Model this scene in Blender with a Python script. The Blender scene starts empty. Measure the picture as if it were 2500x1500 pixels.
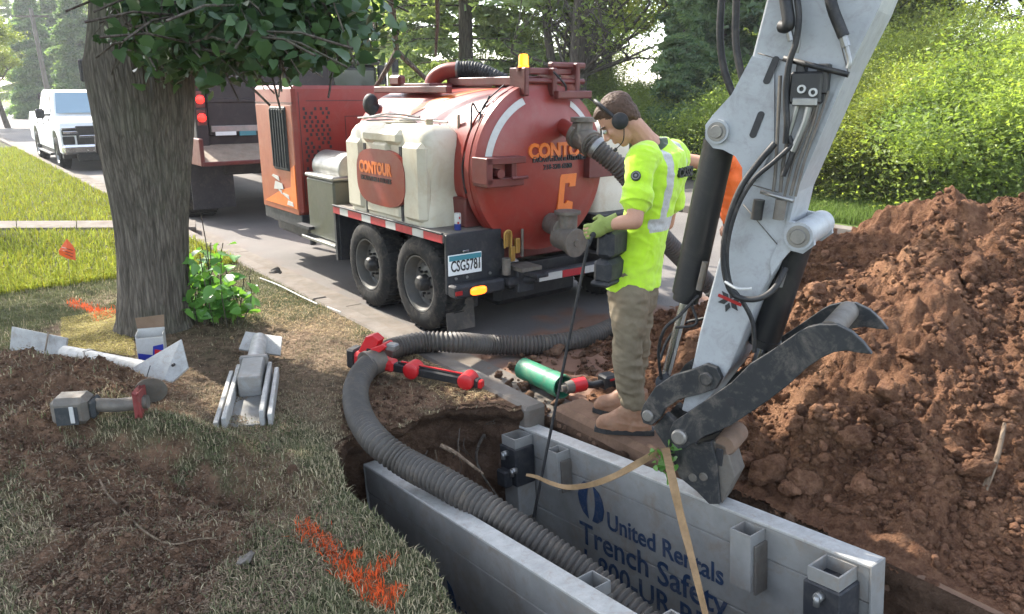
import bpy, math, random
import numpy as np
from mathutils import Vector, Matrix
# ---------------------------------------------------------------- camera, world, sun, exposure
F, HZ, CZ = 1850.0, 225.0, 1.75                 # lens in photo pixels, horizon row, eye height
PIT = math.atan((750-HZ)/F); CP, SP = math.cos(PIT), math.sin(PIT)
TH = math.radians(37.5)                          # heading of the street, left of the view
scn = bpy.context.scene; COL = scn.collection
cam = bpy.data.cameras.new('camera'); camo = bpy.data.objects.new('camera', cam); COL.objects.link(camo)
cam.sensor_width = 36; cam.lens = 36*F/2500; cam.clip_end = 2000; cam.clip_start = .05
camo.location = (0, 0, CZ); camo.rotation_euler = (math.pi/2-PIT, 0, 0); scn.camera = camo
SUN_EL, SUN_AZ = math.radians(42), math.radians(48)      # azimuth: degrees left of the view direction
world = bpy.data.worlds.new('World'); scn.world = world; world.use_nodes = True
nt = world.node_tree; bg = nt.nodes['Background']; sky = nt.nodes.new('ShaderNodeTexSky')
sky.sky_type = 'NISHITA'; sky.sun_disc = False; sky.sun_elevation = SUN_EL; sky.sun_rotation = -SUN_AZ
sky.air_density = 1.0; sky.dust_density = 1.6; sky.ozone_density = 1.0
hsv = nt.nodes.new('ShaderNodeHueSaturation'); hsv.inputs['Saturation'].default_value = .6; hsv.inputs['Value'].default_value = 1.0; nt.links.new(sky.outputs[0], hsv.inputs['Color']); nt.links.new(hsv.outputs[0], bg.inputs[0])   # milky, hazy sky
bg.inputs[1].default_value = 0.15
sl = bpy.data.lights.new('sun', 'SUN'); slo = bpy.data.objects.new('sun', sl); COL.objects.link(slo)
sl.energy = 2.85; sl.angle = math.radians(.6); sl.color = (1, .93, .82)
sdir = Vector((-math.sin(SUN_AZ)*math.cos(SUN_EL), math.cos(SUN_AZ)*math.cos(SUN_EL), math.sin(SUN_EL)))
slo.rotation_euler = sdir.to_track_quat('Z', 'Y').to_euler(); slo.location = (-20, 40, 40)
scn.view_settings.view_transform = 'Standard'; scn.view_settings.look = 'None'
scn.view_settings.exposure = 2.3; scn.view_settings.gamma = 1
scn.render.engine = 'CYCLES'
scn.cycles.max_bounces = 6; scn.cycles.transparent_max_bounces = 8
rnd = random.Random(7); nr = np.random.default_rng(11)
# ---------------------------------------------------------------- geometry helpers
def ray(px, py):
    x = (px-1250)/F; y = -(py-750)/F
    return np.array([x, CP+y*SP, -SP+y*CP])
O3 = np.array([0, 0, CZ])
def gp(px, py, z=0.): r = ray(px, py); return Vector(O3+r*((z-CZ)/r[2]))
def aty(px, py, y): r = ray(px, py); return Vector(O3+r*(y/r[1]))
def projn(x, y, z):
    dz = z-CZ; dep = np.maximum(y*CP-dz*SP, .05); up = y*SP+dz*CP
    return 1250+F*x/dep, 750-F*up/dep
st, ct = math.sin(TH), math.cos(TH)
STREET = Matrix(((ct, -st, 0, 0), (st, ct, 0, 0), (0, 0, 1, 0), (0, 0, 0, 1)))   # x = across (v), y = along (u)
def S(v, u, z=0.): return Vector((ct*v-st*u, st*v+ct*u, z))
def toUV(x, y): return -st*x+ct*y, ct*x+st*y
def hashn(ix, iy, iz, s):
    h = (ix.astype(np.int64)*374761393+iy.astype(np.int64)*668265263+iz.astype(np.int64)*2147483647+s*974634777) & 0xffffffff
    h = ((h ^ (h >> 13))*1274126177) & 0xffffffff; h = (h ^ (h >> 16)) & 0xffffffff
    h = (h*2246822519) & 0xffffffff; h = (h ^ (h >> 15)) & 0xffffffff
    return h/2147483648.0-1
def vn(x, y, z, s=0):
    x, y, z = (np.asarray(a, float) for a in np.broadcast_arrays(x, y, z))
    ix, iy, iz = np.floor(x), np.floor(y), np.floor(z); fx, fy, fz = x-ix, y-iy, z-iz
    fx, fy, fz = (f*f*(3-2*f) for f in (fx, fy, fz)); r = 0
    for a in (0, 1):
        for b in (0, 1):
            for c in (0, 1):
                r = r+hashn(ix+a, iy+b, iz+c, s)*(fx if a else 1-fx)*(fy if b else 1-fy)*(fz if c else 1-fz)
    return r
def fbm(x, y, z=0., o=4, s=0, g=.5):
    r = 0; a = 1
    for k in range(o): r = r+a*vn(np.asarray(x)*2**k+k*7.3, np.asarray(y)*2**k+k*3.1, np.asarray(z)*2**k, s+k); a *= g
    return r
def sstep(a, b, x): t = np.clip((x-a)/(b-a), 0, 1); return t*t*(3-2*t)
def inpoly(px, py, poly):
    px = np.asarray(px); py = np.asarray(py); c = np.zeros(px.shape, bool); n = len(poly)
    for i in range(n):
        x1, y1 = poly[i]; x2, y2 = poly[(i+1) % n]
        if y1 == y2: continue
        c ^= ((y1 > py) != (y2 > py)) & (px < (x2-x1)*(py-y1)/(y2-y1)+x1)
    return c
def polydist(px, py, poly, closed=True):
    px = np.asarray(px, float); py = np.asarray(py, float); d = np.full(px.shape, 1e9); n = len(poly)
    for i in range(n if closed else n-1):
        x1, y1 = poly[i]; x2, y2 = poly[(i+1) % n]; dx, dy = x2-x1, y2-y1
        t = np.clip(((px-x1)*dx+(py-y1)*dy)/max(dx*dx+dy*dy, 1e-9), 0, 1)
        d = np.minimum(d, np.hypot(px-x1-t*dx, py-y1-t*dy))
    return d
def sdist(px, py, poly): d = polydist(px, py, poly); return np.where(inpoly(px, py, poly), d, -d)
# ---------------------------------------------------------------- objects
def tag(o, label=None, cat=None, group=None, kind=None):
    for k, v in (('label', label), ('category', cat), ('group', group), ('kind', kind)):
        if v: o[k] = v
    return o
def empty(name, loc, rz=0.): o = bpy.data.objects.new(name, None); o.location = loc; o.rotation_euler = (0, 0, rz); COL.objects.link(o); o.empty_display_size = .1; return o
def thing(name, loc, label, cat, group=None, rz=0.): return tag(empty(name, loc, rz), label, cat, group)
class MB:
    """collects primitive shapes and links them as ONE mesh object"""
    def __init__(s, frame=None): s.v = []; s.f = []; s.M = frame or Matrix(); s.sm = []
    def add(s, vs, fs, smooth=False):
        b = len(s.v); M = s.M; s.v += [M @ Vector(p) for p in vs]; s.f += [tuple(i+b for i in f) for f in fs]; s.sm += [smooth]*len(fs); return s
    def box(s, x0, x1, y0, y1, z0, z1, bev=0.):
        if bev > 0:
            b = min(bev, (x1-x0)/2.01, (y1-y0)/2.01, (z1-z0)/2.01); vs = []; idx = {}
            for i, X in enumerate((x0, x1)):
                for j, Y in enumerate((y0, y1)):
                    for k, Z in enumerate((z0, z1)):
                        sx, sy, sz = (1, -1)[i], (1, -1)[j], (1, -1)[k]
                        for a in range(3):
                            idx[i, j, k, a] = len(vs); q = [X+sx*b, Y+sy*b, Z+sz*b]; q[a] = (X, Y, Z)[a]; vs.append(q)
            fs = []
            g = lambda a, i, j, k: idx[i, j, k, a]
            for i in (0, 1): fs.append([g(0, i, *q) for q in ((0, 0), (1, 0), (1, 1), (0, 1))]); fs.append([g(1, q[0], i, q[1]) for q in ((0, 0), (1, 0), (1, 1), (0, 1))]); fs.append([g(2, q[0], q[1], i) for q in ((0, 0), (1, 0), (1, 1), (0, 1))])
            for i in (0, 1):
                for j in (0, 1):
                    fs.append([idx[i, j, 0, 0], idx[i, j, 1, 0], idx[i, j, 1, 1], idx[i, j, 0, 1]])
                    fs.append([idx[i, 0, j, 0], idx[i, 1, j, 0], idx[i, 1, j, 2], idx[i, 0, j, 2]])
                    fs.append([idx[0, i, j, 1], idx[1, i, j, 1], idx[1, i, j, 2], idx[0, i, j, 2]])
                    for k in (0, 1): fs.append([idx[i, j, k, 0], idx[i, j, k, 1], idx[i, j, k, 2]])
            return s.add(vs, fs)
        vs = [(x, y, z) for z in (z0, z1) for y in (y0, y1) for x in (x0, x1)]
        return s.add(vs, [(0, 2, 3, 1), (4, 5, 7, 6), (0, 1, 5, 4), (2, 6, 7, 3), (0, 4, 6, 2), (1, 3, 7, 5)])
    def ring(s, c, ax, r, n, ref=None):
        c = Vector(c); ax = Vector(ax).normalized(); ref = Vector(ref) if ref else (Vector((0, 0, 1)) if abs(ax.z) < .9 else Vector((1, 0, 0)))
        a = ax.cross(ref).normalized(); b = ax.cross(a)
        return [c+a*(r*math.cos(2*math.pi*k/n))+b*(r*math.sin(2*math.pi*k/n)) for k in range(n)]
    def loft(s, rings, caps=True, smooth=True):
        n = len(rings[0]); vs = [p for r in rings for p in r]; fs = []
        for i in range(len(rings)-1):
            for k in range(n): fs.append((i*n+k, i*n+(k+1) % n, (i+1)*n+(k+1) % n, (i+1)*n+k))
        s.add(vs, fs, smooth)
        if caps:
            s.add(rings[0], [tuple(range(n))[::-1]]); s.add(rings[-1], [tuple(range(n))])
        return s
    def cyl(s, p0, p1, r0, r1=None, n=16, caps=True, smooth=True):
        p0, p1 = Vector(p0), Vector(p1); ax = p1-p0; r1 = r0 if r1 is None else r1
        return s.loft([s.ring(p0, ax, r0, n), s.ring(p1, ax, r1, n)], caps, smooth)
    def lathe(s, c, ax, prof, n=24, caps=True, smooth=True):
        c = Vector(c); ax = Vector(ax).normalized()
        return s.loft([s.ring(c+ax*h, ax, max(r, 1e-4), n) for h, r in prof], caps, smooth)
    def tube(s, pts, r, n=8, sm=0, caps=True, rf=None):
        P = [Vector(p) for p in pts]
        if sm: P = spline(P, sm)
        m = len(P); rs = []; prev = None
        for i, p in enumerate(P):
            t = (P[min(i+1, m-1)]-P[max(i-1, 0)]).normalized()
            if prev is None: a = t.cross(Vector((0, 0, 1))); a = a if a.length > .05 else t.cross(Vector((1, 0, 0)))
            else: a = prev-t*prev.dot(t)
            a.normalize(); prev = a; b = t.cross(a); rr = rf(i/(m-1)) if rf else r
            rs.append([p+a*(rr*math.cos(2*math.pi*k/n))+b*(rr*math.sin(2*math.pi*k/n)) for k in range(n)])
        return s.loft(rs, caps)
    def prism(s, poly, d0, d1, axis='z', smooth=False):
        """polygon in the two remaining axes, extruded from d0 to d1 along the axis"""
        def m(p, d): return {'z': (p[0], p[1], d), 'y': (p[0], d, p[1]), 'x': (d, p[0], p[1])}[axis]
        n = len(poly); vs = [m(p, d0) for p in poly]+[m(p, d1) for p in poly]
        return s.add(vs, [tuple(range(n))[::-1], tuple(range(n, 2*n))]).add(vs, [(k, (k+1) % n, n+(k+1) % n, n+k) for k in range(n)], smooth)
    def ball(s, c, r, n=12, m=8, rot=None):
        c = Vector(c); r = Vector(r if hasattr(r, '__len__') else (r, r, r)); vs = []; R = rot or Matrix.Identity(3)
        for i in range(m+1):
            a = math.pi*i/m
            for k in range(n): vs.append(c+R @ Vector((r.x*math.sin(a)*math.cos(2*math.pi*k/n), r.y*math.sin(a)*math.sin(2*math.pi*k/n), r.z*math.cos(a))))
        return s.add(vs, [(i*n+k, i*n+(k+1) % n, (i+1)*n+(k+1) % n, (i+1)*n+k) for i in range(m) for k in range(n)], True)
    def build(s, name, mat, parent=None, bev=0., sub=0):
        o = parent
        M = Matrix()
        if parent is not None:
            c = parent; 
            while c is not None: M = Matrix.LocRotScale(c.location, c.rotation_euler, None) @ M; c = c.parent
        Mi = M.inverted(); me = bpy.data.meshes.new(name)
        me.from_pydata([Mi @ v for v in s.v], [], s.f); me.polygons.foreach_set('use_smooth', s.sm); me.validate(); me.update()
        ob = bpy.data.objects.new(name, me); COL.objects.link(ob)
        if parent is not None: ob.parent = parent
        if mat: me.materials.append(mat)
        import bmesh
        bm = bmesh.new(); bm.from_mesh(me); bmesh.ops.remove_doubles(bm, verts=bm.verts, dist=1e-5); bmesh.ops.recalc_face_normals(bm, faces=bm.faces); 
        if any(s.sm):
            for e in bm.edges:
                if len(e.link_faces) == 2 and e.calc_face_angle(0) > .7: e.smooth = False
        bm.to_mesh(me); bm.free()
        if bev: md = ob.modifiers.new('b', 'BEVEL'); md.width = bev; md.segments = 2; md.limit_method = 'ANGLE'; md.angle_limit = .7
        return ob
def spline(P, k):
    out = []; n = len(P)
    for i in range(n-1):
        p0, p1, p2, p3 = P[max(i-1, 0)], P[i], P[i+1], P[min(i+2, n-1)]
        for j in range(k):
            t = j/k; out.append(.5*((2*p1)+(p2-p0)*t+(2*p0-5*p1+4*p2-p3)*t*t+(3*p1-p0-3*p2+p3)*t**3))
    out.append(P[-1]); return out
def npmesh(name, v, f, mat, cols=None, smooth=False, parent=None, loc=(0, 0, 0)):
    """fast mesh from numpy: v Nx3, f MxK; cols = {attr: Nx3}"""
    me = bpy.data.meshes.new(name); v = np.asarray(v, np.float32); f = np.asarray(f, np.int32); m, k = f.shape
    me.vertices.add(len(v)); me.vertices.foreach_set('co', (v-np.asarray(loc, np.float32)).ravel()); me.loops.add(m*k); me.loops.foreach_set('vertex_index', f.ravel())
    me.polygons.add(m); me.polygons.foreach_set('loop_start', np.arange(0, m*k, k, dtype=np.int32)); me.polygons.foreach_set('loop_total', np.full(m, k, np.int32))
    if smooth: me.polygons.foreach_set('use_smooth', np.ones(m, bool))
    me.update(calc_edges=True)
    for a, c in (cols or {}).items():
        at = me.color_attributes.new(a, 'FLOAT_COLOR', 'POINT'); c = np.asarray(c, np.float32); q = np.ones((len(v), 4), np.float32); q[:, :3] = c; at.data.foreach_set('color', q.ravel())
    me.materials.append(mat); o = bpy.data.objects.new(name, me); o.location = loc; COL.objects.link(o)
    if parent is not None: o.parent = parent
    return o
# ---------------------------------------------------------------- materials
class NT:
    def __init__(s, name):
        s.m = bpy.data.materials.new(name); s.m.use_nodes = True; s.t = s.m.node_tree; s.b = s.t.nodes['Principled BSDF']; s.tc = None
    def n(s, ty, **kw):
        x = s.t.nodes.new('ShaderNode'+ty)
        for k, v in kw.items():
            if k.startswith('_'): setattr(x, k[1:], v)
            else: s.set(x.inputs[k.replace('__', ' ')], v)
        return x
    def set(s, i, v):
        if isinstance(v, bpy.types.NodeSocket): s.t.links.new(v, i)
        elif isinstance(v, bpy.types.Node): s.t.links.new(v.outputs[0], i)
        else: i.default_value = (*v, 1) if hasattr(v, '__len__') and len(v) == 3 and i.type == 'RGBA' else v
    def co(s, scale=(1, 1, 1)):
        tc = s.n('TexCoord'); mp = s.n('Mapping'); s.set(mp.inputs[0], tc.outputs['Object']); mp.inputs['Scale'].default_value = scale; return mp
    def noise(s, sc, det=5, rough=.6, co=None, dist=0.):
        return s.n('TexNoise', Vector=co or s.co(), Scale=sc, Detail=det, Roughness=rough, Distortion=dist)
    def ramp(s, fac, *st):
        r = s.n('ValToRGB', Fac=fac); e = r.color_ramp.elements
        while len(e) < len(st): e.new(.5)
        for x, (p, c) in zip(e, st): x.position = p; x.color = (*c, 1) if hasattr(c, '__len__') else (c, c, c, 1)
        return r
    def mix(s, f, a, b, mode='MIX'):
        x = s.n('Mix', _data_type='RGBA', _blend_type=mode); s.set(x.inputs[0], f); s.set(x.inputs[6], a); s.set(x.inputs[7], b); return x.outputs[2]
    def math(s, op, a, b=0.): x = s.n('Math', _operation=op); s.set(x.inputs[0], a); s.set(x.inputs[1], b); return x.outputs[0]
    def bump(s, h, st=.3, d=.01, nrm=None):
        x = s.n('Bump', Strength=st, Distance=d, Height=h)
        if nrm: s.set(x.inputs['Normal'], nrm)
        s.set(s.b.inputs['Normal'], x); return x.outputs[0]
    def out(s, col=None, rough=None, metal=None, spec=None):
        for n, v in (('Base Color', col), ('Roughness', rough), ('Metallic', metal), ('Specular IOR Level', spec)):
            if v is not None: s.set(s.b.inputs[n], v)
        return s.m
def paint(name, c, rough=.45, metal=0., var=.25, dirt=(.16, .12, .09), dirtamt=.25, sc=6., bump=.05, spec=.5):
    t = NT(name); a = t.noise(sc, 6, .65); b = t.noise(sc*6, 3, .6)
    col = t.mix(t.ramp(a, (.35, 0.), (.7, 1.)), tuple(x*(1-var) for x in c), c)
    d = t.math('MULTIPLY', t.ramp(t.noise(sc*1.7, 8, .75, dist=.6), (.5, 0.), (.78, 1.)), dirtamt*1.6)
    col = t.mix(d, col, dirt); col = t.mix(t.math('MULTIPLY', t.ramp(b, (.55, 0.), (.75, 1.)), dirtamt*.6), col, dirt)
    rr = t.ramp(a, (.3, min(rough+.18, 1)), (.75, max(rough-.08, .05))); t.bump(b, bump*4, .002)
    return t.out(col, rr, metal, spec)
# ---------------------------------------------------------------- setting materials
def soil_mat(name, c1, c2, c3, sc=3.):
    t = NT(name); a = t.noise(sc, 8, .7); b = t.noise(sc*9, 6, .7); c = t.noise(sc*40, 4, .6)
    col = t.ramp(a, (.3, c1), (.52, c2), (.72, c3)); col = t.mix(t.math('MULTIPLY', t.ramp(b, (.4, 0.), (.7, 1.)), .45), col, tuple(x*1.35 for x in c3))
    at = t.n('Attribute', _attribute_name='tint'); col = t.mix(1., col, at.outputs['Color'], 'MULTIPLY')
    n1 = t.bump(b, 1., .05); t.bump(c, 1., .014, n1)
    return t.out(col, .95, 0, .15)
M = {}
M['pile'] = soil_mat('pile soil', (.08, .037, .023), (.165, .082, .048), (.33, .185, .108))
M['soil'] = soil_mat('pit soil', (.08, .046, .031), (.165, .098, .062), (.26, .165, .11))
def lawn_mat():
    t = NT('lawn ground'); at = t.n('Attribute', _attribute_name='tint')
    a = t.noise(14, 8, .72); c = t.noise(90, 4, .7)
    col = t.mix(1., at.outputs['Color'], t.ramp(a, (.32, .38), (.68, 1.7)), 'MULTIPLY'); col = t.mix(t.math('MULTIPLY', t.ramp(c, (.5, 0.), (.7, 1.)), .35), col, (.26, .19, .13))
    n1 = t.bump(a, 1., .05); t.bump(c, 1., .014, n1); return t.out(col, .95, 0, .1)
M['lawn'] = lawn_mat()
def asphalt():
    t = NT('asphalt'); a = t.noise(.7, 6, .6); b = t.noise(180, 3, .7); k = t.n('TexVoronoi', Vector=t.co(), Scale=.55, _feature='DISTANCE_TO_EDGE')
    w = t.noise(2.5, 4, .6)
    col = t.mix(t.ramp(a, (.35, 0.), (.7, 1.)), (.09, .084, .079), (.15, .136, .125))
    col = t.mix(t.math('MULTIPLY', t.ramp(b, (.45, 0.), (.65, 1.)), .5), col, (.20, .18, .166))
    at = t.n('Attribute', _attribute_name='tint'); col = t.mix(at.outputs['Fac'], col, t.mix(t.ramp(w, (.4, 0.), (.65, 1.)), (.16, .085, .055), (.21, .12, .08)))
    t.bump(b, .4, .004); return t.out(col, .85, 0, .3)
M['asphalt'] = asphalt()
M['concrete'] = paint('concrete', (.19, .168, .145), .9, 0, .35, (.13, .095, .07), .6, 3, .1, .2)
def leafmat(name, c1, c2, trans=.45, rough=.5, spec=.35):
    t = NT(name); at = t.n('Attribute', _attribute_name='tint'); oi = t.n('ObjectInfo')
    col = t.mix(at.outputs['Fac'], c1, c2); hs = t.n('HueSaturation', Color=col); t.set(hs.inputs['Value'], t.math('ADD', .85, t.math('MULTIPLY', oi.outputs['Random'], .3)))
    tr = t.n('BsdfTranslucent'); t.set(tr.inputs[0], t.mix(1., hs.outputs[0], (1.5, 1.5, .65), 'MULTIPLY')); ms = t.n('MixShader', Fac=trans)
    t.set(t.b.inputs['Base Color'], hs.outputs[0]); t.set(t.b.inputs['Roughness'], rough); t.set(t.b.inputs['Specular IOR Level'], spec)
    t.t.links.new(t.b.outputs[0], ms.inputs[1]); t.t.links.new(tr.outputs[0], ms.inputs[2]); t.t.links.new(ms.outputs[0], t.t.nodes['Material Output'].inputs[0]); return t.m
def bark(name, c1, c2, sz=(14, 14, 2.2), st=.8):
    t = NT(name); a = t.noise(1.6, 7, .7, co=t.co(sz)); b = t.noise(2.2, 5, .6); w = t.n('TexVoronoi', Vector=t.co((sz[0]*1.6, sz[1]*1.6, sz[2]*1.2)), Scale=1., _feature='DISTANCE_TO_EDGE')
    col = t.mix(t.ramp(a, (.38, 0.), (.66, 1.)), c1, c2); col = t.mix(t.ramp(w, (0., .55), (.13, 0.)), col, tuple(x*.5 for x in c1))
    col = t.mix(t.math('MULTIPLY', t.ramp(b, (.5, 0.), (.7, 1.)), .35), col, (.10, .12, .075))
    n = t.bump(t.ramp(w, (0., 0.), (.3, 1.)), st, .012); t.bump(a, .5, .006, n); return t.out(col, .9, 0, .2)
M['bark'] = bark('bark', (.075, .065, .053), (.175, .152, .124), (26, 26, 2.6), .6)
M['bark2'] = bark('distant bark', (.07, .055, .045), (.15, .125, .10))
# ---------------------------------------------------------------- height of the near ground
PITUV = [(-1.5, 1.22), (1.92, 1.213), (2.11, 1.279), (2.2, 1.308), (2.36, 1.283), (2.65, 1.308), (2.79, 1.29), (2.93, 1.295), (3.3, 1.419), (3.40, 1.533), (3.33, 1.8), (3.43, 2.0), (3.40, 2.25), (3.29, 2.39), (3.17, 2.435), (3.12, 2.64), (2.12, 2.66), (2.05, 2.80), (-1.5, 2.80)]
DIRT = [(-60, 885), (150, 895), (330, 950), (430, 1000), (390, 1050), (215, 1060), (195, 1120), (330, 1150), (480, 1160), (590, 1200), (650, 1240), (620, 1330), (520, 1400), (470, 1560), (120, 1560), (60, 1420), (180, 1340), (110, 1260), (-60, 1220)]
DIRT2 = [(860, 900), (960, 930), (1180, 950), (1420, 960), (1480, 1040), (1350, 1010), (1240, 1020), (1040, 1015), (900, 1090), (840, 1100), (830, 980)]
DIRT3 = [(560, 1110), (700, 1120), (790, 1200), (760, 1280), (660, 1290), (560, 1200)]
DRY = [(170, 780), (300, 760), (580, 800), (800, 790), (1010, 830), (1180, 860), (1330, 960), (860, 1100), (700, 1000), (520, 1080), (380, 1000), (330, 900), (60, 860)]
def height(x, y):
    px, py = projn(x, y, 0*x); h = .012*fbm(x*3, y*3, 0, 3, 5)
    def bmp(cx, cy, rx, ry, hh, rot=0.):
        c = gp(cx, cy); dx, dy = x-c.x, y-c.y; a, b = dx*math.cos(rot)+dy*math.sin(rot), -dx*math.sin(rot)+dy*math.cos(rot)
        return hh*np.exp(-(a/rx)**2-(b/ry)**2)
    h = h+bmp(40, 985, .85, .34, .20, -.12)+bmp(-150, 1150, .7, .9, .2)+bmp(430, 1110, .36, .14, .17, -.12)+bmp(250, 1080, .3, .2, .06)-bmp(520, 1205, .3, .10, .12, -.3)-bmp(300, 1250, .25, .1, .05)+bmp(250, 1330, .25, .13, .06)
    d = sstep(-40, 40, sdist(px, py, DIRT)); h = h+d*(.045*fbm(x*7, y*7, 0, 4, 9)+.03*np.abs(fbm(x*16, y*16, 1, 3, 3)))
    h = h+bmp(380, 810, .55, .55, .07)
    d3 = sstep(-30, 30, sdist(px, py, DIRT2)); h = h+d3*.03*fbm(x*9, y*9, 2, 3, 4)
    u, v = toUV(x, y); return h*sstep(2.52, 2.2, v)
def on(px, py, dz=0.):
    z = 0.
    for _ in range(12): p = gp(px, py, z); z = .5*z+.5*float(height(np.array([p.x]), np.array([p.y]))[0])
    p = gp(px, py, z); p.z += dz; return p
# lawn: near sheet in street coordinates, finely cut, open over the pit
def grid(u0, u1, v0, v1, d):
    uu = np.arange(u0, u1+d/2, d); vv = np.arange(v0, v1+d/2, d); Ug, Vg = np.meshgrid(uu, vv, indexing='ij'); return Ug, Vg
def gfaces(n, m, keep=None):
    i, j = np.meshgrid(np.arange(n-1), np.arange(m-1), indexing='ij'); a = i*m+j; f = np.stack([a, a+m, a+m+1, a+1], -1).reshape(-1, 4)
    return f if keep is None else f[keep.reshape(-1)]
PAINT = [([(745, 1290), (790, 1320), (840, 1385), (900, 1440), (950, 1475)], 26), ([(945, 1375), (905, 1410), (940, 1450), (965, 1440)], 18), ([(820, 1370), (880, 1350)], 10), ([(175, 742), (215, 752), (250, 775), (292, 772)], 11), ([(215, 755), (235, 785), (290, 790)], 8)]
def lawn_tint(x, y):
    px, py = projn(x, y, 0*x); n = fbm(x*2.2, y*2.2, 0, 4, 21); n2 = fbm(x*9, y*9, 0, 3, 22)
    dirt = np.maximum.reduce([sstep(-55, 45, sdist(px, py, DIRT)+45*n2+25*n), .9*sstep(-20, 20, sdist(px, py, DIRT2)+18*n2), .7*sstep(-30, 30, sdist(px, py, DIRT3)+25*n2)])
    dry = sstep(-60, 60, sdist(px, py, DRY)+50*n); near = (py > 0) & (py < 1700) & (y > 1); dirt = np.where(near, dirt, 0); dry = np.where(near, dry, 0)
    return dirt, dry, n, n2
def tintcol(x, y):
    dirt, dry, n, n2 = lawn_tint(x, y); g = np.array([.085, .092, .047]); s_ = np.array([.21, .15, .10]); b = np.array([.20, .118, .074])
    c = g+(s_-g)*np.clip(dry*.9+.25*n2, 0, 1)[..., None]; c = c+(b-c)*dirt[..., None]; px, py = projn(x, y, 0*x); pa = 0*x
    for poly, th in PAINT: pa = np.maximum(pa, sstep(1.2, .3, polydist(px, py, poly, False)/th+.5*n2))
    return c+(np.array([.62, .12, .04])-c)*(pa*.28*((py > 600) & (y > 1)))[..., None]
def sheet(name, u0, u1, v0, v1, d, zf, mat, keep=None, tint=None):
    Ug, Vg = grid(u0, u1, v0, v1, d); x = ct*Vg-st*Ug; y = st*Vg+ct*Ug; z = zf(x, y, Ug, Vg)
    f = gfaces(*Ug.shape, keep=None if keep is None else keep((Ug[:-1, :-1]+d/2), (Vg[:-1, :-1]+d/2)))
    return npmesh(name, np.stack([x, y, z], -1).reshape(-1, 3), f, mat, {'tint': tint(x, y, Ug, Vg).reshape(-1, 3)} if tint else None, True)
o = sheet('lawn', -.6, 7.4, -5., 2.5, .02, lambda x, y, u, v: height(x, y), M['lawn'], lambda u, v: ~inpoly(u, v, PITUV), lambda x, y, u, v: tintcol(x, y)); tag(o, kind='structure')
def farlawn(x, y, u, v): return -.004+0*x
MBf = MB(STREET)
o = sheet('lawn', 7.38, 70, -40, 2.5, .4, farlawn, M['lawn'], None, lambda x, y, u, v: tintcol(x, y)); tag(o, kind='structure')
o = sheet('lawn', -3, 7.4, -40, -4.98, .4, farlawn, M['lawn'], None, lambda x, y, u, v: tintcol(x, y)); tag(o, kind='structure')
# ground to the horizon
o = MB(STREET)
for a0, a1, c0, c1 in ((-500, 500, -60, -3), (-500, 500, 16, 700), (-500, -6, -3, 16), (14, 500, -3, 16)): o.add([(a0, c0, -.42), (a1, c0, -.42), (a1, c1, -.42), (a0, c1, -.42)], [(0, 1, 2, 3)])
t = NT('far ground'); t.out(t.ramp(t.noise(.3, 6), (.35, (.05, .07, .02)), (.7, (.09, .12, .03))), .95, 0, .1); o = o.build('ground', t.m); tag(o, kind='structure')
# road with its dirt, far side lawn
RDIRT = [(1240, 860), (1330, 800), (1480, 790), (1720, 780), (1900, 800), (2000, 1300), (1500, 1150), (1290, 960), (1180, 900)]
def rtint(x, y, u, v):
    px, py = projn(x, y, 0*x-.12); d = sstep(-45, 45, sdist(px, py, RDIRT)+60*fbm(x*4, y*4, 0, 4, 31)); d = np.where((y > .5) & (py > 500), d, 0)
    e = .35*sstep(3.2, 2.8, v)*sstep(-.2, .6, fbm(x*3, y*3, 0, 3, 8)); return np.maximum(d, e)[..., None]*np.ones(3)
o = sheet('road', -2, 14, 2.8, 9.6, .05, lambda x, y, u, v: -.12+.004*fbm(x*1.3, y*1.3, 0, 2, 3)+.02*rtint(x, y, u, v)[..., 0]*(.5+fbm(x*12, y*12, 0, 3, 2)), M['asphalt'], lambda u, v: ~((v < 2.86) & (u < 3.1)), rtint); tag(o, kind='structure')
b = MB(STREET); b.box(2.65, 9.6, 13.98, 130, -.4, -.12); b.box(9.6, 14.5, 8.2, 13.4, -.4, -.10); b.box(2.65, 9.6, -12, -1.98, -.4, -.12); o = b.build('road', M['asphalt']); tag(o, kind='structure')
b = MB(STREET); b.box(9.78, 60, -12, 7.9, -.4, .0); b.box(9.78, 60, 13.6, 130, -.4, .0); o = b.build('lawn', M['lawn']); tag(o, kind='structure')
at = o.data.color_attributes.new('tint', 'FLOAT_COLOR', 'POINT'); at.data.foreach_set('color', np.tile([.10, .15, .035, 1], len(o.data.vertices)).astype(np.float32))
# kerbs: sections with joints
def kerb(v0, v1, u0, u1, L=3., g=0.):
    b = MB(STREET); u = u0
    while u < u1: e = min(u+L-.008, u1); b.box(v0, v1, u, e, -.4, .012, .02); (b.box(v1+.002, v1+g, u, e, -.4, -.108, .004) if g else 0); u += L
    return tag(b.build('kerb', M['concrete']), kind='structure')
kerb(2.5, 2.65, 3.12, 130, 3., .32); kerb(9.6, 9.78, -12, 8, 3.); kerb(9.6, 9.78, 13.5, 130, 3.)
b = MB(STREET)
b.box(2.82, 2.9, -2, 2.1, -.22, -.095, .02); b.box(2.67, 2.9, 2.14, 3.09, -.22, .005, .03); muddy = paint('mud covered kerb', (.20, .125, .085), .95, 0, .35, (.11, .07, .05), .7, 7, .2, .1)
tag(b.build('kerb', muddy), kind='structure')
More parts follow.
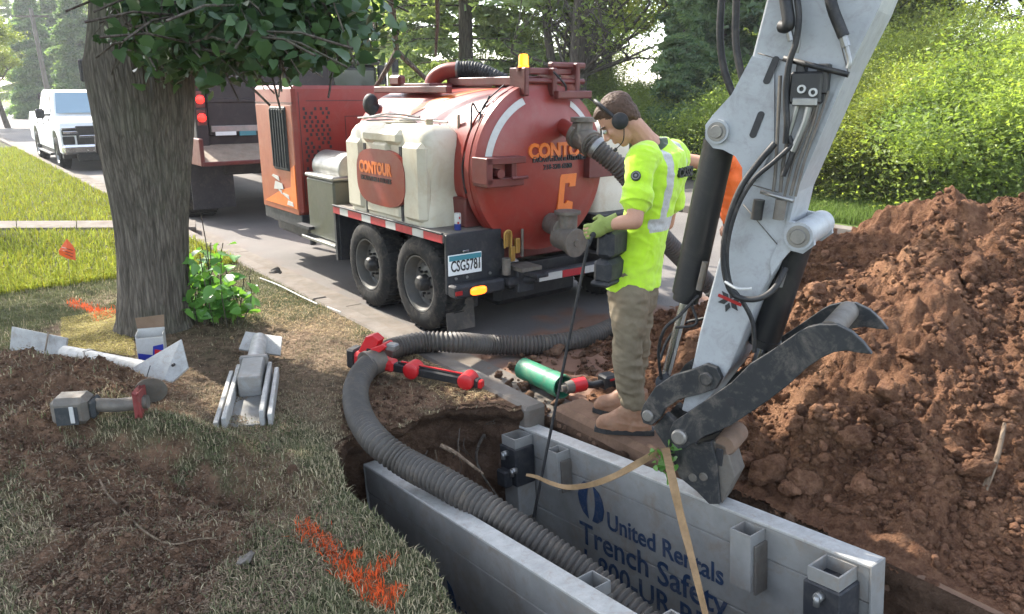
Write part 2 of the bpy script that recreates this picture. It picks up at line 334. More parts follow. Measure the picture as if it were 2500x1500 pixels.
# the concrete walk across the lawn on the left
p = [gp(-700, 548), gp(480, 543), gp(480, 560), gp(-700, 566)]; b = MB()
for k in range(8):
    a, c = k/8, (k+.985)/8; q = [p[0].lerp(p[1], a), p[0].lerp(p[1], c), p[3].lerp(p[2], c), p[3].lerp(p[2], a)]
    b.add([(w.x, w.y, zz) for zz in (.03, -.1) for w in q], [(3, 2, 1, 0), (4, 5, 6, 7), (0, 1, 5, 4), (1, 2, 6, 5), (2, 3, 7, 6), (3, 0, 4, 7)])
tag(b.build('sidewalk', M['concrete']), kind='structure')
# pit walls and floor
def pitwall():
    P = []; n = len(PITUV)
    for i in range(n):
        a, c = PITUV[i], PITUV[(i+1) % n]; L = math.hypot(c[0]-a[0], c[1]-a[1]); k = max(1, int(L/.025))
        P += [(a[0]+(c[0]-a[0])*j/k, a[1]+(c[1]-a[1])*j/k) for j in range(k)]
    P = np.array(P); T = np.roll(P, -1, 0)-np.roll(P, 1, 0); N = np.stack([T[:, 1], -T[:, 0]], 1); N /= np.linalg.norm(N, axis=1)[:, None]+1e-9
    c = P.mean(0); N *= np.sign(((P-c)*N).sum(1))[:, None]                     # outwards
    for _ in range(3): N = (N+np.roll(N, 1, 0)+np.roll(N, -1, 0)); N /= np.linalg.norm(N, axis=1)[:, None]
    x = ct*P[:, 1]-st*P[:, 0]; y = st*P[:, 1]+ct*P[:, 0]; rows = 64; D = 1.7; vs = []; tn = []
    for r in range(rows):
        d = D*(r/(rows-1))**1.15; hz = np.where(P[:, 1] > 2.6, -.085, height(x, y)); z = hz+.008-d
        nn = .075*fbm(x*5, y*5, z*5, 4, 41)+.03*np.abs(fbm(x*17, y*17, z*17, 2, 43)); off = .035*(1-sstep(0, .04, d))-.02*sstep(.03, .3, d)+.06*sstep(.03, .12, d)*sstep(.5, .2, d)-.1*d/D+nn*sstep(0, .12, d)
        off = np.where(P[:, 1] > 2.6, off*.6-.0, off)
        u_, v_ = P[:, 0]+N[:, 0]*off, P[:, 1]+N[:, 1]*off; vs.append(np.stack([ct*v_-st*u_, st*v_+ct*u_, z], 1))
        k = .8+.25*fbm(x*3, y*3, z*8, 3, 44); tn.append(np.clip(np.stack([k]*3, 1), .3, 1.3)*np.where(d < .12, .75, 1.))
    v = np.concatenate(vs); m = len(P); i, j = np.meshgrid(np.arange(rows-1), np.arange(m), indexing='ij')
    f = np.stack([i*m+j, (i+1)*m+j, (i+1)*m+(j+1) % m, i*m+(j+1) % m], -1).reshape(-1, 4)
    o = npmesh('excavation_walls', v, f, M['soil'], {'tint': np.concatenate(tn)}, True); tag(o, kind='structure')
    o = sheet('excavation_floor', -1.8, 3.7, .9, 3.1, .05, lambda x, y, u, v: -1.62+.06*fbm(x*4, y*4, 0, 3, 4), M['soil'], None, lambda x, y, u, v: np.ones(x.shape+(3,))); tag(o, kind='structure')
pitwall()
# ---------------------------------------------------------------- spoil pile and its clods
RIDGE = [(2.66, 4.42), (3.6, 3.95), (6.2, 2.8)]
def pile_h(x, y, fine=True):
    d = polydist(x, y, RIDGE, False); k = 1.41-.70*np.sqrt(d*d+.03)+.07*fbm(x*1.6, y*1.6, 0, 3, 61)
    h = np.where(k > .12, k, .12*np.exp((k-.12)/.16)-.012)
    if fine:
        w = sstep(-.02, .15, h); h = h+w*(-.03+.085*fbm(x*3.6, y*3.6, 1, 3, 62)+.06*np.abs(fbm(x*9, y*9, 2, 4, 63))+.022*fbm(x*34, y*34, 3, 3, 64))
    return h-.115
x = np.arange(.3, 6.6, .016); y = np.arange(.9, 7.4, .016); X, Y = np.meshgrid(x, y, indexing='ij'); Z = pile_h(X, Y)
uu, vv = toUV(X, Y); keep = ((Z > -.122) & ((vv > 2.80) | (uu > 3.2)))[:-1, :-1]; Z = np.where(vv < 2.9, np.minimum(Z, -.07+.25*(vv-2.8)+.02*fbm(X*20, Y*20, 0, 2, 5)), Z)
k = np.clip(1+.22*fbm(X*2, Y*2, 0, 4, 66), .5, 1.5)
o = npmesh('soil_pile', np.stack([X, Y, Z], -1).reshape(-1, 3), gfaces(*X.shape, keep=keep), M['pile'], {'tint': np.stack([k, k*.98, k*.95], -1).reshape(-1, 3)}, True)
tag(o, 'big heap of reddish brown excavated soil on the street behind the digger arm', 'soil pile', kind='stuff')
import bmesh
def ico(sub):
    bm = bmesh.new(); bmesh.ops.create_icosphere(bm, subdivisions=sub, radius=1); v = np.array([q.co[:] for q in bm.verts]); f = np.array([[q.index for q in p.verts] for p in bm.faces]); bm.free(); return v, f
def clods(name, C, R, mat, sub, seed, flat=.75, parent=None):
    """C Nx3 centres, R N radii -> one mesh of broken lumps"""
    bv, bf = ico(sub); n = len(C); g = np.random.default_rng(seed); q = g.normal(size=(n, 3, 3)); qs, _ = np.linalg.qr(q); sc = g.uniform(.6, 1.3, (n, 3)); sc[:, 2] *= flat
    V = bv[None]*np.ones((n, 1, 1)); off = g.uniform(0, 99, (n, 1, 3)); P = V*1.3+off
    k = 1+.45*vn(P[..., 0], P[..., 1], P[..., 2], seed)-.35*np.abs(vn(P[..., 0]*2.2, P[..., 1]*2.2, P[..., 2]*2.2, seed+1))+(.16*vn(P[..., 0]*5, P[..., 1]*5, P[..., 2]*5, seed+2) if sub > 2 else 0); V = V*k[..., None]*sc[:, None]
    V = np.einsum('nvi,nij->nvj', V, qs)*R[:, None, None]; V[..., 2] *= .85; V += C[:, None]
    fc = (bf[None]+np.arange(n)[:, None, None]*len(bv)).reshape(-1, 3); tn = np.repeat(np.clip(g.normal(1, .2, (n, 1)), .5, 1.6), len(bv), 0)*np.ones(3)
    return npmesh(name, V.reshape(-1, 3), fc, mat, {'tint': tn}, sub > 1, parent)
def scatter_pile(n, lo, hi, seed, low=0.):
    g = np.random.default_rng(seed); X = g.uniform(.6, 5.2, n*6); Y = g.uniform(1.2, 6.4, n*6); h = pile_h(X, Y); u, v = toUV(X, Y)
    w = (h > -.11) & (v > 2.95) & (Y > 1.2); cl = fbm(X*2.2, Y*2.2, 0, 3, 77)+.9*sstep(.9, .0, h)*low; w &= g.uniform(-.7, .9, len(X)) < cl
    X, Y, h = X[w][:n], Y[w][:n], h[w][:n]; R = lo*(hi/lo)**(g.uniform(0, 1, len(X))**2.2); return np.stack([X, Y, h+R*.25], 1), R
C, R = scatter_pile(900, .025, .085, 1, 1.1); o = clods('soil_clods', C, R, M['pile'], 3, 5); tag(o, 'large broken clods of reddish soil lying on the face of the heap', 'soil clods', kind='stuff')
C, R = scatter_pile(62000, .005, .034, 2, .3); o = clods('soil_crumbs', C, R, M['pile'], 1, 6); tag(o, 'small reddish crumbs strewn all over the soil heap', 'soil crumbs', kind='stuff')
# ---------------------------------------------------------------- foliage
def leafmesh(name, C, size, mat, seed, parent=None, droop=.0, up=.35, shape='leaf', tint=None, loc=(0, 0, 0)):
    """C Nx3 leaf centres -> one mesh of folded leaf blades"""
    g = np.random.default_rng(seed); n = len(C); s = size*g.uniform(.65, 1.3, n)
    d = g.normal(size=(n, 3)); d[:, 2] = d[:, 2]*.6-droop; d /= np.linalg.norm(d, axis=1)[:, None]
    nn = g.normal(size=(n, 3)); nn[:, 2] += up*2.5; w = np.cross(d, nn); w /= np.linalg.norm(w, axis=1)[:, None]+1e-9; nn = np.cross(w, d)
    if shape == 'leaf': T = [(-.42, 0, 0), (-.52, .22, .04), (-.26, .43, .1), (.12, .34, .08), (.62, 0, -.1), (.05, 0, 0), (-.52, -.22, .04), (-.26, -.43, .1), (.12, -.34, .08)]; Fk = [(0, 5, 2, 1), (5, 4, 3, 2), (0, 6, 7, 5), (5, 7, 8, 4)]
    elif shape == 'cluster': T = [(-.5, .06, 0), (-.1, .5, .1), (.5, .12, 0), (.05, .05, .05), (-.35, -.4, .12), (.0, -.1, .0), (.45, -.45, .1), (.1, -.12, .1)]; Fk = [(0, 1, 2, 3), (4, 5, 6, 7)]
    else: T = [(-.5, -.12, 0), (-.5, .12, 0), (.5, .2, 0), (.5, -.2, 0)]; Fk = [(0, 3, 2, 1)]
    T = np.array(T); V = C[:, None]+s[:, None, None]*(T[None, :, 0:1]*d[:, None]+T[None, :, 1:2]*w[:, None]+T[None, :, 2:3]*nn[:, None])
    f = (np.array(Fk)[None]+np.arange(n)[:, None, None]*len(T)).reshape(-1, 4)
    tn = np.clip((tint if tint is not None else .5)+g.normal(0, .25, n), 0, 1); tn = np.repeat(tn, len(T))[:, None]*np.ones(3)
    return npmesh(name, V.reshape(-1, 3), f, mat, {'tint': tn}, False, parent, loc)
def limbs(b, p, d, L, r, depth, tips, rg, spread=.55, upb=.25, n=6, keep=None):
    """tapered limbs that fork; the tips feed the leaves"""
    pts = [p]; q = p.copy(); dd = d.copy(); seg = 4
    for k in range(seg):
        dd = (dd+Vector((rg.gauss(0, .13), rg.gauss(0, .13), rg.gauss(0, .08)+upb*.12))).normalized(); q = q+dd*(L/seg); pts.append(q.copy())
        if depth <= 1: tips.append(q.copy())
    b.tube(pts, r, n, caps=False, rf=lambda t: r*(1-.45*t))
    if depth <= 0: return
    for k in range(rg.choice((2, 3, 3))):
        a = Vector((rg.gauss(0, 1), rg.gauss(0, 1), rg.gauss(.25, .6))).normalized(); nd = (dd*(1-spread)+a*spread*1.15).normalized()
        limbs(b, pts[rg.choice((2, 3, 4)) if k else 4], nd, L*rg.uniform(.6, .85), r*.56, depth-1, tips, rg, spread, upb, max(4, n-1))
def broadleaf(name, H, W, nl, mat, seed, leaf=.16, base=.25, r0=None, stems=1):
    """a tree prototype at the origin: trunk with limbs, crown of leaves"""
    rg = random.Random(seed); root = empty(name, (0, 0, 0)); b = MB(); tips = []; r0 = r0 or H*.018
    for s_ in range(stems):
        lean = Vector((rg.gauss(0, .06+.1*(stems > 1)), rg.gauss(0, .06+.1*(stems > 1)), 1)).normalized(); pts = [Vector((rg.gauss(0, .12*(stems > 1)), rg.gauss(0, .12*(stems > 1)), -.3))]
        for k in range(7): lean = (lean+Vector((rg.gauss(0, .05), rg.gauss(0, .05), .06))).normalized(); pts.append(pts[-1]+lean*(H*.72/7))
        b.tube(pts, r0, 8, caps=False, rf=lambda t: r0*(1.15-.85*t))
        for k in range(2, 8):
            for j in range(3 if k < 7 else 4):
                a = rg.uniform(0, 6.28); el = rg.uniform(.1, .7)+.08*k; d = Vector((math.cos(a)*math.cos(el), math.sin(a)*math.cos(el), math.sin(el)))
                z = k/7; L = W*(.34 if stems > 1 else .4)*(1.05-.5*abs(z-.45)*1.3)
                if z*.72 < base*.8: continue
                limbs(b, pts[k], d, L*.62, r0*.38*(1.2-z*.6), 2, tips, rg)
    tr = b.build('trunk', M['bark2'], root); g = np.random.default_rng(seed); T = np.array([t_[:] for t_ in tips]); wt = g.uniform(0, 1, len(T))**2.5; k = g.choice(len(T), nl, p=wt/wt.sum())
    C = T[k]+g.normal(0, 1, (nl, 3))*np.array([.26, .26, .17])*W*.12; C = C[C[:, 2] > base*H*.5]
    rr = np.linalg.norm(C[:, :2], axis=1)/W; tn = .35+.5*vn(C[:, 0]*.9, C[:, 1]*.9, C[:, 2]*.9, seed)
    leafmesh('crown', C, leaf, mat, seed, root, .1, .5, 'cluster', tn); return root
def conifer(name, H, W, nl, mat, seed, leaf=.22, bare=.1):
    rg = random.Random(seed); g = np.random.default_rng(seed); root = empty(name, (0, 0, 0)); b = MB(); b.tube([(0, 0, -.3), (.03, 0, H*.5), (0, .02, H)], .1, 8, rf=lambda t: H*.014*(1.05-t))
    C = []; Z = H*bare
    while Z < H*.97:
        r = W*.5*(1-Z/H)**.8*rg.uniform(.75, 1.15)+.1
        for j in range(rg.choice((4, 5, 6))):
            a = rg.uniform(0, 6.28); L = r*rg.uniform(.7, 1.1); n = max(4, int(L*nl/(W*H)))
            dirn = np.array([math.cos(a), math.sin(a)]); b.tube([(0, 0, Z), (dirn[0]*L*.5, dirn[1]*L*.5, Z-.02*L), (dirn[0]*L, dirn[1]*L, Z-.22*L+.05)], .02, 4, caps=False, rf=lambda t: .022*(1.1-t))
            t_ = g.uniform(.08, 1, n)**.7; side = g.normal(0, .16, n)*L*(.25+t_); c = np.stack([dirn[0]*L*t_-dirn[1]*side, dirn[1]*L*t_+dirn[0]*side, Z-.2*L*t_**2-np.abs(g.normal(0, .1, n))-.15*np.abs(side)], 1); C.append(c)
        Z += H*rg.uniform(.018, .034)
    b.build('trunk', M['bark2'], root); C = np.concatenate(C); tn = .4+.4*vn(C[:, 0]*1.3, C[:, 1]*1.3, C[:, 2]*2, seed)
    leafmesh('crown', C, leaf, mat, seed, root, .35, .2, 'needle', tn); return root
def shrub(name, W, H, nl, mat, seed, leaf=.12):
    rg = random.Random(seed); g = np.random.default_rng(seed); root = empty(name, (0, 0, 0)); b = MB(); tips = []
    for k in range(9):
        a = rg.uniform(0, 6.28); d = Vector((math.cos(a)*.45, math.sin(a)*.45, 1)).normalized(); limbs(b, Vector((math.cos(a)*.15, math.sin(a)*.15, -.1)), d, H*.42, .03, 2, tips, rg, .5, .5, 5)
    b.build('stems', M['bark2'], root); T = np.array([t_[:] for t_ in tips]); T[:, :2] *= W/max(1e-3, np.percentile(np.abs(T[:, :2]), 95)*2); T[:, 2] *= H/T[:, 2].max()
    wt = g.uniform(0, 1, len(T))**2.5; k = g.choice(len(T), nl, p=wt/wt.sum()); C = T[k]+g.normal(0, 1, (nl, 3))*np.array([.085*W, .085*W, .06*H]); lo = nl//5
    C[:lo, :2] = g.normal(0, W*.3, (lo, 2)); C[:lo, 2] = g.uniform(.05, H*.6, lo); C[:, 2] = np.maximum(C[:, 2], .04)
    leafmesh('foliage', C, leaf, mat, seed, root, .1, .5, 'cluster', .4+.6*vn(C[:, 0]*1.4, C[:, 1]*1.4, C[:, 2]*1.4, seed)); return root
def copy_tree(o, loc, rz=0., sc=1., label=None, group=None, par=None):
    c = o.copy(); COL.objects.link(c)
    if par is None:
        c.location = loc; c.rotation_euler = (0, 0, rz); c.scale = (sc,)*3 if not hasattr(sc, '__len__') else sc
        if label: c['label'] = label
        if group: c['group'] = group
    else: c.parent = par
    for ch in list(o.children): copy_tree(ch, None, par=c)
    return c
L_ = {}
L_['bright'] = leafmat('bright leaves', (.14, .18, .04), (.33, .37, .08)); L_['mid'] = leafmat('mid leaves', (.13, .19, .05), (.28, .35, .09), .55)
L_['fir'] = leafmat('fir needles', (.07, .13, .07), (.19, .27, .13), .5); L_['pine'] = leafmat('pine needles', (.16, .22, .11), (.32, .38, .18), .55)
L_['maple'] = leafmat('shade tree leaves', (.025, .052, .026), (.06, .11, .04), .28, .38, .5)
L_['sprout'] = leafmat('sprout leaves', (.07, .18, .04), (.16, .33, .07), .35, .35, .5)
# prototypes live as the first placed copy of each kind
PR = {}
def plant(kind, px, Y, maker, cat, label, rz=0., sc=1., z=-.05, group=None):
    x = (px-1250)/F*(Y*CP+CZ*SP)
    if kind not in PR: o = PR[kind] = maker(); o.location = (x, Y, z); o.rotation_euler = (0, 0, rz); o.scale = (sc,)*3
    else: o = copy_tree(PR[kind], (x, Y, z), rz, sc)
    tag(o, label, cat, group); return o
mk = {
 'A': lambda: broadleaf('broadleaf_tree', 11, 6.5, 18000, L_['mid'], 3, .14, .16),
 'B': lambda: broadleaf('broadleaf_tree', 9, 6, 38000, L_['bright'], 8, .115, .06),
 'M': lambda: broadleaf('broadleaf_tree', 12, 7, 11000, L_['mid'], 15, .14, .2, .13, 5),
 'F': lambda: conifer('fir_tree', 9, 4.2, 26000, L_['fir'], 4, .20, .05),
 'P': lambda: conifer('pine_tree', 15, 7.5, 21000, L_['pine'], 9, .17, .12),
 'S': lambda: shrub('shrub', 3.4, 3.2, 60000, L_['bright'], 5, .066),
 'T': lambda: shrub('shrub', 3., 2.4, 46000, L_['mid'], 12, .066)}
G1 = 'trees of the wood beyond the street'; G2 = 'undergrowth shrubs along the far side of the street'; G3 = 'trees at the far end of the street'
CN = {'A': 'tree', 'B': 'tree', 'M': 'tree', 'F': 'tree', 'P': 'tree', 'S': 'shrub', 'T': 'shrub'}
TR = [ # kind, photo column, distance, scale, label, turn
 ('P', 1140, 22, 1.1, 'tall grey green pine with straight dark trunk behind the red tank', 0.), ('P', 985, 27, .95, 'hazy pine rising behind the dark cab roof, left of the tall pine', 2.),
 ('M', 1400, 20, 1.0, 'slim many stemmed tree with dark forking trunks above the tank door', .5), ('B', 1500, 22, 1.15, 'bright green broadleaf tree between the forked tree and the worker', 1.),
 ('F', 1650, 17.5, .5, 'small dark fir just right of the worker head', 1.), ('F', 1740, 19, .9, 'dark fir behind the two hanging black hoses', 2.2), ('A', 1700, 28, 1.15, 'tall pale green tree above the firs, left of the digger stick', 3.),
 ('A', 1850, 24, 1.0, 'leafy tree behind the digger stick', 4.), ('B', 2060, 19.5, 1.15, 'yellow green tree close right of the digger stick', .2), ('B', 2290, 20.5, 1.2, 'sunlit yellow green tree above the crest of the soil heap', 2.5),
 ('B', 2500, 18.5, 1.05, 'yellow green tree rising at the upper right corner of the view', 4.2), ('M', 2520, 24, 1.1, 'tall thin tree at the right edge with sky between its leaves', 1.4),
 ('B', 900, 30, 1.05, 'light green tree left of the exhaust stack', 3.3), ('A', 800, 40, 1.1, 'pale distant tree behind the hanging leaves of the shade tree', 2.8), ('A', 2120, 30, 1.35, 'high tree far behind the digger stick top', 2.)]
for i, (k, px, Y, sc, lab, rz) in enumerate(TR): plant(k, px, Y, mk[k], 'tree', lab, rz, sc, group=G1)
SH = [('T', 1560, 18.5, .8, 'dull green shrub behind the worker head'), ('T', 1680, 18.5, .8, 'dull green shrub left of the stick pivot'), ('S', 1960, 13.2, .6, 'yellow green bush low against the right edge of the digger stick'), ('S', 2080, 13.2, .75, 'yellow green bush over the left slope of the heap'),
 ('S', 2200, 12.6, .7, 'bright bush just left above the heap crest'), ('T', 2330, 12, .95, 'darker bush directly above the heap crest'), ('T', 2450, 11.5, 1.1, 'bluish green bush above the right part of the heap'), ('S', 2150, 16.0, .95, 'tall sunlit bush in the middle of the green bank'), ('S', 2350, 15.5, 1.05, 'tall sunlit bush behind the darker ones'), ('S', 2530, 14.0, .95, 'tall bush at the right edge of the bank'), ('T', 1830, 16., .9, 'bush showing through behind the digger stick'), ('T', 1000, 25, 1.1, 'dull shrub behind the red housing'), ('T', 1470, 21, 1.0, 'shrub behind the right side of the tank'),('S', 1330, 24, 1.1, 'bright shrub behind the tank top')]
for i, (k, px, Y, sc, lab) in enumerate(SH): plant(k, px, Y, mk[k], 'shrub', lab, i*1.3, sc, group=G2)
FAR = [('F', 105, 58, 1.15, 'hazy fir left of the utility pole at the street end'), ('F', 165, 62, 1.25, 'hazy fir right beside the utility pole'), ('F', 215, 52, 1.1, 'fir half hidden behind the shade tree trunk'), ('P', 60, 75, .9, 'tall hazy pine at the street end'), ('P', 150, 80, .85, 'faint pine tip farthest down the street'),
 ('B', 20, 42, .85, 'yellow green tree at the left edge down the street'), ('B', -70, 38, 1., 'sunlit tree cut by the left edge'), ('A', 120, 88, 1.0, 'pale tree low behind the pickup'), ('A', 240, 70, 1.1, 'tree behind the shade tree trunk'), ('A', 330, 60, 1.1, 'tree behind the truck mirror'), ('A', 470, 55, 1.1, 'hazy tree behind the dump truck'), ('A', 620, 50, 1.1, 'pale tree above the dump body'), ('A', 0, 95, 1.2, 'farthest pale tree at the left')]
for i, (k, px, Y, sc, lab) in enumerate(FAR): plant(k, px, Y, mk[k], 'tree', lab, i*1.7, sc, group=G3)
p = S(-2.6, 13.2); o = copy_tree(PR['A'], (p.x, p.y, -.05), .8, (1.1, 1.1, .95)); tag(o, 'unseen leafy tree added up the lawn to shade the kerb and the walk', 'tree')  # extra tree out of view, added so its crown shades the kerb
# ---------------------------------------------------------------- the shade tree on the lawn
def shade_tree():
    base = gp(382, 815); Yt = base.y; root = thing('shade_tree', (base.x, Yt, 0), 'thick grey barked shade tree with low hanging dark leaves on the lawn', 'tree')
    prof = [(840, 262, 500), (815, 285, 482), (780, 291, 472), (700, 291, 468), (620, 287, 466), (560, 281, 466), (480, 268, 468), (400, 252, 472), (330, 238, 476), (260, 226, 479), (200, 212, 481), (165, 207, 482), (130, 212, 483), (90, 216, 484), (40, 218, 486), (0, 217, 488), (-60, 210, 492), (-130, 205, 500)]
    zs = []; 
    for py, xl, xr in prof: a = aty(xl, py, Yt); c = aty(xr, py, Yt); zs.append((a.z, (a.x+c.x)/2-base.x, (c.x-a.x)/2))
    zz = np.array([q[0] for q in zs])[::1]; o_ = np.argsort(zz); zz = zz[o_]; cx = np.array([q[1] for q in zs])[o_]; rr = .885*np.array([q[2] for q in zs])[o_]
    Zg = np.arange(-.12, zz[-1], .02); na = 220; A = np.arange(na)*2*math.pi/na; ZZ, AA = np.meshgrid(Zg, A, indexing='ij'); rad = np.interp(ZZ, zz, rr); c0 = np.interp(ZZ, zz, cx)
    fl = np.exp(-np.maximum(ZZ, 0)/.16)*.10*(.5+.5*np.cos(AA*5+1)); cxp = np.cos(AA)*7; cyp = np.sin(AA)*7
    ridge = 1-np.abs(fbm(cxp*1.7, cyp*1.7, ZZ*2.2, 3, 71)*1.7); bulge = .05*vn(np.cos(AA)*1.2, np.sin(AA)*1.2, ZZ*1.3, 70)
    R_ = rad*(1+fl+bulge)+.009*ridge; vs = np.stack([base.x+c0+R_*np.cos(AA), Yt+R_*np.sin(AA), ZZ+.02], -1)
    n, m = ZZ.shape; i, j = np.meshgrid(np.arange(n-1), np.arange(m), indexing='ij'); f = np.stack([i*m+j, i*m+(j+1) % m, (i+1)*m+(j+1) % m, (i+1)*m+j], -1).reshape(-1, 4)
    npmesh('trunk', vs.reshape(-1, 3)-np.array([base.x, Yt, 0]), f, M['bark'], None, True, root)
    rg = random.Random(5); b = MB(); tips = []; top = Vector((base.x+cx[-1], Yt, zz[-1]-.15))
    for k in range(9):                                                    # big limbs spreading above the frame
        a = k*2*math.pi/9+rg.uniform(-.3, .3); el = rg.uniform(.35, 1.15); d = Vector((math.cos(a)*math.cos(el), math.sin(a)*math.cos(el), math.sin(el)))
        limbs(b, top+Vector((math.cos(a)*.25, math.sin(a)*.25, 0)), d, 2.6, .17, 3, tips, rg, .45, .3, 9)
    # low boughs hanging in front of the trunk and over the road
    hang = []
    BO = [((450, -200, 4.9), (560, 10, 4.4), (700, 150, 4.2)), ((430, -200, 5.2), (520, 60, 5.3), (600, 170, 5.6)), ((400, -220, 4.7), (420, -20, 4.1), (470, 120, 3.9)), ((380, -220, 4.7), (340, -40, 4.3), (330, 100, 4.2)), ((500, -260, 5.2), (680, -40, 5.0), (850, 110, 4.9)),
          ((500, -260, 5.5), (640, -20, 5.8), (690, 150, 6.2)), ((350, -200, 4.8), (290, 0, 4.5), (225, 90, 4.4)), ((480, -220, 4.6), (560, -40, 3.9), (620, 90, 3.7)), ((520, -300, 5.2), (760, -90, 4.6), (940, 60, 4.5)), ((420, -200, 4.8), (450, -30, 4.6), (390, 60, 4.4)), ((470, -200, 5.0), (520, 0, 4.8), (530, 150, 4.8)), ((480, -250, 5.0), (600, -60, 4.5), (760, 60, 4.3))]
    for P3 in BO:
        pts = [aty(px, py, Y) for px, py, Y in P3]; pts = spline([top]+pts, 6); b.tube(pts, .03, 6, caps=False, rf=lambda t: .011*(1.1-t)); hang.append(pts)
        for q in range(9, len(pts)):
            if projn(*pts[q])[0] < 300: continue
            for _ in range(2):
                e = pts[q]+Vector((rg.gauss(0, .22), rg.gauss(0, .22), -abs(rg.gauss(.05, .12)))); b.tube([pts[q], (pts[q]+e)/2+Vector((0, 0, .03)), e], .006, 4, caps=False); hang.append([pts[q], (pts[q]+e)/2, e])
    b.build('limbs', M['bark2'], root); b2 = MB()
    g = np.random.default_rng(3); T = np.array([t_[:] for t_ in tips]); k = g.integers(0, len(T), 46000); C = T[k]+g.normal(0, .32, (46000, 3)); u, v = toUV(C[:, 0], C[:, 1]); px, py = projn(*C.T)
    # crown is lopsided: thin on the street side so that the heap stands in sun; nothing hangs into the view but the low boughs
    lu, lv = u-1.08*C[:, 2], v+.24*C[:, 2]; inview = (py > -12) & (C[:, 1] > .3) & (px > -150) & (px < 2650)
    w = (C[:, 2] > 2.3) & ~inview & ((lv < 2.15+.2*vn(lu*1.5, 0*lu, 0*lu, 5)) | ((lu > 4.2) & (vn(u*1.3, v*1.3, C[:, 2]*1.3, 6) > -.35))); C = C[w]
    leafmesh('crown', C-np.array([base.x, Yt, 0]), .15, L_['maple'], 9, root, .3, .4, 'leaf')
    
    for _ in range(58):
        t_ = rg.random(); px = 300+630*t_; lim_ = np.interp(px, [230, 330, 450, 600, 700, 860, 940], [105, 175, 215, 205, 195, 165, 140]); py = lim_*rg.uniform(.25, 1.)**.7; Y = rg.uniform(3.9, 5.6)
        e = aty(px, py, Y); s0 = e+Vector((rg.uniform(-.5, -.1)*(px > 350), rg.uniform(-.2, .3), rg.uniform(.45, .9))); m_ = (s0+e)/2+Vector((rg.gauss(0, .05), 0, .08)); pts = spline([s0, m_, e], 5); b2.tube(pts, .005, 4, caps=False); hang.append(pts); hang.append(pts)
    b2.build('twigs', M['bark2'], root)
    Lp = []
    for pts in hang:
        P_ = np.array([p[:] for p in pts]); nk = 80 if len(pts) > 11 else (36 if len(pts) > 4 else 4)
        if len(pts) > 11: P_ = P_[8:]
        k = g.uniform(0, len(P_)-1.001, nk); i = k.astype(int); q = P_[i]+(P_[i+1]-P_[i])*(k-i)[:, None]; sp = .10 if len(pts) > 4 else .035; Lp.append(q+g.normal(0, sp, (nk, 3))-np.array([0, 0, .03]))
    Lp = np.concatenate(Lp); px, py = projn(*Lp.T); w = (py < np.interp(px, [200, 330, 450, 600, 700, 860, 960], [140, 180, 205, 190, 172, 152, 132])+25*g.normal(0, 1, len(px))) & ~((px < 330) & (py > 135)) ; Lp = Lp[w]; px = projn(*Lp.T)[0]; Lp = Lp[(px > 320) | (g.uniform(0, 1, len(px)) < np.where(px < 215, .05, .3))]
    print('hang leaves', len(Lp), 'crown', len(C))
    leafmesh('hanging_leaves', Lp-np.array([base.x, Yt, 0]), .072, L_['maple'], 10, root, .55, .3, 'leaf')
    return root
shade_tree()
# ---------------------------------------------------------------- vehicles
def onv(px, py, v):
    r = ray(px, py); t = v/(r[0]*ct+r[1]*st); p = O3+r*t; return toUV(p[0], p[1])[0], p[2]
def onu(px, py, u):
    r = ray(px, py); t = u/(-r[0]*st+r[1]*ct); p = O3+r*t; return toUV(p[0], p[1])[1], p[2]
def text(s, name, mat, M_, size, parent, thick=.002, bold=0., align='LEFT', sx=1., shear=0.):
    c = bpy.data.curves.new(name, 'FONT'); c.body = s; c.size = size; c.extrude = thick; c.offset = bold; c.align_x = align; c.align_y = 'CENTER'; c.shear = shear; c.resolution_u = 3
    o = bpy.data.objects.new(name, c); COL.objects.link(o); dg = bpy.context.evaluated_depsgraph_get(); me = bpy.data.meshes.new_from_object(o.evaluated_get(dg)); bpy.data.objects.remove(o); bpy.data.curves.remove(c)
    b = MB(M_ @ Matrix.Diagonal((sx, 1, 1, 1))); b.add([v.co[:] for v in me.vertices], [tuple(p.vertices) for p in me.polygons]); bpy.data.meshes.remove(me); return b.build(name, mat, parent)
def fr(o, x, y):     # frame with given origin, x and y axes
    x = Vector(x).normalized(); y = Vector(y); y = (y-x*x.dot(y)).normalized(); z = x.cross(y); return Matrix(((x.x, y.x, z.x, o[0]), (x.y, y.y, z.y, o[1]), (x.z, y.z, z.z, o[2]), (0, 0, 0, 1)))
SF = lambda o, x, y: STREET @ fr(o, x, y)
M['red'] = paint('red enamel', (.25, .030, .021), .33, 0, .2, (.22, .13, .10), .22, 2.5, .03); M['reddark'] = paint('dark red enamel', (.13, .022, .018), .42, 0, .25, (.10, .06, .05), .35, 5, .05)
M['orange'] = paint('orange paint', (.72, .17, .025), .4, 0, .12, (.3, .12, .06), .15, 6, .02); M['black'] = paint('black steel', (.012, .012, .013), .5, 0, .3, (.10, .085, .07), .3, 7, .05)
M['navy'] = paint('dusty black steel', (.017, .019, .024), .55, 0, .3, (.10, .09, .08), .35, 6, .05); M['cream'] = paint('cream plastic', (.56, .52, .41), .5, 0, .12, (.36, .25, .13), .42, 2.2, .03)
M['steel'] = paint('bare steel', (.30, .30, .29), .35, .7, .2, (.2, .16, .12), .25, 9, .04); M['dullsteel'] = paint('dull cast metal', (.19, .172, .148), .6, .5, .3, (.17, .12, .085), .5, 12, .1)
M['tyre'] = paint('dusty tyre', (.022, .022, .022), .85, 0, .3, (.10, .085, .07), .55, 5, .08, .2); M['rim'] = paint('dusty grey rim', (.11, .107, .10), .6, .3, .25, (.13, .105, .08), .5, 9, .05)
